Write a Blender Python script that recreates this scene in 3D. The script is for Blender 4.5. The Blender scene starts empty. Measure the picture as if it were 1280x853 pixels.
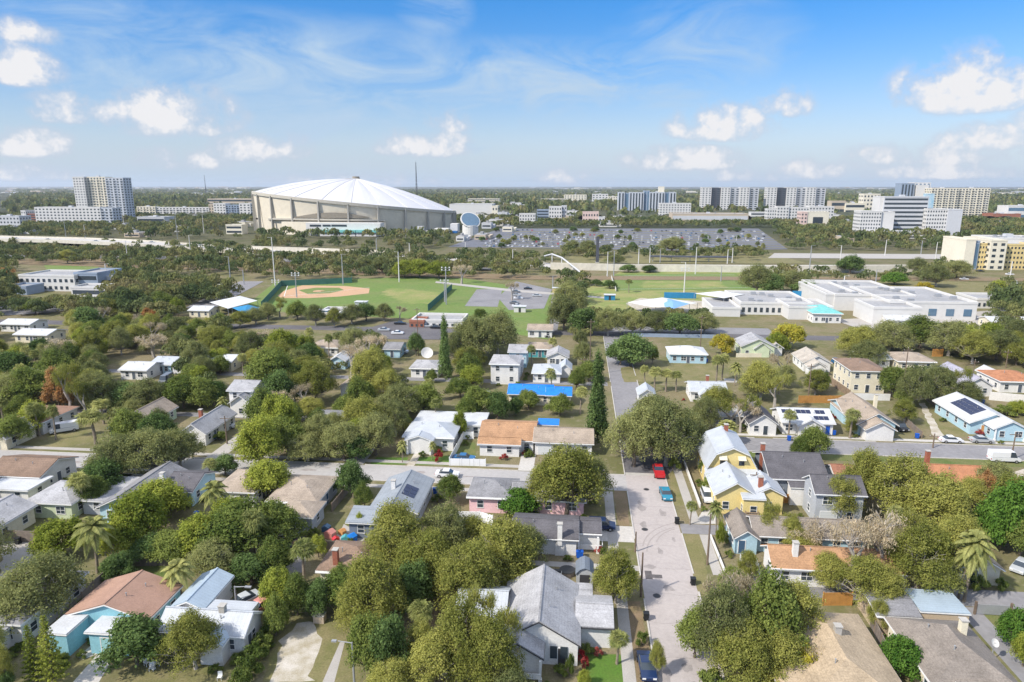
import bpy, math, random
import numpy as np
from mathutils import Vector, Matrix, noise
rd = math.radians
sc = bpy.context.scene
COL = sc.collection
# ------------------------------------------------------------------ camera, light, exposure
H = 55.0; PITCH = math.atan(194.5/853); YAW = math.atan(85/875)
cam = bpy.data.objects.new('camera', bpy.data.cameras.new('camera')); COL.objects.link(cam)
cam.location = (0, 0, H); cam.rotation_euler = (math.pi/2-PITCH, 0, YAW)
cam.data.sensor_width = 36; cam.data.lens = 36*853/1280; cam.data.clip_end = 40000; cam.data.clip_start = .5
sc.camera = cam
SUN_EL = rd(43); SUN_AZ = rd(233)
W = bpy.data.worlds.new('World'); sc.world = W; W.use_nodes = True
nt = W.node_tree; nt.nodes.clear()
def nd(t, **k):
    n = nt.nodes.new(t)
    for a, b in k.items(): setattr(n, a, b)
    return n
def ln(a, b): nt.links.new(a, b)
def sv(n, i, v): n.inputs[i].default_value = v
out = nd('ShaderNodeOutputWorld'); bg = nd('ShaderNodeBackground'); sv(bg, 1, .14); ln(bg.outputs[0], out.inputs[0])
sky = nd('ShaderNodeTexSky', sky_type='NISHITA', sun_disc=False, sun_elevation=SUN_EL, sun_rotation=SUN_AZ, altitude=0, air_density=1.0, dust_density=.35, ozone_density=3.2)
hs_ = nd('ShaderNodeHueSaturation'); sv(hs_, 1, 1.46); sv(hs_, 2, 1.0); ln(sky.outputs[0], hs_.inputs[4])
tc = nd('ShaderNodeTexCoord')
sep = nd('ShaderNodeSeparateXYZ'); ln(tc.outputs['Generated'], sep.inputs[0])
def mth(op, a, b=None, c=None, clamp=False):
    n = nd('ShaderNodeMath', operation=op); n.use_clamp = clamp
    for i, v in enumerate((a, b, c)):
        if v is None: continue
        if isinstance(v, (int, float)): n.inputs[i].default_value = v
        else: ln(v, n.inputs[i])
    return n.outputs[0]
# azimuth / elevation of a sky direction, in degrees (0 = street axis, + = right)
az = mth('MULTIPLY', mth('ARCTAN2', sep.outputs[0], sep.outputs[1]), 57.2958)
el = mth('MULTIPLY', mth('ARCSINE', sep.outputs[2]), 57.2958)
def pxdir(px, py):
    u = (px-640)/853; v = (py-426.5)/853
    f = math.cos(PITCH)-v*math.sin(PITCH); z = -math.sin(PITCH)-v*math.cos(PITCH)
    x = -math.sin(YAW)*f+math.cos(YAW)*u; y = math.cos(YAW)*f+math.sin(YAW)*u
    return math.degrees(math.atan2(x, y)), math.degrees(math.atan2(z, math.hypot(x, y)))
# noise over the sky dome
def cloudnoise(scale, detail, rough, off=0., sy=1.0, dist=0.):
    cb = nd('ShaderNodeCombineXYZ'); ln(mth('MULTIPLY', az, .1), cb.inputs[0]); ln(mth('MULTIPLY', el, .1*sy), cb.inputs[1]); sv(cb, 2, off)
    n = nd('ShaderNodeTexNoise'); sv(n, 'Scale', scale); sv(n, 'Detail', detail); sv(n, 'Roughness', rough); sv(n, 'Distortion', dist)
    ln(cb.outputs[0], n.inputs['Vector']); return n.outputs[0]
big = cloudnoise(3.2, 8, .58)
fine = cloudnoise(9, 6, .6, 4.)
# cumulus: puffs (pixel centre, half width, half height) each with a flat base
puffs = [(1215, 98, 92, 38, 1), (905, 152, 62, 26, 1), (852, 196, 68, 20, 1), (980, 127, 30, 20, .6), (535, 178, 58, 20, .8), (552, 152, 26, 16, .4), (215, 136, 75, 34, .8),
         (95, 133, 52, 20, .75), (18, 74, 50, 28, .9), (40, 178, 62, 18, .85), (325, 183, 62, 20, .7), (25, 38, 40, 14, .6), (232, 198, 50, 14, .5), (1232, 172, 62, 18, .9),
         (1180, 190, 110, 16, .6), (1030, 210, 60, 14, .6), (45, 215, 60, 12, .7), (720, 220, 40, 14, .5), (930, 218, 60, 10, .5), (450, 225, 90, 8, .35), (1150, 214, 120, 10, .6), (1340, 140, 60, 30, .9), (-80, 120, 70, 30, .9)]
mask = None; shade = None
for (px, py, hw, hh, k) in puffs:
    a0, e0 = pxdir(px, py); hw_ = hw*.078*(1/(1+((px-640)/900)**2)); hh_ = hh*.067*1.2
    dx = mth('DIVIDE', mth('SUBTRACT', az, a0), hw_); dy = mth('DIVIDE', mth('SUBTRACT', el, e0-hh_*.35), hh_)
    # below the base line fall off three times faster -> flat bottoms
    dyn = mth('MAXIMUM', dy, mth('MULTIPLY', dy, -2.6))
    d = mth('ADD', mth('MULTIPLY', dx, dx), mth('MULTIPLY', dyn, dyn))
    m = mth('MULTIPLY', mth('SUBTRACT', 1, d), k)
    mask = m if mask is None else mth('MAXIMUM', mask, m)
nz = mth('ADD', mth('MULTIPLY', mth('SUBTRACT', big, .5), 3.9), mth('MULTIPLY', mth('SUBTRACT', fine, .5), 2.0))
cum = mth('MULTIPLY', mth('ADD', mth('ADD', mask, nz), .30), .85, clamp=True)
cum = mth('MULTIPLY', cum, mth('MULTIPLY', mth('ADD', mask, .55), 1.5, clamp=True), clamp=True)
# cirrus: long thin streaks
ci = cloudnoise(1.3, 9, .66, 9., 2.6, .9)
cimask = None
for (px, py, hw, hh, k) in [(330, 95, 420, 75, .8), (640, 110, 330, 60, .9), (420, 170, 520, 60, .75), (880, 60, 140, 60, .55), (1100, 200, 500, 30, .5), (545, 15, 50, 40, .5), (100, 20, 120, 40, .6)]:
    a0, e0 = pxdir(px, py); hw_ = hw*.067*(1/(1+((px-640)/900)**2)); hh_ = hh*.067
    dx = mth('DIVIDE', mth('SUBTRACT', az, a0), hw_); dy = mth('DIVIDE', mth('SUBTRACT', el, e0), hh_)
    m = mth('MULTIPLY', mth('SUBTRACT', 1, mth('ADD', mth('MULTIPLY', dx, dx), mth('MULTIPLY', dy, dy)), clamp=True), k)
    cimask = m if cimask is None else mth('MAXIMUM', cimask, m)
cir = mth('MULTIPLY', mth('MULTIPLY', mth('SUBTRACT', ci, .34), 2.6, clamp=True), cimask)
veil = mth('SUBTRACT', 1, mth('DIVIDE', el, 14), clamp=True)
cir = mth('MAXIMUM', mth('MULTIPLY', cir, 1.5), mth('MULTIPLY', mth('POWER', veil, 2.3), .97, clamp=True), clamp=True)
mx = nd('ShaderNodeMix', data_type='RGBA'); ln(cir, mx.inputs['Factor']); tint = nd('ShaderNodeMix', data_type='RGBA', blend_type='MULTIPLY'); sv(tint, 0, 1); tint.inputs['B'].default_value = (1.06, .89, .98, 1); ln(hs_.outputs[0], tint.inputs['A']); lowm = mth('MULTIPLY_ADD', mth('DIVIDE', mth('SUBTRACT', el, 15), 14, clamp=True), .9, .72); lowm = mth('ADD', lowm, mth('MULTIPLY_ADD', mth('DIVIDE', el, 14, clamp=True), .17, -.17)); lows = nd('ShaderNodeVectorMath', operation='SCALE'); ln(tint.outputs['Result'], lows.inputs[0]); ln(lowm, lows.inputs['Scale']); over = nd('ShaderNodeMix', data_type='RGBA'); ln(mth('MULTIPLY', mth('DIVIDE', mth('SUBTRACT', el, 17), 10, clamp=True), .72), over.inputs['Factor']); ln(lows.outputs[0], over.inputs['A']); over.inputs['B'].default_value = (4.5, 4.5, 4.55, 1); ln(over.outputs['Result'], mx.inputs['A']); mx.inputs['B'].default_value = (2.12, 2.78, 3.55, 1)  # high sky above the frame boosted and overlaid with white, added as unseen fill light
rmp = nd('ShaderNodeMix', data_type='RGBA'); ln(mth('MULTIPLY', mth('SUBTRACT', cum, .45), 1.9, clamp=True), rmp.inputs['Factor']); rmp.inputs['A'].default_value = (2.5, 2.75, 3.25, 1); rmp.inputs['B'].default_value = (3.7, 3.7, 3.8, 1)
mx2 = nd('ShaderNodeMix', data_type='RGBA'); ln(mth('MULTIPLY', cum, 1.0), mx2.inputs['Factor']); ln(mx.outputs['Result'], mx2.inputs['A']); ln(rmp.outputs['Result'], mx2.inputs['B'])
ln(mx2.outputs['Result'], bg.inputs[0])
sl = bpy.data.lights.new('sun', 'SUN'); sl.energy = 3.4; sl.angle = rd(1.5); sl.color = (1, .93, .83)
so = bpy.data.objects.new('sun', sl); COL.objects.link(so)
sd = Vector((math.sin(SUN_AZ)*math.cos(SUN_EL), math.cos(SUN_AZ)*math.cos(SUN_EL), math.sin(SUN_EL)))
so.rotation_euler = sd.to_track_quat('Z', 'Y').to_euler(); so.location = (-60, -60, 120)
sc.view_settings.view_transform = 'Standard'; sc.view_settings.look = 'None'; sc.view_settings.gamma = 1; sc.view_settings.exposure = .76
sc.view_settings.use_curve_mapping = False
sc.cycles.max_bounces = 5; sc.cycles.diffuse_bounces = 4; sc.cycles.transparent_max_bounces = 6; sc.cycles.volume_bounces = 0
# ------------------------------------------------------------------ pixel of the survey -> point on the ground (or at height z)
def G(px, py, z=0.):
    u = (px-640)/853; v = (py-426.5)/853
    f = math.cos(PITCH)-v*math.sin(PITCH); dz = math.sin(PITCH)+v*math.cos(PITCH); t = (H-z)/dz
    return (-math.sin(YAW)*f*t+math.cos(YAW)*u*t, math.cos(YAW)*f*t+math.sin(YAW)*u*t)
def S(x, y, z=0.):
    a = -x*math.sin(YAW)+y*math.cos(YAW); u = x*math.cos(YAW)+y*math.sin(YAW); d = H-z
    zc = max(a*math.cos(PITCH)+d*math.sin(PITCH), .1)
    return 640+853*u/zc, 426.5+853*(d*math.cos(PITCH)-a*math.sin(PITCH))/zc, zc
def zfor(x, y, py):                      # height at (x, y) that is seen at row py
    lo, hi = -5., 400.
    for _ in range(40):
        m = (lo+hi)/2
        if S(x, y, m)[1] > py: lo = m
        else: hi = m
    return lo
# ------------------------------------------------------------------ materials
M = {}
def mat(name, col, rough=.85, var=.12, scale=.6, col2=None, fac=.5, metal=0., bump=0., kind=None, kscale=1., spec=.3, rnd=0.):
    m = bpy.data.materials.new(name); m.use_nodes = True; t = m.node_tree; b = t.nodes['Principled BSDF']
    b.inputs['Roughness'].default_value = rough; b.inputs['Metallic'].default_value = metal; b.inputs['Specular IOR Level'].default_value = spec
    L = t.links.new
    co = t.nodes.new('ShaderNodeTexCoord')
    n = t.nodes.new('ShaderNodeTexNoise'); n.inputs['Scale'].default_value = scale; n.inputs['Detail'].default_value = 6; n.inputs['Roughness'].default_value = .65
    L(co.outputs['Object'], n.inputs['Vector'])
    mr = t.nodes.new('ShaderNodeMapRange'); mr.inputs['From Min'].default_value = .3; mr.inputs['From Max'].default_value = .7; L(n.outputs[0], mr.inputs['Value'])
    mix = t.nodes.new('ShaderNodeMix'); mix.data_type = 'RGBA'
    c2 = col2 or tuple(c*(1-var*2) for c in col)
    mix.inputs['A'].default_value = (*col, 1); mix.inputs['B'].default_value = (*c2, 1)
    L(mr.outputs[0], mix.inputs['Factor']); src = mix.outputs['Result']
    n2 = t.nodes.new('ShaderNodeTexNoise'); n2.inputs['Scale'].default_value = scale*14; n2.inputs['Detail'].default_value = 3; L(co.outputs['Object'], n2.inputs['Vector'])
    mr2 = t.nodes.new('ShaderNodeMapRange'); mr2.inputs['From Min'].default_value = .3; mr2.inputs['From Max'].default_value = .7; mr2.inputs['To Min'].default_value = 1-var; mr2.inputs['To Max'].default_value = 1+var; L(n2.outputs[0], mr2.inputs['Value'])
    def mul(a, f):
        q = t.nodes.new('ShaderNodeVectorMath'); q.operation = 'SCALE'; L(a, q.inputs[0]); L(f, q.inputs['Scale']); return q.outputs[0]
    src = mul(src, mr2.outputs[0])
    if rnd:
        oi = t.nodes.new('ShaderNodeObjectInfo'); r = t.nodes.new('ShaderNodeMapRange'); r.inputs['To Min'].default_value = 1-rnd; r.inputs['To Max'].default_value = 1+rnd; L(oi.outputs['Random'], r.inputs['Value']); src = mul(src, r.outputs[0])
    hgt = None
    if kind in ('seam_x', 'seam_y', 'siding', 'course', 'plank'):
        sx = t.nodes.new('ShaderNodeSeparateXYZ'); L(co.outputs['Object'], sx.inputs[0])
        w = t.nodes.new('ShaderNodeMath'); w.operation = 'FRACT'
        s = t.nodes.new('ShaderNodeMath'); s.operation = 'MULTIPLY'; s.inputs[1].default_value = kscale
        L(sx.outputs[{'seam_x': 0, 'seam_y': 1, 'siding': 2, 'course': 2, 'plank': 0}[kind]], s.inputs[0]); L(s.outputs[0], w.inputs[0])
        r = t.nodes.new('ShaderNodeMapRange'); r.inputs['From Min'].default_value = 0; r.inputs['From Max'].default_value = .12; r.inputs['To Min'].default_value = .72; r.inputs['To Max'].default_value = 1; L(w.outputs[0], r.inputs['Value'])
        src = mul(src, r.outputs[0]); hgt = r.outputs[0]
    if kind == 'brick':
        br = t.nodes.new('ShaderNodeTexBrick'); br.inputs['Scale'].default_value = kscale; br.inputs['Color1'].default_value = (1, 1, 1, 1); br.inputs['Color2'].default_value = (.92, .91, .91, 1); br.inputs['Mortar'].default_value = (.84, .83, .82, 1); br.inputs['Mortar Size'].default_value = .03; br.inputs['Bias'].default_value = .1
        L(co.outputs['Object'], br.inputs['Vector'])
        q = t.nodes.new('ShaderNodeVectorMath'); q.operation = 'MULTIPLY'; L(src, q.inputs[0]); L(br.outputs[0], q.inputs[1]); src = q.outputs[0]
    L(src, b.inputs['Base Color'])
    if bump:
        bp = t.nodes.new('ShaderNodeBump'); bp.inputs['Strength'].default_value = bump; bp.inputs['Distance'].default_value = .05; L(hgt or n2.outputs[0], bp.inputs['Height']); L(bp.outputs[0], b.inputs['Normal'])
    M[name] = m; return m
# roofs
for nm, c in dict(sh_grey=(.26, .26, .27), sh_lgrey=(.42, .42, .43), sh_dark=(.13, .125, .135), sh_tan=(.40, .33, .26), sh_brown=(.26, .18, .13), sh_red=(.36, .17, .11), sh_pale=(.50, .45, .38), sh_orange=(.46, .27, .15), sh_beige=(.47, .37, .25), sh_purple=(.42, .41, .48)).items():
    mat(nm, c, .92, .2, .35, kind='course', kscale=5, bump=.3)
mat('rf_brownred', (.38, .235, .17), .8, .12, .4); mat('rf_white', (.54, .56, .58), .7, .1, .3, (.44, .45, .45)); mat('rf_bigw', (.50, .50, .49), .75, .12, .06, (.36, .36, .35))
mat('mt_silver', (.47, .50, .53), .5, .1, .5, kind='seam_y', kscale=2, spec=.4); mat('mt_silver_x', (.47, .50, .53), .5, .1, .5, kind='seam_x', kscale=2, spec=.4); mat('sh_slate', (.28, .31, .34), .85, .12, .4, kind='course', kscale=4); mat('sh_umber', (.27, .235, .20), .9, .2, .4, kind='course', kscale=5)
mat('mt_blue', (.42, .51, .58), .45, .08, .5, kind='seam_y', kscale=2, metal=.2); mat('rf_terra', (.46, .21, .11), .85, .2, .8, kind='seam_x', kscale=3)
mat('tarp', (.02, .22, .70), .45, .15, 1.2); mat('rf_teal', (.18, .50, .47), .6, .1, .5, kind='seam_x', kscale=2)
# walls
for nm, c in dict(w_white=(.74, .73, .70), w_cream=(.72, .66, .50), w_blue=(.26, .52, .60), w_lblue=(.42, .60, .68), w_pink=(.80, .52, .54), w_yellow=(.74, .60, .26), w_grey=(.42, .44, .46), w_dgrey=(.17, .20, .24), w_green=(.46, .58, .42), w_tan=(.52, .42, .30), w_pgreen=(.55, .62, .42), w_navy=(.05, .10, .17), w_beige=(.62, .55, .42), w_brick=(.34, .14, .09), w_orange=(.55, .27, .10), w_teal=(.08, .33, .36), w_aqua=(.30, .55, .55)).items():
    mat(nm, c, .85, .09, .35, kind='siding', kscale=4.5)
mat('trim', (.76, .76, .74), .6, .05); mat('trim_dark', (.05, .05, .055), .6, .05); mat('frame', (.72, .72, .70), .5, .03)
mat('glass', (.045, .06, .075), .12, .1, .8, spec=.7); mat('glass_b', (.10, .18, .26), .15, .1, .05, spec=.7)
mat('door', (.10, .12, .15), .5, .05); mat('garage', (.60, .62, .62), .6, .05, kind='siding', kscale=2); mat('brickred', (.36, .13, .08), .9, .2, 3)
mat('concrete', (.46, .44, .40), .9, .12, .8); mat('concrete_l', (.47, .45, .42), .9, .1, .15, (.44, .42, .38)); mat('sidewalk', (.40, .38, .35), .92, .1, .4, (.34, .32, .29))
mat('street_pale', (.39, .375, .36), .9, .07, .1, (.33, .32, .31)); mat('street_brick', (.45, .41, .388), .9, .06, .12, (.385, .352, .335), kind='brick', kscale=2.2); mat('asphalt', (.14, .135, .14), .92, .14, .1, (.095, .09, .095)); mat('asphalt_l', (.25, .245, .25), .92, .1, .08, (.19, .185, .19))
mat('patch', (.13, .12, .12), .9, .2, 1.); mat('lane', (.7, .7, .66), .8, .1)
mat('lawn', (.075, .125, .025), .95, .25, .35, (.16, .15, .06)); mat('lawn_green', (.07, .155, .018), .95, .18, .25, (.10, .15, .03)); mat('dry', (.22, .185, .095), .95, .2, .3, (.13, .135, .045))
mat('dirt', (.23, .165, .105), .95, .2, .4, (.17, .135, .07)); mat('sand', (.52, .49, .44), .95, .15, .5, (.30, .26, .17)); mat('clay', (.50, .31, .18), .95, .12, .1, (.44, .29, .18)); mat('fieldg', (.11, .19, .035), .95, .15, .05, (.16, .19, .06)); mat('fieldd', (.30, .26, .11), .95, .15, .07, (.13, .21, .04))
mat('wood', (.30, .22, .15), .9, .2, 1.5, kind='plank', kscale=6); mat('wood_g', (.50, .25, .07), .85, .15, 1.5, kind='plank', kscale=6); mat('wood_w', (.25, .21, .18), .9, .2, 1.5, kind='plank', kscale=6); mat('pvc', (.76, .77, .77), .5, .04, kind='plank', kscale=.5)
mat('pole_wood', (.20, .15, .11), .9, .2, 2); mat('metal', (.40, .41, .42), .5, .08, metal=.4); mat('metal_d', (.04, .042, .045), .5, .08); mat('chain', (.10, .16, .14), .8, .1, .3)
mat('tyre', (.02, .02, .02), .9, .1); mat('rim', (.45, .45, .46), .35, .05, metal=.6); mat('headlamp', (.7, .7, .68), .2, .03); mat('taillamp', (.40, .02, .02), .3, .03)
for nm, c in dict(c_white=(.72, .73, .74), c_silver=(.42, .44, .45), c_black=(.02, .022, .028), c_blue=(.02, .13, .30), c_navy=(.012, .03, .09), c_red=(.48, .02, .025), c_grey=(.16, .17, .18), c_teal=(.03, .22, .33), c_pink=(.55, .22, .18)).items(): mat(nm, c, .28, .03, 1, spec=.6)
mat('binblue', (.01, .09, .42), .5, .06); mat('binblack', (.018, .02, .022), .5, .06); mat('solar', (.012, .02, .06), .2, .05, spec=.6)
mat('bark', (.20, .165, .13), .95, .25, 2.); mat('bark_p', (.42, .38, .33), .95, .2, 2.); mat('palm_bark', (.30, .25, .19), .95, .25, 3.)
def leafmat(name, c, c2, rnd=.18, tr=.45):
    c = tuple(v*1.4 for v in c); c2 = tuple(v*2.35 for v in c2); m = bpy.data.materials.new(name); m.use_nodes = True; t = m.node_tree; t.nodes.clear(); L = t.links.new
    o = t.nodes.new('ShaderNodeOutputMaterial'); d = t.nodes.new('ShaderNodeBsdfDiffuse'); tr_ = t.nodes.new('ShaderNodeBsdfTranslucent'); ms = t.nodes.new('ShaderNodeMixShader'); ms.inputs[0].default_value = tr
    co = t.nodes.new('ShaderNodeTexCoord'); n = t.nodes.new('ShaderNodeTexNoise'); n.inputs['Scale'].default_value = .8; n.inputs['Detail'].default_value = 4; L(co.outputs['Object'], n.inputs['Vector'])
    oi = t.nodes.new('ShaderNodeObjectInfo')
    a = t.nodes.new('ShaderNodeMath'); a.operation = 'ADD'; L(n.outputs[0], a.inputs[0])
    b = t.nodes.new('ShaderNodeMath'); b.operation = 'MULTIPLY_ADD'; b.inputs[1].default_value = .34; b.inputs[2].default_value = -.17; L(oi.outputs['Random'], b.inputs[0]); L(b.outputs[0], a.inputs[1])
    mr = t.nodes.new('ShaderNodeMapRange'); mr.inputs['From Min'].default_value = .3; mr.inputs['From Max'].default_value = .7; L(a.outputs[0], mr.inputs['Value'])
    mx = t.nodes.new('ShaderNodeMix'); mx.data_type = 'RGBA'; mx.inputs['A'].default_value = (*c, 1); mx.inputs['B'].default_value = (*c2, 1); L(mr.outputs[0], mx.inputs['Factor'])
    g = t.nodes.new('ShaderNodeNewGeometry'); q = t.nodes.new('ShaderNodeMapRange'); q.inputs['To Min'].default_value = .78; q.inputs['To Max'].default_value = 1.22; L(g.outputs['Random Per Island'], q.inputs['Value'])
    vm = t.nodes.new('ShaderNodeVectorMath'); vm.operation = 'SCALE'; L(mx.outputs['Result'], vm.inputs[0]); L(q.outputs[0], vm.inputs['Scale'])
    L(vm.outputs[0], d.inputs[0]); L(vm.outputs[0], tr_.inputs[0]); L(d.outputs[0], ms.inputs[1]); L(tr_.outputs[0], ms.inputs[2]); L(ms.outputs[0], o.inputs[0]); M[name] = m
leafmat('lf_oak', (.10, .118, .045), (.15, .155, .06)); leafmat('lf_mid', (.072, .105, .026), (.115, .135, .035)); leafmat('lf_lime', (.125, .16, .025), (.17, .185, .035)); leafmat('lf_olive', (.135, .15, .035), (.185, .182, .05))
leafmat('lf_dark', (.05, .085, .025), (.085, .12, .04)); leafmat('lf_bare', (.22, .19, .12), (.30, .25, .17)); leafmat('lf_gold', (.30, .23, .03), (.20, .19, .03)); leafmat('lf_palm', (.13, .155, .05), (.19, .19, .07)); leafmat('lf_vivid', (.045, .105, .018), (.07, .12, .022)); leafmat('lf_rust', (.26, .12, .04), (.20, .13, .06)); leafmat('lf_red', (.25, .03, .03), (.2, .06, .05))
leafmat('lf_far', (.06, .078, .042), (.10, .105, .055))
# ------------------------------------------------------------------ mesh builder
class MB:
    def __init__(s): s.v = []; s.f = []; s.m = []; s.ci = 0
    def poly(s, pts):
        i = len(s.v); s.v += [tuple(p) for p in pts]; s.f.append(tuple(range(i, i+len(pts)))); s.m.append(s.ci); return s
    def box(s, x0, x1, y0, y1, z0, z1):
        i = len(s.v); s.v += [(x0, y0, z0), (x1, y0, z0), (x1, y1, z0), (x0, y1, z0), (x0, y0, z1), (x1, y0, z1), (x1, y1, z1), (x0, y1, z1)]
        s.f += [(i, i+3, i+2, i+1), (i+4, i+5, i+6, i+7), (i, i+1, i+5, i+4), (i+1, i+2, i+6, i+5), (i+2, i+3, i+7, i+6), (i+3, i, i+4, i+7)]; s.m += [s.ci]*6; return s
    def prism(s, prof, a, b, ax='y'):          # closed profile [(h,z)...] swept along an axis
        n = len(prof); i = len(s.v)
        P = (lambda h, z, t: (h, t, z)) if ax == 'y' else (lambda h, z, t: (t, h, z)) if ax == 'x' else (lambda h, z, t: (h, z, t))
        s.v += [P(h, z, a) for h, z in prof]+[P(h, z, b) for h, z in prof]
        s.f += [tuple(range(i, i+n)), tuple(range(i+2*n-1, i+n-1, -1))]+[(i+k, i+(k+1) % n, i+n+(k+1) % n, i+n+k) for k in range(n)]; s.m += [s.ci]*(n+2); return s
    def tube(s, p, q, r0, r1, n=6):
        p = Vector(p); q = Vector(q); d = (q-p); d = d.normalized() if d.length > 1e-6 else Vector((0, 0, 1))
        a = d.orthogonal().normalized(); b = d.cross(a); i = len(s.v)
        for c, r in ((p, r0), (q, r1)):
            for k in range(n):
                t = 2*math.pi*k/n; s.v.append(tuple(c+(a*math.cos(t)+b*math.sin(t))*r))
        s.f += [(i+k, i+(k+1) % n, i+n+(k+1) % n, i+n+k) for k in range(n)]+[tuple(range(i+n-1, i-1, -1)), tuple(range(i+n, i+2*n))]; s.m += [s.ci]*(n+2); return s
    def path(s, pts, w, z=0.):                 # flat ribbon
        P = [Vector((p[0], p[1], 0)) for p in pts]; L_ = []
        for k, p in enumerate(P):
            d = (P[min(k+1, len(P)-1)]-P[max(k-1, 0)]).normalized(); nrm = Vector((-d.y, d.x, 0))*w/2; L_.append((p+nrm, p-nrm))
        for k in range(len(P)-1): s.poly([(L_[k][1].x, L_[k][1].y, z), (L_[k+1][1].x, L_[k+1][1].y, z), (L_[k+1][0].x, L_[k+1][0].y, z), (L_[k][0].x, L_[k][0].y, z)])
        return s
    def mesh(s, name, mats):
        me = bpy.data.meshes.new(name); me.from_pydata(s.v, [], s.f)
        for m in (mats if isinstance(mats, (list, tuple)) else [mats]): me.materials.append(M[m])
        if any(s.m): me.polygons.foreach_set('material_index', s.m)
        me.update(); return me
    def build(s, name, mats, parent=None, loc=(0, 0, 0), rz=0.): return put(name, s.mesh(name, mats), parent, loc, rz)
def put(name, me, parent=None, loc=(0, 0, 0), rz=0., scale=None):
    o = bpy.data.objects.new(name, me); COL.objects.link(o); o.location = loc; o.rotation_euler = (0, 0, rz)
    if parent: o.parent = parent
    if scale: o.scale = scale
    return o
def tag(o, label=None, cat=None, group=None, kind=None):
    if label: o['label'] = label
    if cat: o['category'] = cat
    if group: o['group'] = group
    if kind: o['kind'] = kind
    return o
def thing(name, label, cat, x, y, z=0., rz=0., group=None):
    o = bpy.data.objects.new(name, None); COL.objects.link(o); o.location = (x, y, z); o.rotation_euler = (0, 0, rz); o.empty_display_size = .2
    return tag(o, label, cat, group)
def dup(root, x, y, z=0., rz=0., scale=None, label=None):
    r = root.copy(); COL.objects.link(r); r.location = (x, y, z); r.rotation_euler = (0, 0, rz)
    if scale: r.scale = scale
    if label: r['label'] = label
    for ch in list(root.children):
        c = ch.copy(); COL.objects.link(c); c.parent = r
        for g in list(ch.children):
            d = g.copy(); COL.objects.link(d); d.parent = c
    return r
def struct(name, mb, m, kind='structure'): return tag(mb.build(name, m), kind=kind)
LAND = []      # landmarks for the labels: (x, y, phrase)
PROT = []      # footprints kept clear of scattered trees
def npmesh(name, verts, quads, mats, n=4):
    me = bpy.data.meshes.new(name); nv = len(verts); nf = len(quads)
    me.vertices.add(nv); me.vertices.foreach_set('co', np.asarray(verts, np.float32).ravel())
    me.loops.add(nf*n); me.loops.foreach_set('vertex_index', np.asarray(quads, np.int32).ravel())
    me.polygons.add(nf); me.polygons.foreach_set('loop_start', np.arange(0, nf*n, n, dtype=np.int32)); me.polygons.foreach_set('loop_total', np.full(nf, n, np.int32))
    for m in mats: me.materials.append(M[m])
    me.update(calc_edges=True); return me
# ------------------------------------------------------------------ ground and roads
g = MB(); 
g.poly([(-15000, -1500, 0), (15000, -1500, 0), (15000, 16500, 0), (-15000, 16500, 0)])
def groundmat():
    m = bpy.data.materials.new('ground'); m.use_nodes = True; t = m.node_tree; L = t.links.new; b = t.nodes['Principled BSDF']; b.inputs['Roughness'].default_value = .95; b.inputs['Specular IOR Level'].default_value = .1
    co = t.nodes.new('ShaderNodeTexCoord')
    def noi(s, d=5, r=.6):
        n = t.nodes.new('ShaderNodeTexNoise'); n.inputs['Scale'].default_value = s; n.inputs['Detail'].default_value = d; n.inputs['Roughness'].default_value = r; L(co.outputs['Object'], n.inputs['Vector']); return n.outputs[0]
    def rng(a, lo, hi):
        q = t.nodes.new('ShaderNodeMapRange'); q.inputs['From Min'].default_value = lo; q.inputs['From Max'].default_value = hi; L(a, q.inputs['Value']); return q.outputs[0]
    def mx(f, a, b_):
        q = t.nodes.new('ShaderNodeMix'); q.data_type = 'RGBA'; L(f, q.inputs['Factor'])
        for k, v in (('A', a), ('B', b_)):
            if isinstance(v, tuple): q.inputs[k].default_value = (*v, 1)
            else: L(v, q.inputs[k])
        return q.outputs['Result']
    a = mx(rng(noi(.06), .42, .58), (.235, .195, .12), (.135, .145, .055))
    a = mx(rng(noi(.5, 6, .7), .5, .7), a, (.32, .265, .19))
    a = mx(rng(noi(4, 3), .35, .7), a, (.13, .12, .06))
    far = mx(rng(noi(.02, 8, .75), .35, .65), (.035, .045, .022), (.065, .07, .04))
    sx = t.nodes.new('ShaderNodeSeparateXYZ'); L(co.outputs['Object'], sx.inputs[0])
    L(mx(rng(sx.outputs[1], 420, 900), a, far), b.inputs['Base Color']); M['ground'] = m
groundmat(); struct('ground', g, 'ground')
def rect(name, x0, x1, y0, y1, z, m, kind='structure'):
    return tag(MB().poly([(x0, y0, z), (x1, y0, z), (x1, y1, z), (x0, y1, z)]).build(name, m), kind=kind)
PK = 0
def patch(name, pxs, z, m, irregular=0.):
    P = [G(*p) for p in pxs]
    global PK
    if sum(p[1] for p in P)/len(P) > 200: PK += 1; z = z+.03+PK*.004
    if irregular:
        Q = []
        for k in range(len(P)):
            a, b = Vector((*P[k], 0)), Vector((*P[(k+1) % len(P)], 0)); n = max(2, int((b-a).length/1.2))
            for j in range(n):
                p = a.lerp(b, j/n); d = irregular*(noise.noise(p*.5)+.6*noise.noise(p*1.7)); Q.append((p.x+d, p.y+d*.7))
        P = Q
    return tag(MB().poly([(x, y, z) for x, y in P]).build(name, m), kind='structure')
mat('tyremark', (.35, .315, .298), .9, .1, 1)
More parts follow.
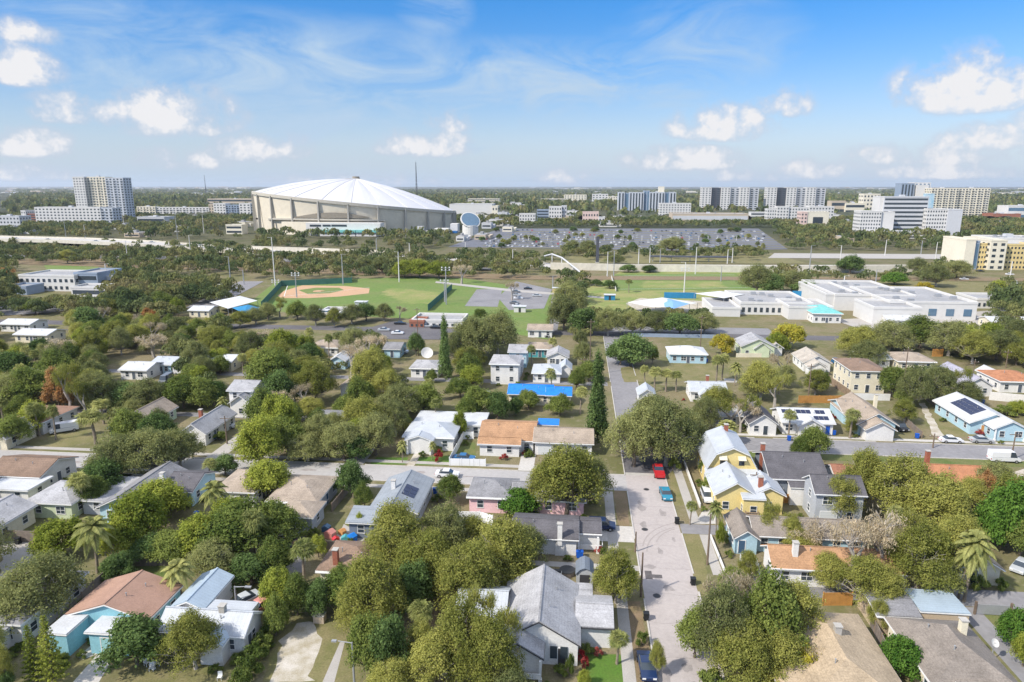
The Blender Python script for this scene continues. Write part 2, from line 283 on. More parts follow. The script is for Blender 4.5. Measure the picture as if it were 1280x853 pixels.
# brick street, cross street, asphalt
Z1, Z2, Z3 = .010, .018, .026
rect('brick_street', 10, 17.5, 40, 126.2, Z1, 'street_brick')
rect('cross_street', -260, 10, 118.2, 125.2, Z1, 'street_pale')
patch('intersection', [S(10, 126.2)[:2], S(18.2, 126.2)[:2], S(22.5, 134)[:2], S(26, 140.3)[:2], S(26, 148.3)[:2], S(10, 148.3)[:2]], .014, 'asphalt')
rect('east_street', 26, 330, 140.3, 148.3, Z1, 'asphalt_l')
rect('north_street', 10, 17.5, 148.3, 252, Z1, 'asphalt_l')
rect('avenue', -330, 420, 252, 260, Z1, 'asphalt'); rect('avenue_lot', 12, 75, 260, 272, Z1, 'asphalt_l')
rect('alley', 26, 200, 86.8, 91.0, Z1, 'asphalt_l'); rect('mid_alley', -300, 9, 186, 189.5, Z1, 'asphalt_l'); rect('mid_alley', 18, 300, 193, 197, Z1, 'concrete')
rect('park_road', -14, -7.5, 260, 345, Z1, 'asphalt_l')
rect('side_lane', -330, -60, 150, 153, Z1, 'asphalt_l')
# kerbs
def kerb(x0, x1, y0, y1): struct('kerb', MB().box(x0, x1, y0, y1, 0, .13), 'concrete_l')
for a in [(9.8, 10, 66, 84.2), (9.8, 10, 90, 99), (9.8, 10, 100.5, 117.9), (9.8, 10, 125.3, 185.8), (9.8, 10, 190, 251.6), (17.5, 17.7, 60, 86.6), (17.5, 17.7, 91.2, 103), (17.5, 17.7, 106.5, 126), (17.5, 17.7, 148.6, 192.6), (17.5, 17.7, 197.4, 251.6)]: kerb(*a)
for a in [(-260, -72, 125.2, 125.4), (-68, -46, 125.2, 125.4), (-42, -11, 125.2, 125.4), (-8, 9.8, 125.2, 125.4), (-260, -100, 118, 118.2), (-96, -66, 118, 118.2), (-60, 3, 118, 118.2), (26, 40, 148.3, 148.5), (44, 66, 148.3, 148.5), (70, 260, 148.3, 148.5), (26.2, 60, 140.1, 140.3), (64, 260, 140.1, 140.3)]: kerb(*a)
# brick crossing strip and street patches
rect('crosswalk', 10, 17.5, 125.4, 126.6, Z2, 'concrete')
def blob(name, cx, cy, rx, ry, z, m, seed=0, n=26, amp=.25):
    P = []
    for k in range(n):
        t = 2*math.pi*k/n; r = 1+amp*noise.noise(Vector((math.cos(t)*1.3+seed*7, math.sin(t)*1.3, seed)))*2; P.append((cx+rx*r*math.cos(t), cy+ry*r*math.sin(t), z))
    return tag(MB().poly(P).build(name, m), kind='structure')
rect('street_repair', 10.6, 11.6, 89.2, 91.4, Z2, 'patch'); rect('street_repair', 11.6, 13.0, 89.6, 90.5, Z2+.004, 'patch')
for (px, py) in [(806, 662), (821, 745), (808, 612)]:
    x, y = G(px, py); t = thing('manhole_cover', 'round iron manhole cover set in the brick street', 'manhole', x, y, Z2, group='manhole covers in the brick street')
    t['label'] = {806: 'round dark manhole cover in the brick street beside the white dark roofed house', 821: 'worn dark manhole cover in the brick street, the one nearest the camera', 808: 'small manhole cover in the brick street near the crossing strip'}[px]
    MB().tube((0, 0, 0), (0, 0, .012), .42, .42, 16).build('lid', 'metal_d', t); MB().tube((0, 0, -.003), (0, 0, .006), .55, .55, 16).build('ring', 'patch', t)
for R_, cx_, cy_, a0, a1 in ((9.5, 21, 96.5, 100, 178), (10.6, 21.5, 97, 105, 172), (7.5, 20.5, 98, 95, 165)):
    struct('tyre_mark', MB().path([(cx_+R_*math.cos(rd(a0+(a1-a0)*k/14)), cy_+R_*math.sin(rd(a0+(a1-a0)*k/14))) for k in range(15) if 10.3 < cx_+R_*math.cos(rd(a0+(a1-a0)*k/14)) < 17.3], .22, Z2), 'tyremark')
mat('stain', (.33, .30, .285), .9, .15, 1.); mat('tar', (.17, .165, .165), .9, .15, 1.); rs0 = random.Random(21)
for i in range(16): blob('road_stain', rs0.uniform(10.8, 16.8), rs0.uniform(64, 124), rs0.uniform(.25, .8), rs0.uniform(.3, 1.6), .013+i*.0003, 'stain', i, 14, .4)
for i in range(14): blob('road_stain', rs0.uniform(-110, 6), rs0.uniform(119, 124.6), rs0.uniform(.5, 2.2), rs0.uniform(.2, .6), .013+i*.0003, 'stain', i+20, 14, .4)
for i in range(10): a_ = rs0.uniform(30, 150); struct('tar_seam', MB().path([(a_+k*1.6, rs0.uniform(142.5, 145.5)) for k in range(5)], .12, .014+i*.0004), 'tar')
for i in range(9): y_ = 66+i*6.6; struct('tar_seam', MB().path([(10.1+k*1.2, y_+rs0.uniform(-.25, .25)) for k in range(7)], .07, .0165), 'stain')
# pavements and driveways
for a in [(6.1, 7.6, 60, 87), (5.6, 7.2, 92.8, 117.6), (20.6, 22.1, 60, 86.6), (20.4, 21.9, 91.2, 103), (19.6, 21.2, 106.6, 131)]: rect('pavement', *a, .022, 'sidewalk')
rect('pavement', -260, 6, 126.8, 128.2, Z1, 'sidewalk'); rect('pavement', -260, 5.6, 115.2, 116.6, Z1, 'sidewalk'); rect('pavement', 27, 260, 149.6, 151, Z1, 'concrete_l'); rect('grass_strip', 28, 260, 136.8, 140.0, .006, 'lawn')
rect('driveway', 17.7, 26, 103.1, 106.4, Z2, 'asphalt_l'); rect('driveway', 3.6, 9.8, 99.4, 104.6, Z2, 'concrete_l'); rect('driveway', -8, 9.8, 91.2, 92.6, Z2, 'sidewalk')
rect('driveway', -11, -8, 125.4, 134, Z2, 'concrete_l'); rect('driveway', -45.5, -42.4, 125.4, 134, Z2, 'sidewalk'); rect('driveway', 51.2, 54, 60, 86.6, Z2, 'asphalt_l')
rect('garden_path', -33.5, -32, 125.5, 132, Z2, 'sand'); rect('driveway', -76, -72.5, 125.4, 152, Z2, 'sidewalk')
patch('driveway', [(85, 860), (122, 818), (140, 826), (118, 862)], Z1, 'concrete_l'); patch('garden_path', [(96, 822), (119, 803), (130, 814), (104, 825)], Z2, 'concrete_l')
patch('sand_yard', [(338, 853), (352, 800), (368, 780), (392, 778), (398, 800), (388, 853)], .006, 'sand', 1.0)
patch('dry_lawn', [(325, 870), (348, 796), (372, 772), (425, 772), (455, 800), (450, 870)], .003, 'dry', 1.0)
patch('garden_path', [(403, 853), (425, 803), (431, 803), (416, 860)], Z1, 'sidewalk')
patch('lawn', [(150, 735), (168, 704), (215, 704), (225, 722)], .004, 'lawn', .4); patch('dry_lawn', [(285, 735), (302, 712), (345, 712), (340, 745), (300, 760)], .004, 'dry', .8)
patch('dry_lawn', [(20, 870), (92, 822), (118, 825), (84, 870)], .004, 'dry', .3); patch('dry_lawn', [(140, 870), (156, 822), (270, 812), (285, 870)], .004, 'dry', .6)
patch('dirt_yard', [(0, 680), (30, 668), (45, 700), (20, 720), (0, 728)], .004, 'sidewalk', .6)
patch('lawn', [(732, 818), (776, 818), (782, 870), (722, 870)], .004, 'lawn_green', .3); patch('lawn', [(640, 705), (690, 708), (688, 730), (645, 730)], .004, 'lawn', .4)
patch('dirt_verge', [(776, 752), (800, 752), (825, 870), (800, 870)], .004, 'dirt', .3); patch('dirt_verge', [(848, 668), (876, 668), (888, 745), (868, 745)], .004, 'dry', .3)
patch('dirt_verge', [(768, 612), (783, 612), (787, 660), (772, 662)], .004, 'dirt', .3); patch('dry_lawn', [(735, 612), (757, 612), (757, 640), (735, 640)], .004, 'dry', .3)
patch('dirt_verge', [(836, 587), (846, 587), (862, 632), (842, 632)], .004, 'dry', .3)
patch('lawn', [(470, 572), (511, 572), (506, 581), (462, 581)], .004, 'lawn_green', .3); patch('lawn', [(524, 572), (562, 570), (560, 582), (520, 581)], .004, 'lawn_green', .3)
patch('lawn', [(571, 553), (594, 553), (596, 574), (568, 574)], .006, 'lawn', .2)
patch('dry_lawn', [(775, 460), (880, 446), (905, 476), (780, 478)], .004, 'dry', .6); patch('dry_lawn', [(900, 445), (1000, 445), (1010, 490), (930, 492)], .004, 'dry', .6)
patch('dry_lawn', [(1160, 503), (1190, 500), (1228, 546), (1178, 546)], .004, 'dry', .5); patch('dirt_drive', [(1149, 504), (1156, 504), (1180, 547), (1168, 547)], .006, 'sand', .5)
patch('dry_lawn', [(1225, 770), (1262, 765), (1300, 850), (1280, 850)], .004, 'lawn', .3); patch('dry_lawn', [(58, 540), (112, 520), (118, 552), (60, 562)], .004, 'dry', .6)
patch('dirt_yard', [(530, 755), (560, 740), (548, 853), (500, 870)], .004, 'dirt', .6); patch('gravel_yard', [(415, 680), (430, 655), (452, 668), (475, 680)], .004, 'sidewalk', .3)
mat('fieldg2', (.10, .205, .03), .95, .12, .06, (.13, .20, .045))
patch('driveway', [(55, 640), (140, 592), (168, 592), (92, 642)], Z1, 'concrete_l'); patch('driveway', [(360, 720), (352, 690), (372, 655), (385, 680), (380, 715)], Z1, 'asphalt_l'); patch('driveway', [(880, 636), (896, 640), (896, 655), (868, 655)], .007, 'concrete_l')
# mid distance: park, fields, schools
patch('park_lawn', [(300, 388), (345, 352), (560, 345), (690, 365), (685, 425), (540, 400)], .004, 'fieldg'); patch('park_lawn', [(735, 400), (732, 362), (775, 340), (935, 340), (960, 365), (900, 395)], .004, 'fieldd')
patch('ball_field', [(325, 386), (352, 358), (470, 352), (560, 362), (540, 386), (440, 391), (372, 392)], .010, 'fieldg')
patch('worn_outfield', [(478, 366), (490, 360), (552, 366), (546, 380), (505, 380)], .016, 'fieldd', 4)
patch('infield', [(347, 370), (355, 364), (378, 357), (432, 358), (462, 361), (461, 367), (425, 371), (385, 373), (352, 373)], .018, 'clay'); patch('infield_grass', [(373, 363), (395, 360), (424, 360), (430, 363), (412, 367), (385, 368)], .026, 'fieldg')
patch('sports_field', [(770, 364), (768, 343), (920, 342), (945, 362)], .010, 'fieldg'); patch('worn_grass', [(800, 360), (805, 352), (900, 352), (910, 361)], .016, 'fieldd', 5)
patch('tennis_court', [(581, 383), (596, 362), (628, 362), (622, 384)], .012, 'asphalt_l'); patch('car_park', [(622, 372), (645, 352), (690, 362), (680, 386), (636, 388)], .012, 'asphalt_l')
patch('car_park', [(462, 410), (490, 402), (555, 408), (552, 425), (450, 424)], .012, 'asphalt'); patch('playground', [(782, 380), (800, 373), (945, 380), (930, 392), (800, 390)], .014, 'sand')
patch('path', [(545, 352), (640, 362), (760, 372), (760, 374), (640, 365), (544, 354)], .018, 'sidewalk'); patch('school_yard', [(1040, 400), (1150, 395), (1290, 385), (1290, 410), (1100, 420)], .006, 'sidewalk')
patch('ramp', [(232, 385), (300, 352), (330, 352), (262, 388)], .012, 'asphalt_l'); patch('school_lot', [(0, 378), (130, 370), (150, 376), (60, 392), (0, 395)], .012, 'asphalt_l')
patch('park_lawn', [(55, 332), (125, 330), (122, 338), (60, 340)], .01, 'fieldg'); patch('park_lawn', [(1075, 352), (1160, 350), (1290, 358), (1290, 372), (1140, 366)], .01, 'dry')
mat('lot', (.155, .16, .18), .9, .12, .02, (.11, .115, .135)); patch('big_lot', [(560, 309), (625, 286), (948, 286), (985, 312), (830, 313)], .012, 'lot')
for r_ in range(8): patch('lot_verge', [(640-r_*6, 289.5+r_*2.9), (952+r_*5, 289.5+r_*2.9), (953+r_*5, 290.0+r_*2.9), (639-r_*6, 290.0+r_*2.9)], .02, 'dry'); patch('lot_lawn', [(700, 330), (720, 316), (960, 316), (1010, 330)], .010, 'dry')
patch('verge', [(0, 325), (330, 322), (640, 345), (1290, 348), (1290, 352), (640, 350), (0, 330)], .01, 'dirt', 2)
patch('service_road', [(-50, 318), (320, 322), (650, 337), (650, 339.5), (320, 326), (-50, 321)], .014, 'asphalt_l')
patch('motorway', [(960, 323), (968, 317), (1290, 319), (1290, 325)], .014, 'sidewalk')
mat('chalk', (.7, .7, .68), .9, .05)
for a in ([(355, 371), (462, 360)], [(355, 371), (360, 356)], [(775, 362), (935, 360)], [(778, 345), (918, 344)]): tag(MB().path([G(*p) for p in a], .35, .14).build('chalk_line', 'chalk'), kind='structure')
blob('pitching_mound', *G(398, 364.5), 3, 3, .2, 'clay', 3)
# ------------------------------------------------------------------ shared house parts
def window_mesh(w, h):
    f = MB(); t = .07; f.box(-w/2-t, w/2+t, -.06, 0, h, h+t).box(-w/2-t-.04, w/2+t+.04, -.10, 0, -t, 0).box(-w/2-t, -w/2, -.06, 0, 0, h).box(w/2, w/2+t, -.06, 0, 0, h).box(-w/2, w/2, -.045, -.015, h/2-.03, h/2+.03)
    if w > 1.2: f.box(-.03, .03, -.046, -.016, 0, h/2-.03).box(-.03, .03, -.046, -.016, h/2+.03, h)
    return f.mesh('window', 'frame'), MB().box(-w/2, w/2, -.014, .0, 0, h).mesh('pane', 'glass')
WM = {}
def add_window(par, x, y, z, face, w=1.0, h=1.3):
    k = (w, h)
    if k not in WM: WM[k] = window_mesh(w, h)
    rz = {'s': 0, 'e': math.pi/2, 'n': math.pi, 'w': -math.pi/2}[face]
    f = put('window', WM[k][0], par, (x, y, z), rz); put('pane', WM[k][1], f); return f
def add_door(par, x, y, face, m='door', w=.95, h=2.1, z=.15):
    rz = {'s': 0, 'e': math.pi/2, 'n': math.pi, 'w': -math.pi/2}[face]; k = ('d', m, w, h)
    if k not in WM: WM[k] = (MB().box(-w/2, w/2, -.05, 0, 0, h).mesh('door', m), MB().box(-w/2-.1, -w/2, -.07, 0, 0, h+.1).box(w/2, w/2+.1, -.07, 0, 0, h+.1).box(-w/2, w/2, -.07, 0, h, h+.1).mesh('frame', 'frame'))
    d = put('door' if w < 2 else 'garage_door', WM[k][0], par, (x, y, z), rz); put('frame', WM[k][1], d); return d
def roofs(kind, x0, x1, y0, y1, h, rise, ov):
    """returns (roof MB, trim MB, gable wall polygons)"""
    r, t, gb = MB(), MB(), []
    th = .16
    if kind in ('gy', 'gx'):
        ax = 'y' if kind == 'gy' else 'x'; a0, a1, b0, b1 = (x0, x1, y0, y1) if kind == 'gy' else (y0, y1, x0, x1)
        c = (a0+a1)/2; sl = rise/((a1-a0)/2); e0, e1 = a0-ov, a1+ov; ze = h-ov*sl; zp = h+rise
        r.prism([(e0, ze+.02), (c, zp+.02), (e1, ze+.02), (e1, ze+th), (c, zp+th), (e0, ze+th)][::-1], b0-ov, b1+ov, ax)
        t.prism([(e0-.03, ze-.16), (c, zp-.14), (e1+.03, ze-.16), (e1+.03, ze+.0), (c, zp+.0), (e0-.03, ze+.0)][::-1], b0-ov-.04, b1+ov+.04, ax)
        gb = [(a0, a1, c, h, zp-.15)]
    elif kind == 'gambrel':
        c = (x0+x1)/2; w = (x1-x0)/2
        P = [(x0-ov*.5, h-.3), (x0+w*.32, h+rise*.68), (c, h+rise), (x1-w*.32, h+rise*.68), (x1+ov*.5, h-.3)]
        r.prism(P[::-1] and ([(a, b+.02) for a, b in P]+[(a, b+.2) for a, b in P[::-1]])[::-1], y0-ov, y1+ov)
        t.prism(([(a, b-.16) for a, b in P]+[(a, b) for a, b in P[::-1]])[::-1], y0-ov-.04, y1+ov+.04)
        gb = [('poly', [(x0, h), (x0+w*.32, h+rise*.6), (c, h+rise-.17), (x1-w*.32, h+rise*.6), (x1, h)])]
    elif kind in ('hx', 'hy'):
        a0, a1, b0, b1 = x0-ov, x1+ov, y0-ov, y1+ov; z = h-.05; zt = h+.1
        if kind == 'hy': k = min((a1-a0)/2, (b1-b0)/2-.2); p = [((a0+a1)/2, b0+k, h+rise), ((a0+a1)/2, b1-k, h+rise)]; q = [(0, 1, 4), (1, 2, 5, 4), (2, 3, 5), (3, 0, 4, 5)]
        else: k = min((b1-b0)/2, (a1-a0)/2-.2); p = [(a0+k, (b0+b1)/2, h+rise), (a1-k, (b0+b1)/2, h+rise)]; q = [(0, 1, 5, 4), (1, 2, 5), (2, 3, 4, 5), (3, 0, 4)]
        V = [(a0, b0, zt), (a1, b0, zt), (a1, b1, zt), (a0, b1, zt)]+p
        for f in q: r.poly([V[i] for i in f])
        t.box(a0-.02, a1+.02, b0-.02, b1+.02, z-.1, zt-.02)
    elif kind == 'flat':
        r.box(x0-ov, x1+ov, y0-ov, y1+ov, h+.02, h+.14); t.box(x0-ov-.04, x1+ov+.04, y0-ov-.04, y1+ov+.04, h-.14, h+.0)
    elif kind == 'par':
        r.box(x0+.3, x1-.3, y0+.3, y1-.3, h-.1, h+.05); t.box(x0-.05, x1+.05, y0-.05, y0+.3, h, h+.5).box(x0-.05, x1+.05, y1-.3, y1+.05, h, h+.5).box(x0-.05, x0+.3, y0+.3, y1-.3, h, h+.5).box(x1-.3, x1+.05, y0+.3, y1-.3, h, h+.5)
    elif kind in ('ss', 'sn', 'se', 'sw'):   # mono pitch, low edge towards that side
        lo, hi = h, h+rise
        if kind in ('ss', 'sn'): z0, z1 = (lo, hi) if kind == 'ss' else (hi, lo); r.prism([(y0-ov, z0+.02), (y1, z1+.02), (y1, z1+.15), (y0-ov, z0+.15)][::-1], x0-ov, x1+ov, 'x'); t.prism([(y0-ov-.03, z0-.13), (y1, z1-.13), (y1, z1), (y0-ov-.03, z0)][::-1], x0-ov-.03, x1+ov+.03, 'x')
        else: z0, z1 = (lo, hi) if kind == 'sw' else (hi, lo); r.prism([(x0-ov, z0+.02), (x1, z1+.02), (x1, z1+.15), (x0-ov, z0+.15)][::-1], y0-ov, y1+ov, 'y'); t.prism([(x0-ov-.03, z0-.13), (x1, z1-.13), (x1, z1), (x0-ov-.03, z0)][::-1], y0-ov-.03, y1+ov+.03, 'y')
    return r, t, gb
HN = 0
def house(lm, label, blocks, win=True, door=('s', .5, 'door'), chim=None, solar=(), cols=None, name='house', cat='house', group=None, trim='trim', garage=None, base='concrete', ac=False):
    """blocks: (x0,x1,y0,y1,h,roof,rise,roofmat,wallmat[,overhang])"""
    global HN; HN += 1
    X0, X1, Y0, Y1, h0 = blocks[0][:5]; cx, cy = (X0+X1)/2, (Y0+Y1)/2
    root = thing(name, label, cat, cx, cy, 0, 0, group); walls = {}
    LAND.append((cx, cy, lm)); east = cx < 2
    for bi, b in enumerate(blocks):
        x0, x1, y0, y1, h, rk, rise, rm, wm = b[:9]; ov = b[9] if len(b) > 9 else .45
        x0 -= cx; x1 -= cx; y0 -= cy; y1 -= cy; PROT.append((x0+cx, x1+cx, y0+cy, y1+cy, h+rise))
        w = walls.setdefault(wm, MB()); e = .004*bi
        w.box(x0+e, x1-e, y0+e, y1-e, .0, h-e)
        r, t, gb = roofs(rk, x0, x1, y0, y1, h, rise, ov)
        for q in gb:
            if q[0] == 'poly': w.prism(q[1], y0+e, y1-e)
            elif rk == 'gy': w.prism([(q[0]+e, h-e), (q[2], q[4]), (q[1]-e, h-e)][::-1], y0+e, y1-e, 'y')
            else: w.prism([(q[0]+e, h-e), (q[2], q[4]), (q[1]-e, h-e)][::-1], x0+e, x1-e, 'x')
        if rk in ('ss',): w.prism([(y0+e, h-.14), (y1, h+rise-.14), (y1, h-.2), (y0+e, h-.2)], x0+e, x1-e, 'x')
        ro = r.build('roof', rm, root); tr = t.build('fascia', trim, root)
        if rk in ('gx', 'gy', 'gambrel'):
            c = MB()
            if rk == 'gx': c.box(x0-ov, x1+ov, (y0+y1)/2-.12, (y0+y1)/2+.12, h+rise+.14, h+rise+.2)
            else: c.box((x0+x1)/2-.12, (x0+x1)/2+.12, y0-ov, y1+ov, h+rise+(.19 if rk == 'gambrel' else .14), h+rise+(.24 if rk == 'gambrel' else .2))
            c.build('ridge_cap', rm, ro)
        if chim and chim[0] == bi:
            _, px_, py_, ch, cm = chim; px_ -= cx; py_ -= cy; px_ = min(max(px_, x0-.1), x1+.1); py_ = min(max(py_, y0-.1), y1+.1); ch = min(ch, h+rise+1.3)
            co = MB().box(px_-.35, px_+.35, py_-.35, py_+.35, h*.6, ch).build('chimney', cm, ro); MB().box(px_-.43, px_+.43, py_-.43, py_+.43, ch-.002, ch+.12).build('chimney_cap', 'concrete', co)
        if rk in ('gx', 'gy', 'hx', 'hy') and (x1-x0)*(y1-y0) > 30:
            for (u, w_) in ((.3, .38), (.68, .3)):
                X, Y = (x0+(x1-x0)*u, y0+(y1-y0)*w_) if rk[1] == 'x' else ((x1-(x1-x0)*w_) if east else (x0+(x1-x0)*w_), y0+(y1-y0)*u); f_ = 1-abs((Y-(y0+y1)/2)/((y1-y0)/2)) if rk[1] == 'x' else 1-abs((X-(x0+x1)/2)/((x1-x0)/2)); z_ = h+rise*f_
                MB().tube((X, Y, z_-.1), (X, Y, z_+.55), .06, .06, 6).tube((X, Y, z_+.55), (X, Y, z_+.62), .1, .1, 6).build('vent_pipe', 'metal', ro)
        if rk in ('gx', 'hx'): MB().box(x0-ov, x1+ov, y0-ov-.16, y0-ov-.05, h-.22, h-.08).build('gutter', trim, ro)
        if bi == 0 or (x1-x0 > 4.5 and y1-y0 > 3.5) or win == 'all':
            fl = [.95] if h < 4.8 else [.95, h-2.0]
            if win:
                for z in fl:
                    n = max(1, int((x1-x0-.8)/2.5))
                    for k in range(n):
                        fx = x0+(k+.5)*(x1-x0)/n
                        if bi == 0 and door and door[0] == 's' and z < 1 and abs(fx-(x0+door[1]*(x1-x0))) < 1.3: continue
                        if garage and z < 1 and bi == garage[0] and abs(fx+cx-garage[1]) < 2.2: continue
                        add_window(root, fx, y0, z, 's', 1.5 if (k+HN) % 3 == 0 else 1.0, 1.3)
                    n = max(1, int((y1-y0-.8)/3.0))
                    for k in range(n): add_window(root, x1 if east else x0, y0+(k+.5)*(y1-y0)/n, z, 'e' if east else 'w', 1.0, 1.2)
        if bi == 0 and door: 
            if door[0] == 's': add_door(root, x0+door[1]*(x1-x0), y0, 's', door[2])
            elif door[0] == 'e': add_door(root, x1, y0+door[1]*(y1-y0), 'e', door[2])
            else: add_door(root, x0, y0+door[1]*(y1-y0), 'w', door[2])
    if garage: add_door(root, garage[1]-cx, blocks[garage[0]][2]-cy, 's', garage[2], 2.6, 2.2, .05)
    for wm, w in walls.items(): w.build('wall', wm, root)
    if cols:
        for (x, y, hh) in cols: MB().box(-.13, .13, -.13, .13, 0, hh).box(-.2, .2, -.2, .2, 0, .5).build('column', 'trim', root, (x-cx, y-cy, 0))
    for (bi, x, y, nx, ny) in solar:         # panels laid on the near slope of an X gable or on a Y gable's near slope
        b = blocks[bi]; x0, x1, y0, y1, h, rk, rise = b[:7]
        for i in range(nx):
            for j in range(ny):
                m = MB(); X, Y = x+i*1.08, y+j*1.3
                if rk in ('gx', 'hx'): sl = rise/((y1-y0)/2); z = lambda yy: h+(yy-y0)*sl+.24; P = [(X, Y), (X+1., Y), (X+1., Y+1.2), (X, Y+1.2)]; m.poly([(a-cx, b_-cy, z(b_)) for a, b_ in P])
                else:
                    sl = rise/((x1-x0)/2); c = (x0+x1)/2; z = lambda xx: h+rise-abs(xx-c)*sl+.24; P = [(X, Y), (X+1., Y), (X+1., Y+1.2), (X, Y+1.2)]; m.poly([(a-cx, b_-cy, z(a)) for a, b_ in P])
                q = [tuple(v) for v in m.v]; m.f.append(tuple(range(4, 8))[::-1]); m.v += [(a, b_, c_-.05) for a, b_, c_ in q]; m.m.append(0)
                for k in range(4): m.f.append((k, 4+k, 4+(k+1) % 4, (k+1) % 4)); m.m.append(0)
                m.build('solar_panel', 'solar', root)
    return root
def pb(FL, FR, z, d, h, rk, rise, rm, wm, ov=.45):
    a, b = G(*FL, z), G(*FR, z); y = (a[1]+b[1])/2; return (round(a[0], 1), round(b[0], 1), round(y, 1), round(y+d, 1), h, rk, rise, rm, wm, ov)
# ------------------------------------------------------------------ near houses
house('the sky blue house', 'sky blue house with wide brown gabled roof and two white roofed front bays', [(-62.2, -51.8, 69.5, 76.5, 3.1, 'gy', 1.75, 'rf_brownred', 'w_blue', .3), (-62.4, -59.6, 65.8, 69.5, 3.0, 'flat', 0, 'rf_white', 'w_blue', .1), (-57.4, -52.6, 66.6, 69.5, 3.0, 'flat', 0, 'rf_white', 'w_blue', .3)], door=('s', .42, 'w_blue'), garage=(2, -54.6, 'w_aqua'), win=True)
house('the white metal roofed house', 'white cottage with pale blue metal roof, long rear wing and small front gable', [(-49.2, -38.6, 67.8, 72.2, 3.0, 'gx', 1.4, 'mt_silver_x', 'w_white', .3), (-50.2, -46.2, 72.4, 79.5, 3.0, 'gy', .9, 'mt_blue', 'w_white', .3), (-43.2, -40.4, 66.0, 67.8, 2.9, 'gy', .8, 'mt_blue', 'w_white', .25), (-46.2, -40, 72.2, 74.5, 2.7, 'sn', .1, 'mt_silver', 'w_white', .1)], door=('e', .3, 'door'), chim=(0, -42.2, 70, 5.2, 'concrete'))
house('the grey roofed corner house', 'white house with broad grey shingle roof cut by the left edge of the view', [(-73.5, -66.5, 67, 78, 3.2, 'hy', 1.6, 'sh_grey', 'w_white'), (-71, -68, 64.5, 67, 2.8, 'flat', 0, 'sh_lgrey', 'w_white')], door=None)
house('the white brown roofed house', 'white house with tan brown gables and a flat white front annex', [pb((-20, 592), (52, 592), 3.6, 9, 3.3, 'gx', 1.5, 'sh_brown', 'w_white'), pb((-20, 610), (36, 610), 3, 5.3, 2.8, 'flat', 0, 'rf_white', 'w_white'), (-104.5, -98, 111.5, 115, 3.1, 'gx', 1.2, 'sh_brown', 'w_white')], door=('e', .5, 'door'))
house('the pale hip roofed bungalow', 'small pale yellow bungalow with light grey hipped roof', [(-92, -84, 98, 106, 2.9, 'hy', 1.5, 'sh_lgrey', 'w_pgreen')], door=('e', .5, 'w_aqua'))
house('the cream fenced house', 'cream boarded house with green side wall and grey gable behind a plank fence', [(-97, -89.5, 88.5, 96.5, 3.1, 'gy', 1.5, 'sh_lgrey', 'w_cream')], door=('s', .75, 'w_white'))
house('the long grey roofed house', 'long house with grey shingle gable, white chimney and dark side windows', [(-78.5, -71.5, 97.5, 112, 3.0, 'gy', 1.7, 'sh_grey', 'w_lblue'), (-71.5, -66.5, 104.5, 112.5, 3.0, 'gx', 1.5, 'sh_dark', 'w_lblue'), (-83.5, -78.5, 100, 109, 2.7, 'flat', 0, 'sh_lgrey', 'w_grey')], chim=(0, -72.5, 106, 5.4, 'w_white'), door=None)
house('the tan roofed cottage', 'small white cottage with tan hipped roof beside the cross street', [(-62.5, -55.5, 105.2, 114, 2.9, 'hy', 1.6, 'sh_tan', 'w_white')], door=('e', .4, 'trim_dark'))
house('the beige roofed bungalow', 'low bungalow with beige brown crossed roof and grey blue side wall', [(-51.5, -43.2, 102.5, 112.5, 2.9, 'hx', 1.6, 'sh_tan', 'w_grey'), (-47.5, -42, 97.5, 102.7, 2.8, 'hy', 1.2, 'sh_tan', 'w_grey')], door=('e', .5, 'w_navy'))
house('the solar panelled grey house', 'house with grey metal roof, white chimney and dark solar panels', [(-33.2, -25.6, 100.6, 113, 3.0, 'gy', 1.5, 'sh_slate', 'w_grey'), (-35.5, -27.8, 96.6, 100.6, 2.8, 'ss', .7, 'sh_slate', 'w_dgrey')], chim=(0, -30.8, 106.5, 5.6, 'w_white'), solar=((0, -28.8, 104, 2, 3),), door=('s', .3, 'trim_dark'))
ph = house('the pink house', 'pink house with weathered grey shingle roof and white windows', [(-17.8, -10.2, 107.2, 114.5, 3.0, 'hx', 1.5, 'sh_grey', 'w_pink'), (-10.2, -6.2, 108.6, 113.8, 2.9, 'gx', 1.2, 'sh_grey', 'w_pink'), (-6.2, 1.8, 107.6, 112.6, 2.9, 'gx', 1.25, 'sh_grey', 'w_pink')], door=None, win='all')
house('the white dark roofed house', 'white house with charcoal shingle roof and tall white chimney on its gable wall', [(-9, .6, 94.6, 101.6, 2.9, 'gx', 1.05, 'sh_dark', 'w_white', .4), (.6, 4.2, 96.8, 101.5, 2.8, 'gx', .7, 'sh_dark', 'w_white', .3)], door=None, win=False, chim=(0, -1.9, 94.4, 5.4, 'w_white'), cols=[(3.9, 95.6, 2.7), (1.0, 95.6, 2.7)])
house('the white gabled house', 'white house with large pale grey gables trimmed black and a front porch', [(-8.2, .9, 70.0, 81.5, 3.1, 'gy', 2.7, 'sh_lgrey', 'w_white', .35), (.9, 4.9, 73.6, 79.6, 3.0, 'gx', .9, 'sh_lgrey', 'w_white', .35), (.9, 2.6, 79.6, 82.4, 3.0, 'sn', .1, 'sh_lgrey', 'w_white', .2), (-8.6, -3.2, 67.4, 70.0, 3.0, 'gy', 1.6, 'sh_lgrey', 'w_white', .3), (-14, -8.2, 73, 80.5, 3.0, 'gx', 1.8, 'mt_silver_x', 'w_white', .35)], trim='trim_dark', door=('s', .8, 'trim_dark'), cols=[(-3.3, 66.9, 2.8), (-5.6, 66.9, 2.8), (-8.4, 66.9, 2.8)])
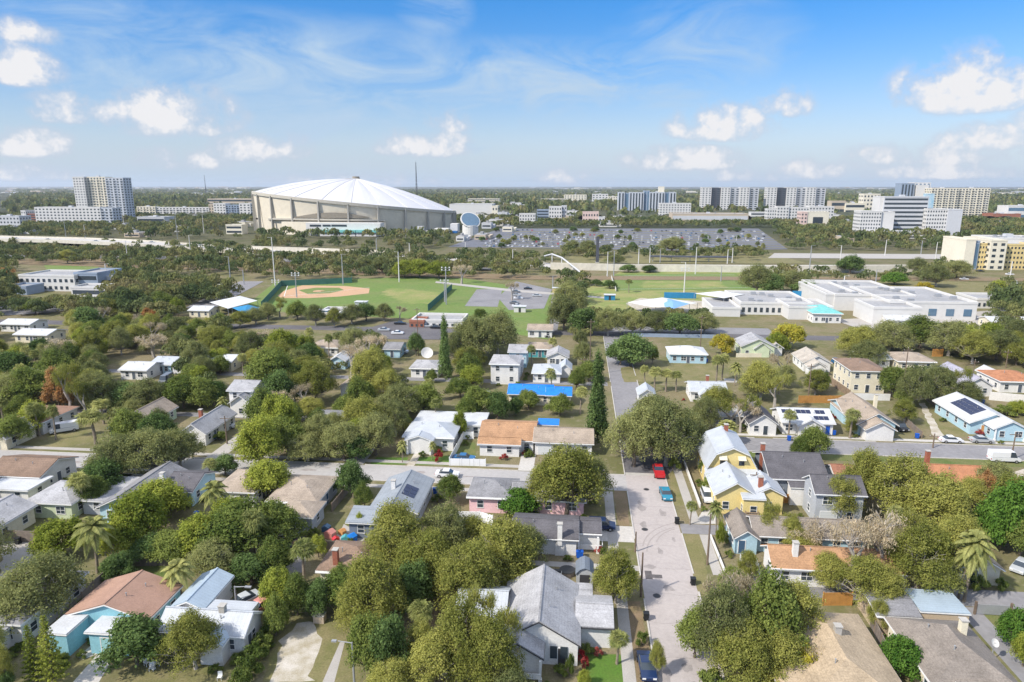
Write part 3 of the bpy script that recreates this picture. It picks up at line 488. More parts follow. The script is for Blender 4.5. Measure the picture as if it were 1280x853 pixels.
house('the brown roofed cottage', 'small cream cottage with rusty brown hipped roof and brick chimney', [pb((398, 713), (470, 713), 3, 7.5, 2.9, 'hx', 1.7, 'sh_brown', 'w_cream')], chim=(0, G(420, 700, 4)[0], G(420, 700, 4)[1], 5.6, 'brickred'), door=('s', .2, 'trim'))
# north of the cross street
house('the grey roofed portico house', 'white house with silver grey hipped roof and glazed front portico', [(-36, -25.6, 134.2, 142.5, 3.1, 'hx', 1.9, 'mt_silver', 'w_white'), (-35.2, -29.6, 132, 134.4, 3.1, 'gy', 1.0, 'mt_silver', 'w_white', .3), (-36, -20.5, 143, 151, 2.8, 'flat', 0, 'rf_white', 'w_white')], door=('s', .3, 'glass'), cols=[(-34.8, 131.7, 3.0), (-30, 131.7, 3.0)])
house('the tan roofed white house', 'white house with wide tan shingle roof behind a white fence', [(-19.8, -8.6, 134.5, 146, 3.0, 'gx', 1.7, 'sh_orange', 'w_white'), (-19.6, -11.4, 132.3, 134.6, 2.9, 'gx', .8, 'sh_orange', 'w_white')], door=('s', .35, 'glass'), win='all')
house('the beige flat house with a blue tarpaulin', 'beige low house with dull tan roof and a blue tarpaulin at the back', [(-8.2, 3.6, 134.0, 142.6, 3.0, 'gx', 1.4, 'sh_tan', 'w_white'), (-8.0, -3.8, 144, 147.5, 3.1, 'flat', 0, 'tarp', 'w_white', .3)], door=('s', .6, 'door'), garage=(0, -6.2, 'garage'))
house('the tarpaulined peach house', 'peach coloured house with bright blue tarpaulins over its roof', [pb((636, 492), (690, 493), 3, 7.5, 3.0, 'gx', 1.3, 'tarp', 'w_cream'), pb((684, 494), (713, 494), 3, 6, 3.0, 'gx', 1.2, 'tarp', 'w_cream')], door=('s', .3, 'trim_dark'))
house('the navy and white two storey house', 'two storey house, white above and navy below with two garage doors', [pb((613, 455), (648, 455), 6, 10, 6.0, 'hx', 1.4, 'sh_lgrey', 'w_white'), pb((614, 464), (647, 464), 3.0, .5, 3.1, 'flat', 0, 'w_navy', 'w_navy', .02)], door=None, garage=(1, G(623, 476)[0], 'garage'))
house('the white hip roofed cottage', 'white cottage with light grey metal hipped roof between palms', [pb((666, 466), (700, 466), 3, 9, 2.9, 'hx', 1.6, 'mt_silver', 'w_white'), pb((700, 460), (713, 460), 3, 6, 2.9, 'gy', 1.2, 'mt_silver', 'w_white')])
house('the small grey roofed cottage', 'small pale cottage with grey gable roof seen between trees', [pb((684, 446), (710, 446), 3, 8, 3.0, 'gy', 1.5, 'sh_lgrey', 'w_white')])
house('the teal walled house', 'teal walled house with tan hipped roof', [pb((660, 436), (690, 436), 3, 9, 2.9, 'hx', 1.3, 'sh_tan', 'w_teal')])
house('the narrow blue grey house', 'narrow two storey blue grey house with pale roof', [pb((636, 440), (658, 440), 5, 9, 5.0, 'gx', 1.2, 'sh_lgrey', 'w_lblue'), pb((632, 458), (652, 458), 3, 8, 3.4, 'gx', 1.2, 'sh_lgrey', 'w_grey')])
house('the white garage', 'small white garage with grey gabled roof beside the north street', [pb((799, 493), (819, 493), 2.8, 5.5, 2.8, 'gy', 1.4, 'mt_silver', 'w_white', .4)], door=None, win=False, garage=(0, G(809, 500)[0], 'metal_d'), name='garage', cat='garage')
house('the white metal roofed cottage', 'long white cottage with silver metal roof and brick chimney', [pb((864, 489), (908, 489), 3, 8, 3.0, 'gx', 1.3, 'mt_silver_x', 'w_white'), pb((876, 492), (890, 492), 3, 2, 2.9, 'gy', .9, 'mt_silver', 'w_white')], chim=(0, G(886, 480, 4)[0], G(886, 477, 4)[1], 5.8, 'brickred'))
house('the pale blue house', 'pale blue house with white hipped roof facing the open lot', [pb((838, 443), (883, 443), 3, 9, 3.1, 'hx', 1.7, 'rf_white', 'w_lblue')])
house('the beige cottage behind the great oak', 'beige cottage with grey roof partly hidden by the great oak', [(31.5, 38.5, 155, 163, 3.0, 'gx', 1.4, 'sh_lgrey', 'w_beige')])
house('the dark gabled cottage', 'white cottage with dark purple brown gable facing the east street', [pb((938, 528), (971, 529), 3, 10, 3.0, 'gy', 2.0, 'sh_dark', 'w_white')], door=('s', .6, 'glass'))
house('the pale green gabled house', 'pale green house with several steep grey gables', [pb((928, 432), (968, 432), 4, 10, 3.8, 'gy', 2.4, 'sh_lgrey', 'w_pgreen'), pb((944, 436), (962, 436), 3, 3, 3.2, 'gy', 1.8, 'sh_lgrey', 'w_pgreen'), pb((962, 434), (978, 434), 3, 6, 3.0, 'gy', 1.4, 'sh_pale', 'w_white')])
house('the craftsman cottage', 'small craftsman cottage with tan gables and brick porch', [pb((1006, 453), (1038, 453), 3, 11, 3.0, 'gy', 2.0, 'sh_pale', 'w_white'), pb((1012, 458), (1032, 458), 3, 3, 2.9, 'gy', 1.4, 'sh_pale', 'w_white')], chim=(0, G(1003, 452)[0], G(1003, 452)[1], 4.5, 'brickred'))
house('the cream two storey house', 'tall cream two storey house with brown hipped roof and long windows', [pb((1066, 464), (1107, 464), 6.2, 13, 6.2, 'hy', 1.5, 'sh_brown', 'w_cream', .5)], door=('s', .5, 'glass'))
house('the dull brown hip roofed house', 'wide low house with dull brown hipped roof among trees', [pb((1124, 452), (1168, 452), 3, 11, 3.0, 'hx', 1.7, 'sh_tan', 'w_cream')])
house('the white flat roofed annex', 'white cottage with pale flat metal roof beside the cream two storey house', [pb((1082, 448), (1112, 448), 3, 9, 2.9, 'gx', .9, 'rf_white', 'w_white')])
house('the lilac roofed house', 'white house with long lilac grey roof running back from the road', [pb((1206, 482), (1240, 482), 3, 16, 3.0, 'gy', 2.2, 'sh_purple', 'w_white')], door=('s', .5, 'glass'))
house('the orange tiled house', 'white house with orange tiled roof near the right edge of the view', [pb((1252, 478), (1300, 478), 3, 11, 3.2, 'hx', 1.8, 'rf_terra', 'w_white'), pb((1240, 470), (1256, 470), 3, 7, 2.9, 'gy', 1.2, 'rf_white', 'w_white')])
house('the solar roofed white house', 'white house with white metal roof carrying six groups of solar panels', [pb((980, 528), (1041, 528), 3, 9, 3.0, 'gx', 1.7, 'rf_white', 'w_white'), pb((1000, 531), (1028, 531), 3, 2.2, 2.9, 'gy', 1.4, 'rf_white', 'w_white')], solar=[(0, pb((980, 528), (1041, 528), 3, 9, 3.0, 'gx', 1.7, 'a', 'b')[0]+k, pb((980, 528), (1041, 528), 3, 9, 3.0, 'gx', 1.7, 'a', 'b')[2]+j, n, 1) for k, j, n in ((.4, 2.6, 2), (3.6, 2.6, 3), (7.8, 2.6, 2), (1.4, .6, 2), (7.0, .6, 3))], door=('s', .9, 'binblue'))
house('the tan craftsman house', 'tan roofed craftsman house with pale blue walls and crossed gables', [pb((1072, 528), (1120, 530), 3, 15, 3.0, 'gy', 2.4, 'sh_tan', 'w_lblue', .6), pb((1084, 535), (1118, 536), 3, 3, 2.9, 'gy', 1.6, 'sh_tan', 'w_white', .5), pb((1056, 515), (1080, 515), 3, 9, 3.0, 'gx', 1.6, 'sh_tan', 'w_lblue', .5)], chim=(0, G(1108, 505, 4)[0], G(1108, 505, 4)[1], 6.2, 'w_cream'))
house('the light blue solar house', 'light blue house with white roof and one large dark solar array', [(89, 98.5, 155.5, 171, 3.1, 'gy', 2.0, 'rf_white', 'w_lblue', .6), (92, 98.8, 151.8, 155.6, 3.0, 'gy', 1.6, 'rf_white', 'w_lblue', .4)], solar=((0, 90.2, 158, 3, 7),), door=('s', .3, 'w_orange'), cols=[(92.2, 151.6, 2.8), (98.4, 151.6, 2.8)])
# east side of the brick street
house('the yellow two storey house', 'yellow two storey house with silver barn shaped roof and two awnings', [(24.6, 33.4, 121.0, 131.5, 4.2, 'gambrel', 4.0, 'mt_silver', 'w_yellow', .5), (24.4, 33.6, 119.3, 121.0, 3.2, 'ss', .7, 'mt_silver', 'w_yellow', .3)], chim=(0, 29.5, 130, 9.4, 'brickred'), door=None)
house('the yellow bungalow', 'yellow bungalow with silver metal gables, brick chimney and front steps', [(24.4, 30.8, 110.8, 119.0, 3.9, 'gy', 2.0, 'mt_silver', 'w_yellow', .5), (30.8, 35.6, 111.3, 117.6, 3.8, 'gy', 1.2, 'mt_silver', 'w_yellow', .4), (28.6, 32.0, 109.4, 111.0, 3.6, 'ss', .4, 'mt_silver', 'w_yellow', .25)], chim=(1, 32.0, 112.5, 7.2, 'brickred'), door=None, win='all')
house('the dark grey roofed house', 'house with large charcoal shingle roof and white railed rear porch', [(35.2, 44.6, 117.2, 129.0, 4.3, 'gx', 2.4, 'sh_dark', 'w_dgrey', .5), (38.0, 42.0, 115.2, 117.0, 3.4, 'ss', .5, 'sh_dark', 'w_white', .2)], chim=(0, 35.0, 124, 8.2, 'brickred'), door=None)
house('the grey two storey garage house', 'light grey two storey garage house with charcoal roof and outside stair', [(40.0, 47.5, 108.6, 114.6, 5.6, 'gx', 1.8, 'sh_dark', 'w_grey', .4)], door=None, garage=(0, 42.2, 'garage'))
house('the blue doored cottage', 'low grey blue cottage with worn brown roof and white trim', [(24.8, 28.0, 97.6, 104.4, 2.9, 'gy', 1.1, 'sh_umber', 'w_lblue', .4), (28.0, 44, 98.6, 104.6, 2.9, 'gx', 1.4, 'sh_umber', 'w_lblue', .4)], door=('s', .3, 'w_navy'))
house('the peach roofed house', 'white house with long peach tan shingle roof and white chimney under the oak', [(28.4, 46, 88.9+.6, 95.0, 3.0, 'gx', 1.6, 'sh_orange', 'w_white', .5)], chim=(0, 31.4, 91, 6.0, 'w_white'), door=('s', .45, 'w_brick'))
house('the red brown roofed cottage', 'small white cottage with red brown roof between the grey houses', [(47.5, 55, 119.5, 127, 2.9, 'gx', 1.7, 'sh_red', 'w_white', .3)])
house('the terracotta roofed house', 'house with terracotta roof mostly hidden behind olive trees', [(64, 76, 119, 128, 3.2, 'gx', 2.0, 'rf_terra', 'w_orange', .4)], chim=(0, 66, 127, 6.6, 'brickred'))
house('the beige cottage by the white van', 'small beige cottage with pale roof near the white van', [(81, 88, 117, 126, 2.9, 'gy', 1.5, 'sh_pale', 'w_cream')])
house('the yellow cottage across the alley', 'small cream cottage with glazed white door, brick step and grey gable', [(54.5, 59.8, 92.3, 101, 2.8, 'gy', 1.6, 'sh_tan', 'w_cream', .4)], door=('s', .35, 'glass'), group=None)
house('the big tan roofed house', 'big tan grey shingled house at the bottom edge with wide crossed ridges', [(24.4, 35.0, 62.0, 78.4, 3.0, 'hy', 2.4, 'sh_beige', 'w_cream', .5), (22.6, 28, 65.5, 73.5, 2.9, 'hx', 1.7, 'sh_beige', 'w_cream', .5)], door=None, chim=(0, 30.4, 72, 6.0, 'concrete'))
house('the brown shingled house', 'brown shingled hip roofed house with cream chimney at the lower right', [(39.0, 47.4, 66.8, 78.2, 3.0, 'hy', 2.6, 'sh_umber', 'w_cream', .5), (41.2, 46.4, 64.6, 66.8, 2.9, 'ss', .8, 'sh_umber', 'w_white', .4)], chim=(0, 45.1, 74.2, 6.2, 'w_cream'), door=None)
house('the low grey garage', 'low garage with flat grey roof and tan annex behind the brown shingled house', [(38.2, 43.2, 79.6, 85.4, 2.7, 'gx', .5, 'sh_grey', 'w_tan', .2), (44.0, 49.8, 81.0, 85.8, 2.6, 'flat', 0, 'mt_blue', 'w_tan', .1)], door=None, win=False, name='garage', cat='garage')
# west and north-west
house('the rust roofed house', 'low house with rust brown roof behind palms at the left', [pb((8, 527), (54, 527), 3, 11, 2.9, 'hx', 1.6, 'rf_brownred', 'w_white')])
house('the grey gabled house at the left edge', 'small pale house with grey gable cut by the left edge', [pb((-18, 546), (9, 545), 3, 8, 2.9, 'gy', 1.6, 'sh_lgrey', 'w_cream')])
house('the green gabled house', 'pale green house with tan roof and white trimmed gable', [pb((136, 534), (172, 534), 3, 15, 3.0, 'gy', 2.0, 'sh_tan', 'w_green')])
house('the white house with the brick chimney', 'white house with blue grey roof and red brick chimney', [pb((226, 540), (256, 541), 3, 13, 3.0, 'gy', 1.9, 'sh_lgrey', 'w_white')], chim=(0, G(250, 528, 3)[0]+.4, G(250, 528, 3)[1], 6.0, 'brickred'), door=('e', .3, 'door'))
house('the tall white house', 'white two storey house with grey gabled front wing', [pb((285, 488), (316, 488), 6, 8, 6.0, 'gx', 1.3, 'sh_lgrey', 'w_white'), pb((288, 504), (313, 505), 3.5, 9, 3.8, 'gy', 1.8, 'sh_lgrey', 'w_white')], door=('e', .4, 'door'))
house('the white cottage between oaks', 'small white cottage with tan roof hemmed in by oaks', [pb((425, 483), (448, 483), 3, 12, 3.0, 'gy', 1.4, 'sh_tan', 'w_white')])
house('the grey flat roofed house', 'low house with grey flat roof half hidden by trees', [pb((386, 526), (426, 526), 2.8, 7, 2.8, 'gx', .7, 'sh_grey', 'w_grey')])
house('the white ranch house', 'white ranch house with pale grey roof near the satellite dish', [pb((513, 460), (548, 460), 3, 9, 2.9, 'hx', 1.4, 'sh_lgrey', 'w_white')])
house('the tan roofed house in the trees', 'white house with tan roof deep among the trees', [pb((386, 434), (422, 434), 3, 10, 2.9, 'hx', 1.6, 'sh_tan', 'w_white')])
house('the pale metal roofed cottage', 'small cottage with pale metal roof under a big olive tree', [pb((412, 450), (431, 450), 3, 9, 2.9, 'gy', 1.3, 'rf_white', 'w_lblue')])
# ------------------------------------------------------------------ vegetation
def leafquads(P, N, size, rs, asp=.62, droop=0.):
    n = len(P); rv = rs.normal(size=(n, 3)); N = N/np.linalg.norm(N, axis=1, keepdims=True)
    T = np.cross(N, rv); T /= np.linalg.norm(T, axis=1, keepdims=True)+1e-9; B = np.cross(N, T)
    T[:, 2] -= droop; s = (size*(.6+.8*rs.random(n)))[:, None]
    V = np.empty((n, 4, 3)); V[:, 0] = P-T*s*.5; V[:, 1] = P+B*s*asp*.5+N*s*.08; V[:, 2] = P+T*s*.5; V[:, 3] = P-B*s*asp*.5+N*s*.08
    return V.reshape(-1, 3)
def crown_mesh(seed, mt, H0=9., R0=5., leaves=7000, size=.42, lobes=11, low=.22, flat=1.15, gap=.46, top='round', spread=.76, sp=.26):
    rs = np.random.RandomState(seed); L = []
    for k in range(lobes):
        t = k*2.39996+rs.rand()*.7; u = (k+.5)/lobes
        if top == 'round': z = low+.1+(1-low-.24)*(1-u*.95); r = spread*math.sqrt(u)*(1.1-.45*u*(rs.rand()))
        else: z = low+.06+(1-low-.12)*(1-u); r = .28*u*spread/.62
        rr = (.13+.16*rs.rand()) if top == 'round' else (.20+.22*u)
        L.append((math.cos(t)*r*R0, math.sin(t)*r*R0, z*H0*(.84+.22*rs.rand()), rr*R0, rr*R0, rr*H0*.42*flat*(1.0 if top == 'round' else 1.2)))
    L = np.array(L); w = (L[:, 3]**2); w /= w.sum(); nC = leaves//5
    idx = rs.choice(len(L), nC*2, p=w); D = rs.normal(size=(nC*2, 3)); D /= np.linalg.norm(D, axis=1, keepdims=True); D[:, 2] = np.where(D[:, 2] < -.5, -D[:, 2], D[:, 2])
    rad = 1-.55*rs.rand(nC*2)**2.2; C = L[idx, :3]; Rr = L[idx, 3:]; P = C+D*Rr*rad[:, None]
    keep = np.array([noise.noise(Vector(p*.55)+Vector((seed*3.1, 0, 0)))*.5+.5 > gap-.12 and noise.noise(Vector(p*1.4)+Vector((0, seed*2.3, 5)))*.5+.5 > gap-.12 for p in P])
    P, D, idx = P[keep][:nC], D[keep][:nC], idx[keep][:nC]
    PP = np.repeat(P, 5, 0)+np.repeat(D+np.array([0, 0, .35]), 5, 0)*(np.tile(np.arange(5), len(P))*(.16*min(1, R0/4)))[:, None]+rs.normal(size=(len(P)*5, 3))*np.array([sp, sp, sp])*.72; NN = np.repeat(D, 5, 0)*.7+rs.normal(size=(len(PP), 3))*.42+np.array([0, 0, .3])
    V = leafquads(PP, NN, size, rs); Q = np.arange(len(V)).reshape(-1, 4)
    return npmesh('crown', V, Q, [mt]), L
def trunk_mesh(seed, L, H0, mt='bark', r=.34, low=.22, twigs=2, forks=True):
    rs = random.Random(seed); b = MB(); f = Vector((rs.uniform(-.2, .2), rs.uniform(-.2, .2), H0*low)); b.tube((0, 0, -.05), f, r*1.25, r*.85, 8)
    for q in L:
        c = Vector(q[:3]); mid = f.lerp(c, .5)+Vector((rs.uniform(-.4, .4), rs.uniform(-.4, .4), -.1*H0*.3)); b.tube(f, mid, r*.5, r*.3, 5); b.tube(mid, c, r*.3, r*.13, 5)
        for k in range(twigs):
            d = Vector((rs.uniform(-1, 1)*q[3], rs.uniform(-1, 1)*q[4], rs.uniform(-.1, 1)*q[5])); b.tube(c.lerp(mid, .4*rs.random()), c+d*1.12, r*.15, r*.05, 4)
    return b.mesh('trunk', mt)
def bare_mesh(seed, H0=9., R0=5.5, mt='bark_p'):
    rs = random.Random(seed); b = MB(); tips = []
    def br(p, d, l, r, k):
        e = p+d*l; b.tube(p, e, r, r*.68, 5 if k < 2 else 3)
        if k >= 5: tips.append(e); return
        for j in range(2 if rs.random() < .55 else 3):
            n = (d+Vector((rs.uniform(-1, 1), rs.uniform(-1, 1), rs.uniform(-.55, .6)))*.72).normalized(); br(e, n, l*rs.uniform(.62, .86), r*.64, k+1)
    br(Vector((0, 0, -.05)), Vector((.05, 0, 1)), H0*.24, .32, 0)
    zmax = max(t.z for t in tips); rr = max(math.hypot(t.x, t.y) for t in tips); sx, sz = R0/rr, H0*.95/zmax
    b.v = [(x*sx, y*sx, z*sz) for x, y, z in b.v]; tips = np.array([(t.x*sx, t.y*sx, t.z*sz) for t in tips])
    return b.mesh('trunk', mt), tips
TM = {}
def newtree(name, crown, trunk):
    r = bpy.data.objects.new(name, None); COL.objects.link(r); put('crown', crown, r); put('trunk', trunk, r); return r
KIND = dict(
 O=dict(n='oak_tree', w='dusky grey green oak', mt='lf_oak', H=9, R=5.6, lobes=50, leaves=22000, size=.245, gap=.52, bark='bark'),
 G=dict(n='broadleaf_tree', w='mid green leafy tree', mt='lf_mid', H=8, R=4.2, lobes=34, leaves=14000, size=.30, gap=.47, bark='bark'),
 L=dict(n='broadleaf_tree', w='bright lime green tree', mt='lf_lime', H=7, R=4.2, lobes=32, leaves=12500, size=.31, gap=.50, bark='bark'),
 Y=dict(n='broadleaf_tree', w='olive yellow tree', mt='lf_olive', H=10, R=5., lobes=52, leaves=22000, size=.235, gap=.53, bark='bark'),
 D=dict(n='broadleaf_tree', w='dark green dense tree', mt='lf_dark', H=7, R=3.8, lobes=24, leaves=10500, size=.34, gap=.42, bark='bark'),
 V=dict(n='broadleaf_tree', w='vivid green round tree', mt='lf_vivid', H=6, R=3.6, lobes=24, leaves=10500, size=.36, gap=.40, bark='bark'),
 A=dict(n='broadleaf_tree', w='golden yellow tree', mt='lf_gold', H=7, R=4, lobes=10, leaves=7000, size=.38, gap=.5, bark='bark'),
 R=dict(n='broadleaf_tree', w='rust brown tree', mt='lf_rust', H=7, R=4, lobes=10, leaves=7000, size=.38, gap=.5, bark='bark'),
 H=dict(n='shrub', w='bushy green shrub', mt='lf_mid', H=2.4, R=1.8, lobes=6, leaves=2600, size=.24, gap=.38, bark='bark', low=.05),
 E=dict(n='shrub', w='red leaved shrub', mt='lf_red', H=1.6, R=1.1, lobes=5, leaves=1400, size=.2, gap=.38, bark='bark', low=.05),
 J=dict(n='columnar_tree', w='tall dark columnar evergreen', mt='lf_dark', H=14, R=3., lobes=16, leaves=12000, size=.36, gap=.36, bark='bark', top='cone', low=.04))
for k, d in KIND.items():
    TM[k] = []
    for s in range(3 if k in 'OGYL' else 2 if k in 'DBH' else 1):
        c, L = crown_mesh(s*17+ord(k), d['mt'], d['H'], d['R'], d['leaves'], d['size'], d['lobes'], d.get('low', .2), 1., d['gap'], d.get('top', 'round'), sp=min(.34, d['R']*.085))
        TM[k].append((c, trunk_mesh(s+5, L, d['H'], 'bark_p' if (k in 'OY' and s > 0) else d['bark'], max(.09, d['R']*.055), d.get('low', .2), 3 if k in 'OY' else 2), d['H'], d['R'], d['n'], d['w']))
# bare moss hung trees
TM['B'] = []
for s in range(3):
    tr, tips = bare_mesh(s+3); rs = np.random.RandomState(s); n = 3000 if s != 1 else 5200
    P = tips[rs.randint(len(tips), size=n)]+rs.normal(size=(n, 3))*np.array([.4, .4, .4]); P[:, 2] -= rs.rand(n)*.7; V = leafquads(P, rs.normal(size=(n, 3)), .30, rs, .4, .8)
    TM['B'].append((npmesh('crown', V, np.arange(len(V)).reshape(-1, 4), ['lf_bare' if s != 1 else 'lf_olive']), tr, 9., 5.5, 'mossy_tree', 'pale half bare mossy tree'))
# norfolk pine
def norfolk(seed):
    rs = np.random.RandomState(seed); P, N = [], []; b = MB(); b.tube((0, 0, 0), (0, 0, 10), .2, .03, 7)
    for k in range(20):
        z = .9+k*.46; r = 2.7*(1-z/10.4)+.15
        for j in range(7):
            t = j*2*math.pi/7+k*.5; b.tube((0, 0, z), (math.cos(t)*r, math.sin(t)*r, z+.25*r), .04, .012, 3)
            for m in range(int(18*r)):
                u = .12+.88*rs.rand(); P.append((math.cos(t)*r*u+rs.normal()*.09, math.sin(t)*r*u+rs.normal()*.09, z+.25*r*u*u+rs.normal()*.07)); N.append(rs.normal(size=3)*.5+np.array([0, 0, 1]))
    V = leafquads(np.array(P), np.array(N), .34, rs, .5); return npmesh('crown', V, np.arange(len(V)).reshape(-1, 4), ['lf_lime']), b.mesh('trunk', 'bark')
TM['N'] = [(*norfolk(s), 10., 2.7, 'norfolk_pine', 'pointed yellow green pine with tiered branches') for s in (1,)]
# palms
def palm(seed, kind):
    rs = random.Random(seed); tr = MB(); Hh = 6.; c = MB(); lean = .25
    for k in range(8): tr.tube((lean*(k/8)**2, 0, Hh*k/8-.03), (lean*((k+1)/8)**2, 0, Hh*(k+1)/8), .2-.01*k+(.03 if k == 0 else 0), .19-.01*k, 8)
    O = Vector((lean, 0, Hh))
    nf = {'P': 54, 'Q': 30, 'K': 60}[kind]
    for i in range(nf):
        t = i*2.39996; e = 1.25-2.0*(i/nf)+rs.uniform(-.1, .1)      # elevation of the frond
        d = Vector((math.cos(t)*math.cos(e), math.sin(t)*math.cos(e), math.sin(e))); side = Vector((-math.sin(t), math.cos(t), 0))
        if kind == 'P':
            s = O+d*rs.uniform(.45, 1.1); c.tube(O, s, .025, .015, 3); up = side.cross(d)
            for j in range(-5, 6):
                a = j*.26; f = (d*math.cos(a)+side*math.sin(a)); tip = s+f*rs.uniform(.55, 1.1)-Vector((0, 0, rs.uniform(.2, .55))); m = s+f*.45+Vector((rs.uniform(-.06, .06), rs.uniform(-.06, .06), rs.uniform(-.1, .1))); w = (side*math.cos(a)-d*math.sin(a))*.06+Vector((0, 0, rs.uniform(-.04, .04)))
                c.poly([s, m-w, tip, m+w])
        else:
            ln_ = {'Q': 3.0, 'K': 2.7}[kind]; pts = []; n = 9; dr = {'Q': 1.5, 'K': .9}[kind]
            for k in range(n+1): u = k/n; pts.append(O+d*ln_*u*(1-.12*u)+Vector((0, 0, -dr*u*u)))
            for k in range(n):
                c.tube(pts[k], pts[k+1], .03*(1-k/n)+.008, .03*(1-(k+1)/n)+.008, 3); q = (pts[k+1]-pts[k]).normalized()
                for m in range(4):
                    p = pts[k].lerp(pts[k+1], m/4); wl = .62*math.sin(math.pi*min(.97, (k+m/4)/n*.85+.15))
                    for sg in (-1, 1):
                        tip = p+side*sg*wl+q*.28-Vector((0, 0, (.34 if kind == 'Q' else .1)*wl+.05*rs.random())); c.poly([p-q*.06, p+(tip-p)*.5-q*.08, tip, p+(tip-p)*.5+q*.09])
    return c.mesh('crown', 'lf_palm'), tr.mesh('trunk', 'palm_bark')
TM['P'] = [(*palm(1, 'P'), 6.9, 1.9, 'fan_palm', 'round headed fan palm'), (*palm(8, 'P'), 6.9, 1.9, 'fan_palm', 'round headed fan palm')]
TM['Q'] = [(*palm(2, 'Q'), 8.2, 3.0, 'feather_palm', 'feathery drooping palm')]
TM['K'] = [(*palm(3, 'K'), 8.0, 2.8, 'date_palm', 'stiff silvery date palm')]
# low poly versions for trees a few hundred metres away
FARM = []
for k, mt in enumerate(('lf_oak', 'lf_mid', 'lf_olive', 'lf_far', 'lf_lime', 'lf_dark')):
    for s in range(2):
        c, L = crown_mesh(k*5+s+60, mt, 9, 5.4, 1900, .85, 9, .12, 1., .44); FARM.append((c, trunk_mesh(s+k, L, 9, 'bark', .28, .15, 0), 9., 5.4, 'woodland_tree', {'lf_oak': 'grey green spreading tree', 'lf_mid': 'mid green spreading tree', 'lf_olive': 'olive yellow spreading tree', 'lf_far': 'dull green spreading tree', 'lf_lime': 'bright green spreading tree', 'lf_dark': 'dark green spreading tree'}[mt]))
PLANTS = []      # (root, x, y, height, radius, words, group)
RNG = random.Random(42)
def plant(k, x, y, h, r, var=None, pool=None, words=None, name=None):
    src = pool if pool else TM[k]; c, t, H0, R0, nm, w = src[var % len(src)] if var is not None else RNG.choice(src)
    o = bpy.data.objects.new(name or nm, None); COL.objects.link(o); o.location = (x, y, 0); o.rotation_euler = (0, 0, RNG.uniform(0, 6.28))
    o.scale = (r/R0*RNG.uniform(.9, 1.12), r/R0*RNG.uniform(.86, 1.1), h/H0); o.rotation_euler = (RNG.uniform(-.07, .07), RNG.uniform(-.07, .07), o.rotation_euler[2]); put('crown', c, o); put('trunk', t, o)
    if k in ('P', 'Q', 'K'): o.scale = (r/R0, r/R0, h/H0)
    PLANTS.append((o, x, y, h, r, words or w)); return o
def T(k, cx, top, bot, rx, var=None, words=None, name=None):
    """a tree surveyed by the extent of its crown"""
    base = bot-(.10*(bot-top) if k not in 'PQKN' else 0); x, y = G(cx, base)
    if k not in ('P', 'Q', 'K', 'N'): y += 0
    zc = S(x, y, 3)[2]; r = rx*zc/853; h = max(1.0, zfor(x, y+.3*r, top)); return plant(k, x, y, h, r, var, words=words, name=name)
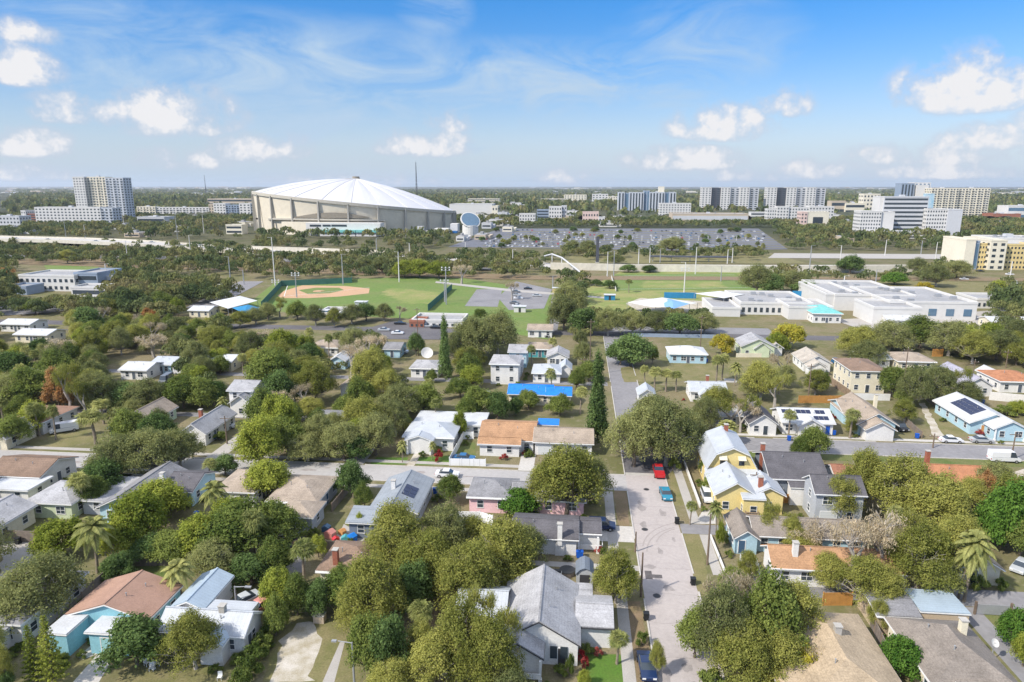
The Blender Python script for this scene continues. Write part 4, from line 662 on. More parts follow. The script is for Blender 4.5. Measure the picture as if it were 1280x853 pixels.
near = [
 # bottom left
 ('N', 68, 762, 856, 22), ('N', 47, 775, 852, 19), ('D', 172, 768, 838, 40, 0, 'dark olive rounded cedar', 'cedar_tree'), ('Y', 245, 757, 845, 38, 1), ('O', 60, 690, 785, 55), ('L', 82, 645, 700, 34), ('O', 25, 712, 780, 30), ('Q', 122, 632, 716, 30), ('D', 150, 690, 728, 24), ('H', 138, 700, 722, 16), ('L', 178, 612, 690, 42), ('L', 200, 598, 655, 36), ('L', 160, 640, 700, 34), ('G', 215, 660, 708, 30), ('D', 190, 665, 705, 26),
 ('Q', 228, 690, 757, 25), ('Q', 270, 592, 655, 22), ('L', 255, 640, 700, 34), ('G', 300, 622, 700, 46), ('G', 345, 625, 690, 34), ('L', 290, 618, 672, 32), ('O', 270, 672, 728, 38), ('D', 315, 690, 735, 30), ('G', 345, 672, 728, 28), ('D', 335, 700, 730, 22), ('P', 322, 640, 702, 20), ('L', 336, 573, 628, 33), ('L', 322, 585, 622, 22), ('D', 442, 576, 628, 22), ('G', 456, 603, 640, 13), ('L', 449, 640, 672, 7), ('L', 398, 668, 700, 13), ('P', 381, 677, 728, 21), ('L', 352, 708, 772, 26), ('G', 372, 715, 775, 24), ('D', 398, 725, 775, 22), ('G', 345, 745, 800, 20), ('H', 326, 788, 815, 15), ('H', 318, 800, 832, 16), ('H', 310, 815, 848, 17), ('H', 338, 775, 800, 15), ('H', 302, 832, 866, 18), ('G', 425, 705, 745, 16),
 ('P', 8, 782, 850, 18), ('Y', 5, 805, 870, 16), ('D', 10, 838, 870, 14), ('P', 108, 590, 640, 18), ('D', 128, 572, 625, 30), ('G', 118, 590, 640, 20), ('P', 262, 575, 605, 12), ('D', 282, 566, 597, 16),
 # bottom centre
 ('Y', 500, 625, 725, 45), ('Y', 535, 655, 745, 48), ('O', 555, 628, 712, 42), ('Y', 470, 690, 800, 45), ('Y', 450, 730, 795, 32), ('G', 465, 760, 862, 30), ('D', 488, 770, 868, 30), ('D', 520, 700, 770, 30), ('Y', 625, 640, 740, 48), ('Y', 585, 668, 770, 46), ('Y', 640, 672, 740, 34), ('Y', 575, 740, 870, 50), ('Y', 545, 785, 880, 42), ('Y', 610, 765, 885, 42), ('B', 618, 735, 850, 36, 1), ('O', 655, 655, 712, 32), ('Y', 530, 770, 850, 25), ('Y', 640, 830, 880, 20), ('Y', 590, 640, 700, 30),
 ('Y', 708, 548, 655, 46, 0), ('O', 728, 560, 640, 34), ('Y', 680, 575, 640, 28), ('V', 650, 610, 645, 25), ('G', 563, 590, 632, 20), ('Y', 770, 682, 762, 30), ('L', 775, 690, 755, 24), ('P', 771, 788, 830, 17), ('H', 803, 787, 808, 10), ('Y', 822, 800, 850, 13), ('H', 838, 858, 880, 10), ('E', 728, 812, 828, 7), ('E', 748, 808, 822, 6), ('E', 731, 822, 838, 6), ('H', 712, 815, 850, 7, 0, 'pointed dark shrub'), ('L', 730, 835, 862, 11), ('H', 745, 655, 668, 6),
 # bottom right
 ('O', 900, 725, 850, 46, 1), ('G', 955, 715, 840, 44), ('Y', 985, 722, 820, 44), ('G', 868, 750, 830, 30), ('Y', 925, 770, 875, 42), ('B', 915, 712, 820, 46, 0), ('B', 950, 730, 830, 36, 2), ('Y', 970, 780, 866, 38), ('A', 958, 822, 870, 18), ('A', 1000, 800, 865, 24), ('O', 1000, 745, 790, 25), ('H', 890, 832, 870, 20, 0, 'low olive shrub'),
 ('B', 1060, 645, 745, 44, 0), ('B', 1105, 640, 740, 44, 2), ('B', 1020, 650, 700, 36, 2), ('Y', 1080, 690, 765, 40), ('Y', 1035, 690, 740, 30), ('Y', 1120, 565, 660, 46), ('Y', 1165, 585, 680, 46), ('Y', 1145, 650, 750, 44), ('B', 1150, 640, 720, 30, 1), ('Y', 1190, 640, 730, 36), ('O', 1170, 690, 755, 34), ('Y', 1075, 555, 640, 34), ('Y', 1050, 590, 660, 26), ('Y', 1100, 700, 770, 30), ('Q', 1205, 648, 752, 30), ('Q', 1198, 660, 748, 20),
 ('V', 1258, 600, 690, 36), ('V', 1235, 620, 690, 26), ('G', 1275, 640, 700, 26), ('R', 1228, 588, 640, 16), ('H', 1222, 716, 738, 13), ('V', 1122, 792, 850, 26), ('V', 1268, 758, 812, 24), ('L', 1278, 790, 838, 16), ('O', 1240, 575, 630, 30), ('H', 1250, 720, 740, 10), ('Y', 1095, 745, 790, 15), ('B', 1010, 805, 868, 22, 0),
 ('Y', 958, 638, 682, 22), ('B', 975, 628, 682, 24, 1), ('Y', 1000, 660, 700, 26), ('G', 1014, 530, 578, 24), ('G', 1000, 545, 580, 14), ('Y', 985, 505+140, 690, 18), ('Y', 935, 685, 728, 14), ('G', 915, 705, 750, 22),
 ('P', 862, 628, 656, 10), ('Q', 895, 618, 668, 12), ('H', 878, 568, 600, 9), ('H', 884, 590, 622, 10), ('H', 905, 660, 680, 7), ('L', 898, 650, 690, 6),
 # the great oak and the columns
 ('O', 792, 505, 592, 38, 0), ('O', 832, 498, 592, 42, 2), ('O', 855, 510, 575, 32, 1), ('O', 812, 488, 560, 36, 0), ('J', 747, 441, 562, 17, 0), ('J', 557, 398, 482, 10, 0),
 ('H', 842, 570, 590, 8), ('K', 906, 522, 555, 16),
 # middle band, left
 ('O', 150, 540, 605, 42), ('O', 190, 535, 602, 40), ('O', 225, 535, 590, 34), ('G', 165, 510, 560, 26), ('P', 120, 512, 555, 20), ('P', 130, 500, 530, 14), ('R', 75, 460, 520, 22, 0, 'sandy brown drooping tree'), ('B', 88, 445, 530, 26, 1), ('B', 108, 470, 530, 22, 1), ('O', 135, 470, 520, 30), ('D', 160, 480, 518, 26), ('O', 185, 472, 520, 32), ('G', 230, 465, 515, 30), ('G', 250, 470, 515, 26), ('D', 268, 475, 510, 20), ('G', 45, 458, 515, 30), ('O', 20, 465, 515, 32), ('D', 15, 440, 480, 26), ('L', 45, 500, 545, 22), ('G', 20, 515, 562, 22), ('P', 50, 505, 545, 14), ('P', 70, 508, 550, 10), ('Q', 278, 490, 530, 10), ('H', 275, 538, 552, 8), ('G', 340, 430, 500, 36), ('Y', 395, 450, 510, 30), ('G', 330, 485, 540, 26), ('L', 350, 492, 560, 28), ('L', 325, 520, 590, 30), ('G', 360, 520, 575, 26), ('O', 385, 540, 580, 30), ('O', 430, 525, 580, 32), ('O', 470, 515, 575, 34), ('D', 445, 540, 580, 24), ('O', 400, 515, 570, 24), ('B', 380, 478, 520, 20, 0), ('B', 368, 465, 505, 18, 1), ('G', 432, 492, 525, 16), ('Y', 465, 430, 500, 30), ('Y', 485, 460, 510, 24), ('O', 500, 478, 530, 30), ('G', 530, 478, 522, 26), ('P', 545, 500, 530, 8), ('G', 450, 470, 520, 22), ('D', 380, 455, 490, 20), ('L', 505, 515, 545, 11), ('L', 575, 515, 552, 12), ('O', 495, 500, 550, 20), ('Q', 503, 545, 578, 9), ('Q', 540, 548, 575, 7), ('E', 548, 562, 578, 7), ('G', 600, 482, 525, 26), ('G', 585, 492, 530, 18), ('D', 622, 488, 528, 18), ('L', 590, 455, 490, 18), ('G', 575, 470, 500, 16), ('O', 590, 395, 455, 36), ('O', 622, 388, 450, 30), ('O', 570, 415, 460, 18), ('D', 520, 415, 448, 11), ('O', 335, 378, 402, 14), ('B', 350, 372, 400, 14, 1), ('G', 372, 376, 402, 16), ('O', 395, 380, 410, 16), ('Y', 418, 384, 412, 14), ('O', 440, 380, 408, 17), ('D', 458, 378, 404, 14), ('O', 480, 379, 404, 14), ('B', 500, 382, 402, 10, 0), ('O', 320, 384, 408, 14), ('G', 600, 385, 402, 9), ('Y', 300, 388, 412, 16), ('G', 275, 392, 414, 14), ('B', 250, 395, 420, 16, 1), ('G', 205, 365, 395, 20), ('L', 222, 372, 398, 12), ('O', 168, 368, 392, 16), ('Y', 135, 372, 400, 18), ('G', 45, 372, 396, 14), ('R', 12, 335, 362, 11), ('Y', 85, 312, 332, 12), ('G', 540, 462, 480, 9),
 ('P', 690, 462, 500, 10), ('P', 692, 423, 448, 8), ('P', 665, 432, 458, 8), ('G', 660, 485, 515, 16), ('G', 700, 492, 522, 18), ('P', 725, 485, 518, 11), ('G', 735, 450, 480, 16), ('G', 720, 460, 490, 14), ('D', 645, 495, 522, 12),
 # middle band, right
 ('D', 788, 415, 462, 28), ('D', 775, 425, 460, 20), ('G', 815, 430, 458, 9), ('P', 806, 458, 482, 8), ('P', 818, 460, 490, 11), ('P', 832, 463, 490, 11), ('P', 845, 465, 490, 9), ('P', 895, 445, 478, 11), ('P', 902, 443, 475, 10), ('Q', 918, 448, 482, 11), ('A', 902, 415, 447, 18), ('A', 985, 402, 440, 24), ('L', 970, 415, 445, 15),
 ('Y', 895, 478, 530, 26, 0), ('B', 912, 488, 540, 30, 1), ('O', 880, 495, 545, 22), ('B', 925, 500, 545, 20, 0), ('Y', 950, 450, 505, 28), ('B', 968, 462, 515, 22, 1), ('O', 940, 470, 500, 20), ('P', 985, 514, 548, 11), ('P', 1062, 512, 548, 13), ('Y', 1062, 520, 545, 10), ('G', 1028, 462, 492, 11), ('G', 1115, 455, 500, 20), ('O', 1140, 458, 515, 22), ('O', 1170, 455, 510, 26), ('B', 1190, 455, 505, 22, 1), ('Y', 1130, 498, 532, 17), ('O', 1205, 475, 510, 20), ('G', 1130, 480, 510, 14), ('O', 1085, 425, 460, 26), ('Y', 1070, 405, 450, 26), ('O', 1110, 400, 445, 30), ('G', 1150, 395, 440, 30), ('O', 1185, 400, 450, 30), ('Y', 1215, 410, 460, 26), ('O', 1245, 410, 455, 26), ('Y', 1270, 425, 460, 22), ('H', 1255, 505, 520, 14), ('L', 1270, 500, 520, 14),
 ('L', 505, 326, 350, 16), ('L', 525, 325, 350, 16), ('L', 548, 326, 351, 18), ('O', 455, 322, 344, 14), ('O', 478, 320, 345, 16), ('B', 577, 330, 358, 14, 0), ('O', 600, 322, 340, 16), ('O', 625, 322, 342, 16), ('B', 640, 352, 378, 12, 0), ('D', 733, 348, 358, 7), ('D', 746, 349, 359, 7), ('D', 762, 350, 362, 9), ('O', 770, 318, 332, 14), ('D', 785, 330, 342, 11), ('D', 812, 331, 342, 10), ('O', 840, 296, 318, 20), ('O', 715, 300, 318, 14), ('O', 735, 300, 322, 16), ('P', 786, 350, 366, 6), ('P', 965, 345, 366, 8), ('P', 975, 344, 366, 8),
 ('O', 710, 352, 400, 24), ('O', 705, 368, 418, 24), ('D', 730, 385, 422, 24), ('O', 760, 385, 424, 22), ('O', 790, 388, 422, 22), ('O', 820, 388, 420, 24), ('D', 850, 390, 422, 24), ('O', 880, 390, 420, 22), ('O', 945, 330, 372, 24), ('D', 960, 340, 372, 20), ('O', 990, 338, 368, 26), ('D', 1008, 350, 372, 20), ('D', 1062, 318, 345, 16), ('V', 1118, 340, 358, 15), ('O', 1145, 322, 345, 14), ('O', 1195, 325, 350, 20), ('L', 1247, 350, 370, 12), ('O', 1170, 330, 362, 22), ('A', 1155, 352, 365, 12)]
rl = random.Random(4)
for i in range(46):
    row = rl.choice([289.7, 292.6, 295.5, 298.4, 301.3, 304.2, 307.1, 310]); px = rl.uniform(600, 960); near.append((rl.choice('OGDOY'), px, row-rl.uniform(4, 6.5), row+1.2, rl.uniform(3, 6)))
for a in near: T(*a)
NH = len(PLANTS)
# loose woodland between the surveyed trees: keeps clear of roads, roofs, lawns, and of anything it would hide
CLEAR = [(9, 18.5, 0, 252), (-400, 10, 117, 126), (17, 400, 134, 149), (-400, 430, 251, 261), (12, 78, 259, 274), (26, 200, 86, 92), (-15, -6, 258, 346), (3, 24, 60, 135), (-36, -10, 125, 134), (39, 60, 60, 87)]
SEEN = [(636, 420, 716, 522), (560, 520, 735, 645), (490, 515, 570, 590), (608, 440, 650, 482), (770, 420, 960, 505), (975, 495, 1290, 560), (1045, 445, 1112, 500), (995, 428, 1045, 465), (870, 535, 1066, 655), (1105, 560, 1290, 600), (1160, 540, 1290, 580), (905, 650, 1060, 745), (985, 745, 1280, 853), (600, 640, 800, 853), (60, 700, 335, 853), (0, 560, 100, 690), (340, 770, 450, 853), (120, 570, 250, 640), (275, 472, 320, 525), (218, 505, 280, 548), (60, 520, 120, 575), (340, 590, 535, 690), (1185, 450, 1290, 500), (290, 330, 690, 415), (735, 335, 960, 388), (20, 332, 130, 372), (1015, 352, 1240, 405), (925, 405, 980, 445), (420, 475, 450, 500), (1115, 435, 1172, 462), (500, 440, 550, 470), (1222, 685, 1270, 740), (570, 480, 600, 530), (888, 368, 1060, 402), (0, 395, 85, 425), (230, 380, 320, 398), (500, 385, 582, 425), (395, 375, 432, 400), (740, 425, 800, 600), (1200, 296, 1290, 345), (655, 395, 700, 440), (140, 448, 220, 480), (485, 420, 515, 445)]
def free(x, y, r, h):
    for a, b, c, d in CLEAR:
        if a-r*.6 < x < b+r*.6 and c-r*.6 < y < d+r*.6: return False
    for a, b, c, d, hh in PROT:
        if a-r*.8 < x < b+r*.8 and c-r*.8 < y < d+r*.8: return False
    px, py, zc = S(x, y, 0); t = S(x, y, h)[1]; w = r*853/zc
    if not (-60 < px < 1340): return False
    for a, b, c, d in SEEN:
        if px+w*.75 > a and px-w*.75 < c and py > b and t+(py-t)*.15 < d: return False
    return True
cnt = {}; spots = [(p[1], p[2], p[4]) for p in PLANTS]
def tryplace(y0, y1, n, pool, dens=.78, hr=(5, 10), lim=9999):
    placed = 0
    for _ in range(n):
        y = RNG.uniform(y0, y1); xm = y*.86+20; x = RNG.uniform(-xm-y*.1, xm-y*.1+10); r = RNG.uniform(3.0, 6.2); h = r*RNG.uniform(1.3, 1.9)+.5; h = min(h, hr[1])
        if not free(x, y, r, h): continue
        if any((x-a)**2+(y-b)**2 < ((r+c)*dens)**2 for a, b, c in spots if abs(y-b) < 12): continue
        spots.append((x, y, r)); placed += 1
        if pool == 'near':
            k = RNG.choices('OGYLDBPR', (30, 16, 20, 8, 8, 5, 12, 1))[0]
            if k == 'P': r, h = 1.9, RNG.uniform(4.5, 8)
            plant(k, x, y, h, r)
        else: plant('O', x, y, h, r, pool=FARM)
        if placed >= lim: break
    return placed
SHR = 0
for b_ in [p for p in PROT if p[2] < 185]:
    for _ in range(5):
        if SHR >= 110: break
        sd_ = RNG.random(); x = RNG.uniform(b_[0]-1, b_[1]+1); y = b_[2]-RNG.uniform(.9, 2.0)
        if sd_ < .4: x = (b_[1]+RNG.uniform(1, 2)) if b_[0] < 0 else (b_[0]-RNG.uniform(1, 2)); y = RNG.uniform(b_[2], b_[3])
        if any(a-.3 < x < b+.3 and c-.3 < y < d+.3 for a, b, c, d, h in PROT) or any(a < x < b and c < y < d for a, b, c, d in CLEAR[:4]+CLEAR[5:6]) or not (-20 < S(x, y)[0] < 1300): continue
        if RNG.random() < .5: continue
        r = RNG.uniform(.5, 1.1); plant(RNG.choice('HHHHHHHHHHHHHE'), x, y, r*1.35, r, words=RNG.choice(['low rounded shrub', 'small green shrub', 'dark clipped shrub', 'loose leafy shrub'])); SHR += 1
cnt['near'] = tryplace(60, 262, 9000, 'near', .60, lim=250)
print('TREES surveyed', NH, cnt)
# everything beyond reads as one mass of woodland: one object
def woodland():
    rs = np.random.RandomState(5); C = []
    # neighbourhood fill, 150..330 m, park edges, then out to the far town
    def add(n, y0, y1, rmin, rmax, sep, test, hk=1.1):
        grid = {}
        for _ in range(n):
            y = y0+(y1-y0)*math.sqrt(rs.rand()) if y0 > 300 else rs.uniform(y0, y1); x = rs.uniform(-.86*y-40, .78*y+40); r = rs.uniform(rmin, rmax); h = r*rs.uniform(1.2, 1.7)*hk
            if not test(x, y, r, h): continue
            k = (int(x/sep), int(y/sep))
            if any((a-x)**2+(b-y)**2 < sep*sep for i in (-1, 0, 1) for j in (-1, 0, 1) for a, b in grid.get((k[0]+i, k[1]+j), [])): continue
            if y < 264 and any((x-a)**2+(y-b)**2 < ((r+c)*.7)**2 for a, b, c in spots if abs(y-b) < 12): continue
            grid.setdefault(k, []).append((x, y)); C.append((x, y, r, h))
    add(16000, 130, 345, 3.2, 6., 5.0, free, 1.12); add(9000, 345, 640, 3., 6., 9.0, FAROK); add(18000, 640, 1100, 4, 7.5, 11, FAROK); add(16000, 1100, 3200, 7, 13, 21, FAROK); add(9000, 3200, 8000, 12, 24, 46, FAROK, .5)
    return C
# ------------------------------------------------------------------ schools, stadium, city
mat('st_wall', (.64, .58, .46), .85, .05, .02); mat('st_roof', (.56, .56, .58), .6, .03, .05); mat('st_rib', (.40, .38, .33), .8, .05); mat('st_dark', (.26, .23, .18), .9, .1, .05); mat('st_band', (.46, .43, .36), .85, .05)
mat('st_blue', (.03, .16, .42), .6, .1, .1); M['rf_bigw'].name; mat('rf_bigw', (.36, .36, .36), .8, .12, .06, (.27, .27, .27)); mat('b_white', (.61, .60, .57), .85, .04, .05); mat('b_cream', (.70, .65, .52), .85, .05, .05); mat('b_grey', (.52, .53, .54), .85, .05, .05); mat('b_yellow', (.66, .52, .24), .85, .05, .05); mat('b_tan', (.50, .42, .32), .85, .06, .05); mat('b_bluegrey', (.26, .32, .40), .8, .05, .05); mat('b_slate', (.50, .53, .56), .8, .05, .05, kind='seam_x', kscale=.25); mat('b_pink', (.66, .50, .44), .85, .05, .05); mat('b_dark', (.07, .075, .09), .7, .1, .05); mat('b_wall', (.64, .60, .50), .85, .1, .03); mat('sail', (.62, .63, .62), .6, .05, .1); mat('sailblue', (.20, .38, .62), .6, .05, .1); mat('wallblue', (.03, .22, .42), .7, .1, .1); mat('netting', (.06, .17, .13), .9, .1, .3); mat('mural', (.20, .45, .60), .8, .3, .15, (.62, .66, .66))
WN = {}
def fwin(w, h, m='glass'):
    if (w, h, m) not in WN: WN[(w, h, m)] = MB().box(-w/2, w/2, -.12, 0, 0, h).mesh('window', m)
    return WN[(w, h, m)]
FARB = []
def block(lm, label, parts, base, name='apartment_building', cat='building', group=None, wm='b_white'):
    """parts: (px0, px1, row of the top, y offset (m), depth (m), wall material, floors, columns, style[, window material]); base: row of the foot"""
    a = parts[0]; cx, cy = G((a[0]+a[1])/2, base); root = thing(name, label, cat, cx, cy, 0, 0, group); LAND.append((cx, cy, lm)); cnt_ = 0; rest = MB(); rmat = 'glass'
    FARB.append((min(p[0] for p in parts)-3, min(p[2] for p in parts), max(p[1] for p in parts)+3, base-1))
    for bi, p in enumerate(parts):
        px0, px1, top, oy, d, m, fl, nc, style = p[:9]; gm = p[9] if len(p) > 9 else 'glass'
        y = cy+oy; 
        def xat(px):
            lo, hi = -4000., 4000.
            for _ in range(40):
                q = (lo+hi)/2
                if S(q, y, 0)[0] < px: lo = q
                else: hi = q
            return lo
        x0, x1 = xat(px0), xat(px1); z = zfor((x0+x1)/2, y, top); b = MB().box(x0-cx, x1-cx, y-cy, y-cy+d, 0, z); b.build('wall', m, root); PROT.append((x0, x1, y, y+d, z))
        r = MB().box(x0-cx+.6, x1-cx-.6, y-cy+.6, y-cy+d-.6, z, z+.15).build('roof', 'rf_bigw', root); MB().box(x0-cx-.15, x1-cx+.15, y-cy-.15, y-cy+.5, z+.003, z+1.).box(x0-cx-.15, x1-cx+.15, y-cy+d-.5, y-cy+d+.15, z+.003, z+1.).box(x0-cx-.15, x0-cx+.5, y-cy+.5, y-cy+d-.5, z+.003, z+1.).box(x1-cx-.5, x1-cx+.15, y-cy+.5, y-cy+d-.5, z+.003, z+1.).build('parapet', m, r)
        if x1-x0 > 30 and d > 12 and z > 9: MB().box((x0+x1)/2-cx-2.5, (x0+x1)/2-cx+2.5, y-cy+d*.4, y-cy+d*.4+4, z+.15, z+2.8).build('plant_room', 'b_grey', r)
        if (x1-x0)*d > 700 and z < 20:
            for k in range(7): ux, uy = x0-cx+2+(x1-x0-6)*((k*.37+.13) % 1), y-cy+2+(d-6)*((k*.61+.2) % 1); MB().box(ux, ux+2.2, uy, uy+1.6, z+.153, z+1.5).box(ux+.3, ux+.8, uy+1.6, uy+3, z+.153, z+.7).build('rooftop_unit', 'metal', r)
        if not fl: continue
        fh = z/fl; cw = (x1-x0)/nc; side = x1 < 60 or (x0+x1)/2 < (y*.09); nd_ = max(1, int(d/max(cw, 3.2)))
        if style == 'band':
            for k in range(fl): MB().box(x0-cx+.8, x1-cx-.8, y-cy-.12, y-cy, k*fh+fh*.32, k*fh+fh*.78).build('window', gm, root)
            continue
        if style == 'fin':
            for k in range(nc): MB().box(x0-cx+(k+.25)*cw, x0-cx+(k+.75)*cw, y-cy-.12, y-cy, 1, z-1.2).build('window', gm, root)
            continue
        W_, H_ = cw*(.46 if style != 'balc' else .5), fh*(.44 if style != 'balc' else .55)
        for k in range(fl):
            for j in range(nc):
                X, Z = x0-cx+(j+.5)*cw, k*fh+fh*.25
                if cnt_ < 100: put('window', fwin(round(W_, 1), round(H_, 1), gm), root, (X, y-cy, Z)); cnt_ += 1
                else: rest.box(X-W_/2, X+W_/2, y-cy-.12, y-cy, Z, Z+H_)
            for j in range(nd_):
                Y, Z = y-cy+(j+.5)*d/nd_, k*fh+fh*.25; X = (x1-cx) if side else (x0-cx); w2 = d/nd_*.45
                if side: rest.box(X, X+.12, Y-w2/2, Y+w2/2, Z, Z+H_)
                else: rest.box(X-.12, X, Y-w2/2, Y+w2/2, Z, Z+H_)
        if style == 'balc':
            for j in range(0, nc, 2):
                o = MB()
                for k in range(1, fl): o.box(x0-cx+j*cw+.1, x0-cx+(j+1)*cw-.1, y-cy-1.3, y-cy-.13, k*fh-.1, k*fh+.12).box(x0-cx+j*cw+.1, x0-cx+(j+1)*cw-.1, y-cy-1.3, y-cy-1.2, k*fh+.12, k*fh+1.)
                o.build('balcony', m, root)
    if rest.v: tag(rest.build('window', 'glass', root), kind='stuff')
    return root
# --- far left and centre
block('the tall left tower', 'tall cream and yellow apartment tower with grey balcony side at the left', [(98, 112, 222, 0, 18, 'b_white', 17, 4, 'grid'), (112, 138, 222, 6, 18, 'b_cream', 17, 7, 'balc'), (138, 160, 223, 2, 20, 'b_slate', 17, 5, 'balc')], 277)
block('the low white left block', 'long low white apartment block in front of the tall left tower', [(46, 128, 260, -20, 16, 'b_white', 6, 18, 'grid'), (128, 143, 261, -19, 18, 'b_slate', 6, 3, 'balc')], 281)
block('the red and white left building', 'small white and red brick building left of the long low white block', [(28, 34, 264, 0, 20, 'b_white', 4, 2, 'grid'), (34, 47, 268, 2, 16, 'w_brick', 4, 3, 'band')], 279, name='office_building')
block('the grey building at the left edge', 'pale grey concrete office block cut by the left edge', [(-12, 26, 271, 0, 20, 'b_grey', 3, 9, 'grid')], 285, name='office_building')
block('the row of white flats', 'row of low white flats with a green roof right of the tall left tower', [(172, 195, 259, 0, 14, 'b_cream', 4, 6, 'balc'), (196, 262, 260, 3, 14, 'b_white', 4, 16, 'balc'), (262, 268, 256, 4, 14, 'b_tan', 4, 2, 'grid')], 270)
block('the grey glass flats', 'white and slate apartment block between the flats and the domed stadium', [(268, 283, 255, 0, 18, 'b_white', 5, 4, 'grid'), (283, 300, 257, 1, 18, 'b_bluegrey', 5, 5, 'balc'), (300, 314, 255, 0, 18, 'b_white', 5, 3, 'grid')], 271)
block('the long grey deck', 'long flat tan warehouse behind the slate apartment block', [(260, 322, 249, 0, 40, 'b_tan', 2, 12, 'band')], 258, name='warehouse')
block('the open tan car deck', 'small tan two level deck near the motorway left of the stadium', [(283, 303, 282, 0, 14, 'b_cream', 2, 4, 'band')], 293, name='office_building')
block('the blue roofed hall', 'long low white hall with bright shed roofs at the left of the stadium', [(172, 206, 272, 0, 26, 'b_grey', 1, 5, 'band')], 280, name='warehouse')
# right of the stadium
block('the white concert hall', 'big plain white hall just right of the stadium', [(562, 615, 256, 0, 50, 'b_white', 0, 1, 'none'), (615, 622, 258, -2, 30, 'b_cream', 2, 2, 'grid')], 271, name='warehouse')
block('the pale hilltop offices', 'low cream office blocks on the skyline right of the stadium', [(585, 624, 249, 0, 30, 'b_cream', 3, 12, 'band')], 256, name='office_building')
block('the small white flats', 'small white flats with three floors at the left end of the big car park', [(649, 669, 268, 0, 14, 'b_white', 3, 6, 'grid')], 280)
block('the white and green offices', 'white office block with green glass wing behind the big car park', [(671, 686, 263, 0, 18, 'b_bluegrey', 4, 5, 'band'), (686, 702, 259, -2, 20, 'b_white', 4, 5, 'grid'), (702, 708, 258, 2, 16, 'b_grey', 4, 2, 'grid')], 277, name='office_building')
block('the pink low offices', 'low pink white offices behind the big car park', [(728, 748, 266, 0, 20, 'b_pink', 2, 6, 'grid'), (748, 756, 272, -2, 16, 'b_white', 1, 2, 'grid')], 278, name='office_building')
block('the cream skyline offices', 'long broken row of cream offices on the skyline left of the blue grey towers', [(676, 705, 249, 0, 26, 'b_cream', 2, 8, 'band'), (705, 733, 244, 6, 26, 'b_cream', 4, 8, 'grid'), (740, 760, 243, 9, 26, 'b_white', 4, 5, 'grid'), (760, 772, 246, 3, 20, 'b_cream', 3, 4, 'grid')], 254, name='office_building')
block('the blue grey towers', 'pair of blue grey apartment slabs with dark glass strips', [(772, 780, 241, 0, 24, 'b_slate', 10, 2, 'fin'), (780, 786, 242, 3, 20, 'b_bluegrey', 1, 1, 'fin', 'glass_b'), (786, 804, 241, 0, 24, 'b_slate', 10, 5, 'fin'), (804, 811, 239, 4, 22, 'b_bluegrey', 1, 2, 'fin', 'glass_b'), (811, 830, 241, 0, 24, 'b_slate', 10, 5, 'fin'), (830, 836, 241, 3, 22, 'b_bluegrey', 1, 1, 'fin', 'glass_b'), (836, 844, 241, 0, 24, 'b_slate', 10, 2, 'fin'), (822, 829, 234, 14, 10, 'b_cream', 0, 1, 'none')], 267)
block('the white square block', 'white six storey block in front of the blue grey towers', [(824, 863, 255, 0, 20, 'b_white', 6, 11, 'grid')], 273)
for i, (a, b) in enumerate([(876, 947), (957, 1030)]):
    w = (b-a)/6.; P = []
    for k in range(6): P.append((a+k*w, a+(k+1)*w-(.4 if k % 2 else 0), 235+(k % 2)*.6, 0 if k % 2 == 0 else 3, 24, 'b_white' if k % 2 == 0 else 'b_dark' if k in (1,) else 'b_grey', 11, 3 if k % 2 == 0 else 2, 'grid' if k % 2 == 0 else 'balc'))
    block(('the left white slab', 'the right white slab')[i], ('left of the two matching white slab towers with dark vertical strips', 'right of the two matching white slab towers with dark vertical strips')[i], P, 265)
block('the tan parking deck', 'long tan parking deck below the left white slab tower', [(840, 935, 268, 0, 40, 'b_tan', 1, 16, 'band', 'b_grey')], 278, name='parking_deck')
block('the small white club house', 'small white building beside the long tan parking deck', [(938, 956, 266, 0, 16, 'b_white', 2, 4, 'band')], 274, name='office_building')
block('the white block below the slabs', 'white five storey flats with dark windows below the right white slab tower', [(958, 970, 262, 0, 16, 'b_white', 4, 4, 'grid'), (970, 985, 259, -1, 16, 'b_white', 5, 4, 'grid'), (985, 1010, 260, 1, 16, 'b_white', 5, 7, 'grid'), (1010, 1041, 259, 0, 16, 'b_white', 5, 8, 'grid')], 278)
block('the yellow and pink block', 'pale yellow block with pink left end beside the white flats', [(1000, 1008, 266, 0, 18, 'b_pink', 4, 2, 'grid'), (1008, 1035, 266, 1, 18, 'b_cream', 1, 1, 'none')], 284)
block('the tan plain offices', 'tan and cream low offices left of the hospital', [(1038, 1056, 252, 0, 24, 'b_tan', 2, 4, 'band'), (1056, 1080, 255, -6, 24, 'b_cream', 2, 5, 'band'), (1077, 1098, 243, 10, 24, 'b_cream', 5, 5, 'grid')], 268, name='office_building')
block('the hospital', 'large white and grey hospital with long window bands, low white wings and car deck', [(1100, 1155, 247, 0, 24, 'b_grey', 9, 12, 'band'), (1095, 1101, 247, 2, 20, 'b_white', 0, 1, 'none'), (1073, 1099, 265, -18, 20, 'b_white', 7, 8, 'grid'), (1099, 1115, 266, -16, 18, 'b_white', 0, 1, 'none'), (1155, 1181, 262, -8, 20, 'b_white', 7, 8, 'grid'), (1181, 1199, 263, -10, 22, 'b_grey', 0, 1, 'none'), (1086, 1182, 291, -42, 26, 'b_white', 2, 16, 'band'), (1182, 1240, 297, -38, 22, 'b_cream', 1, 1, 'none')], 295, name='hospital')
block('the dark and white tower', 'dark glass and white tower rising behind the hospital', [(1122, 1138, 230, 0, 24, 'b_bluegrey', 14, 4, 'fin', 'glass'), (1138, 1158, 229, 4, 24, 'b_white', 14, 4, 'fin', 'glass_b'), (1142, 1156, 232, -3, 24, 'b_white', 0, 1, 'none')], 272)
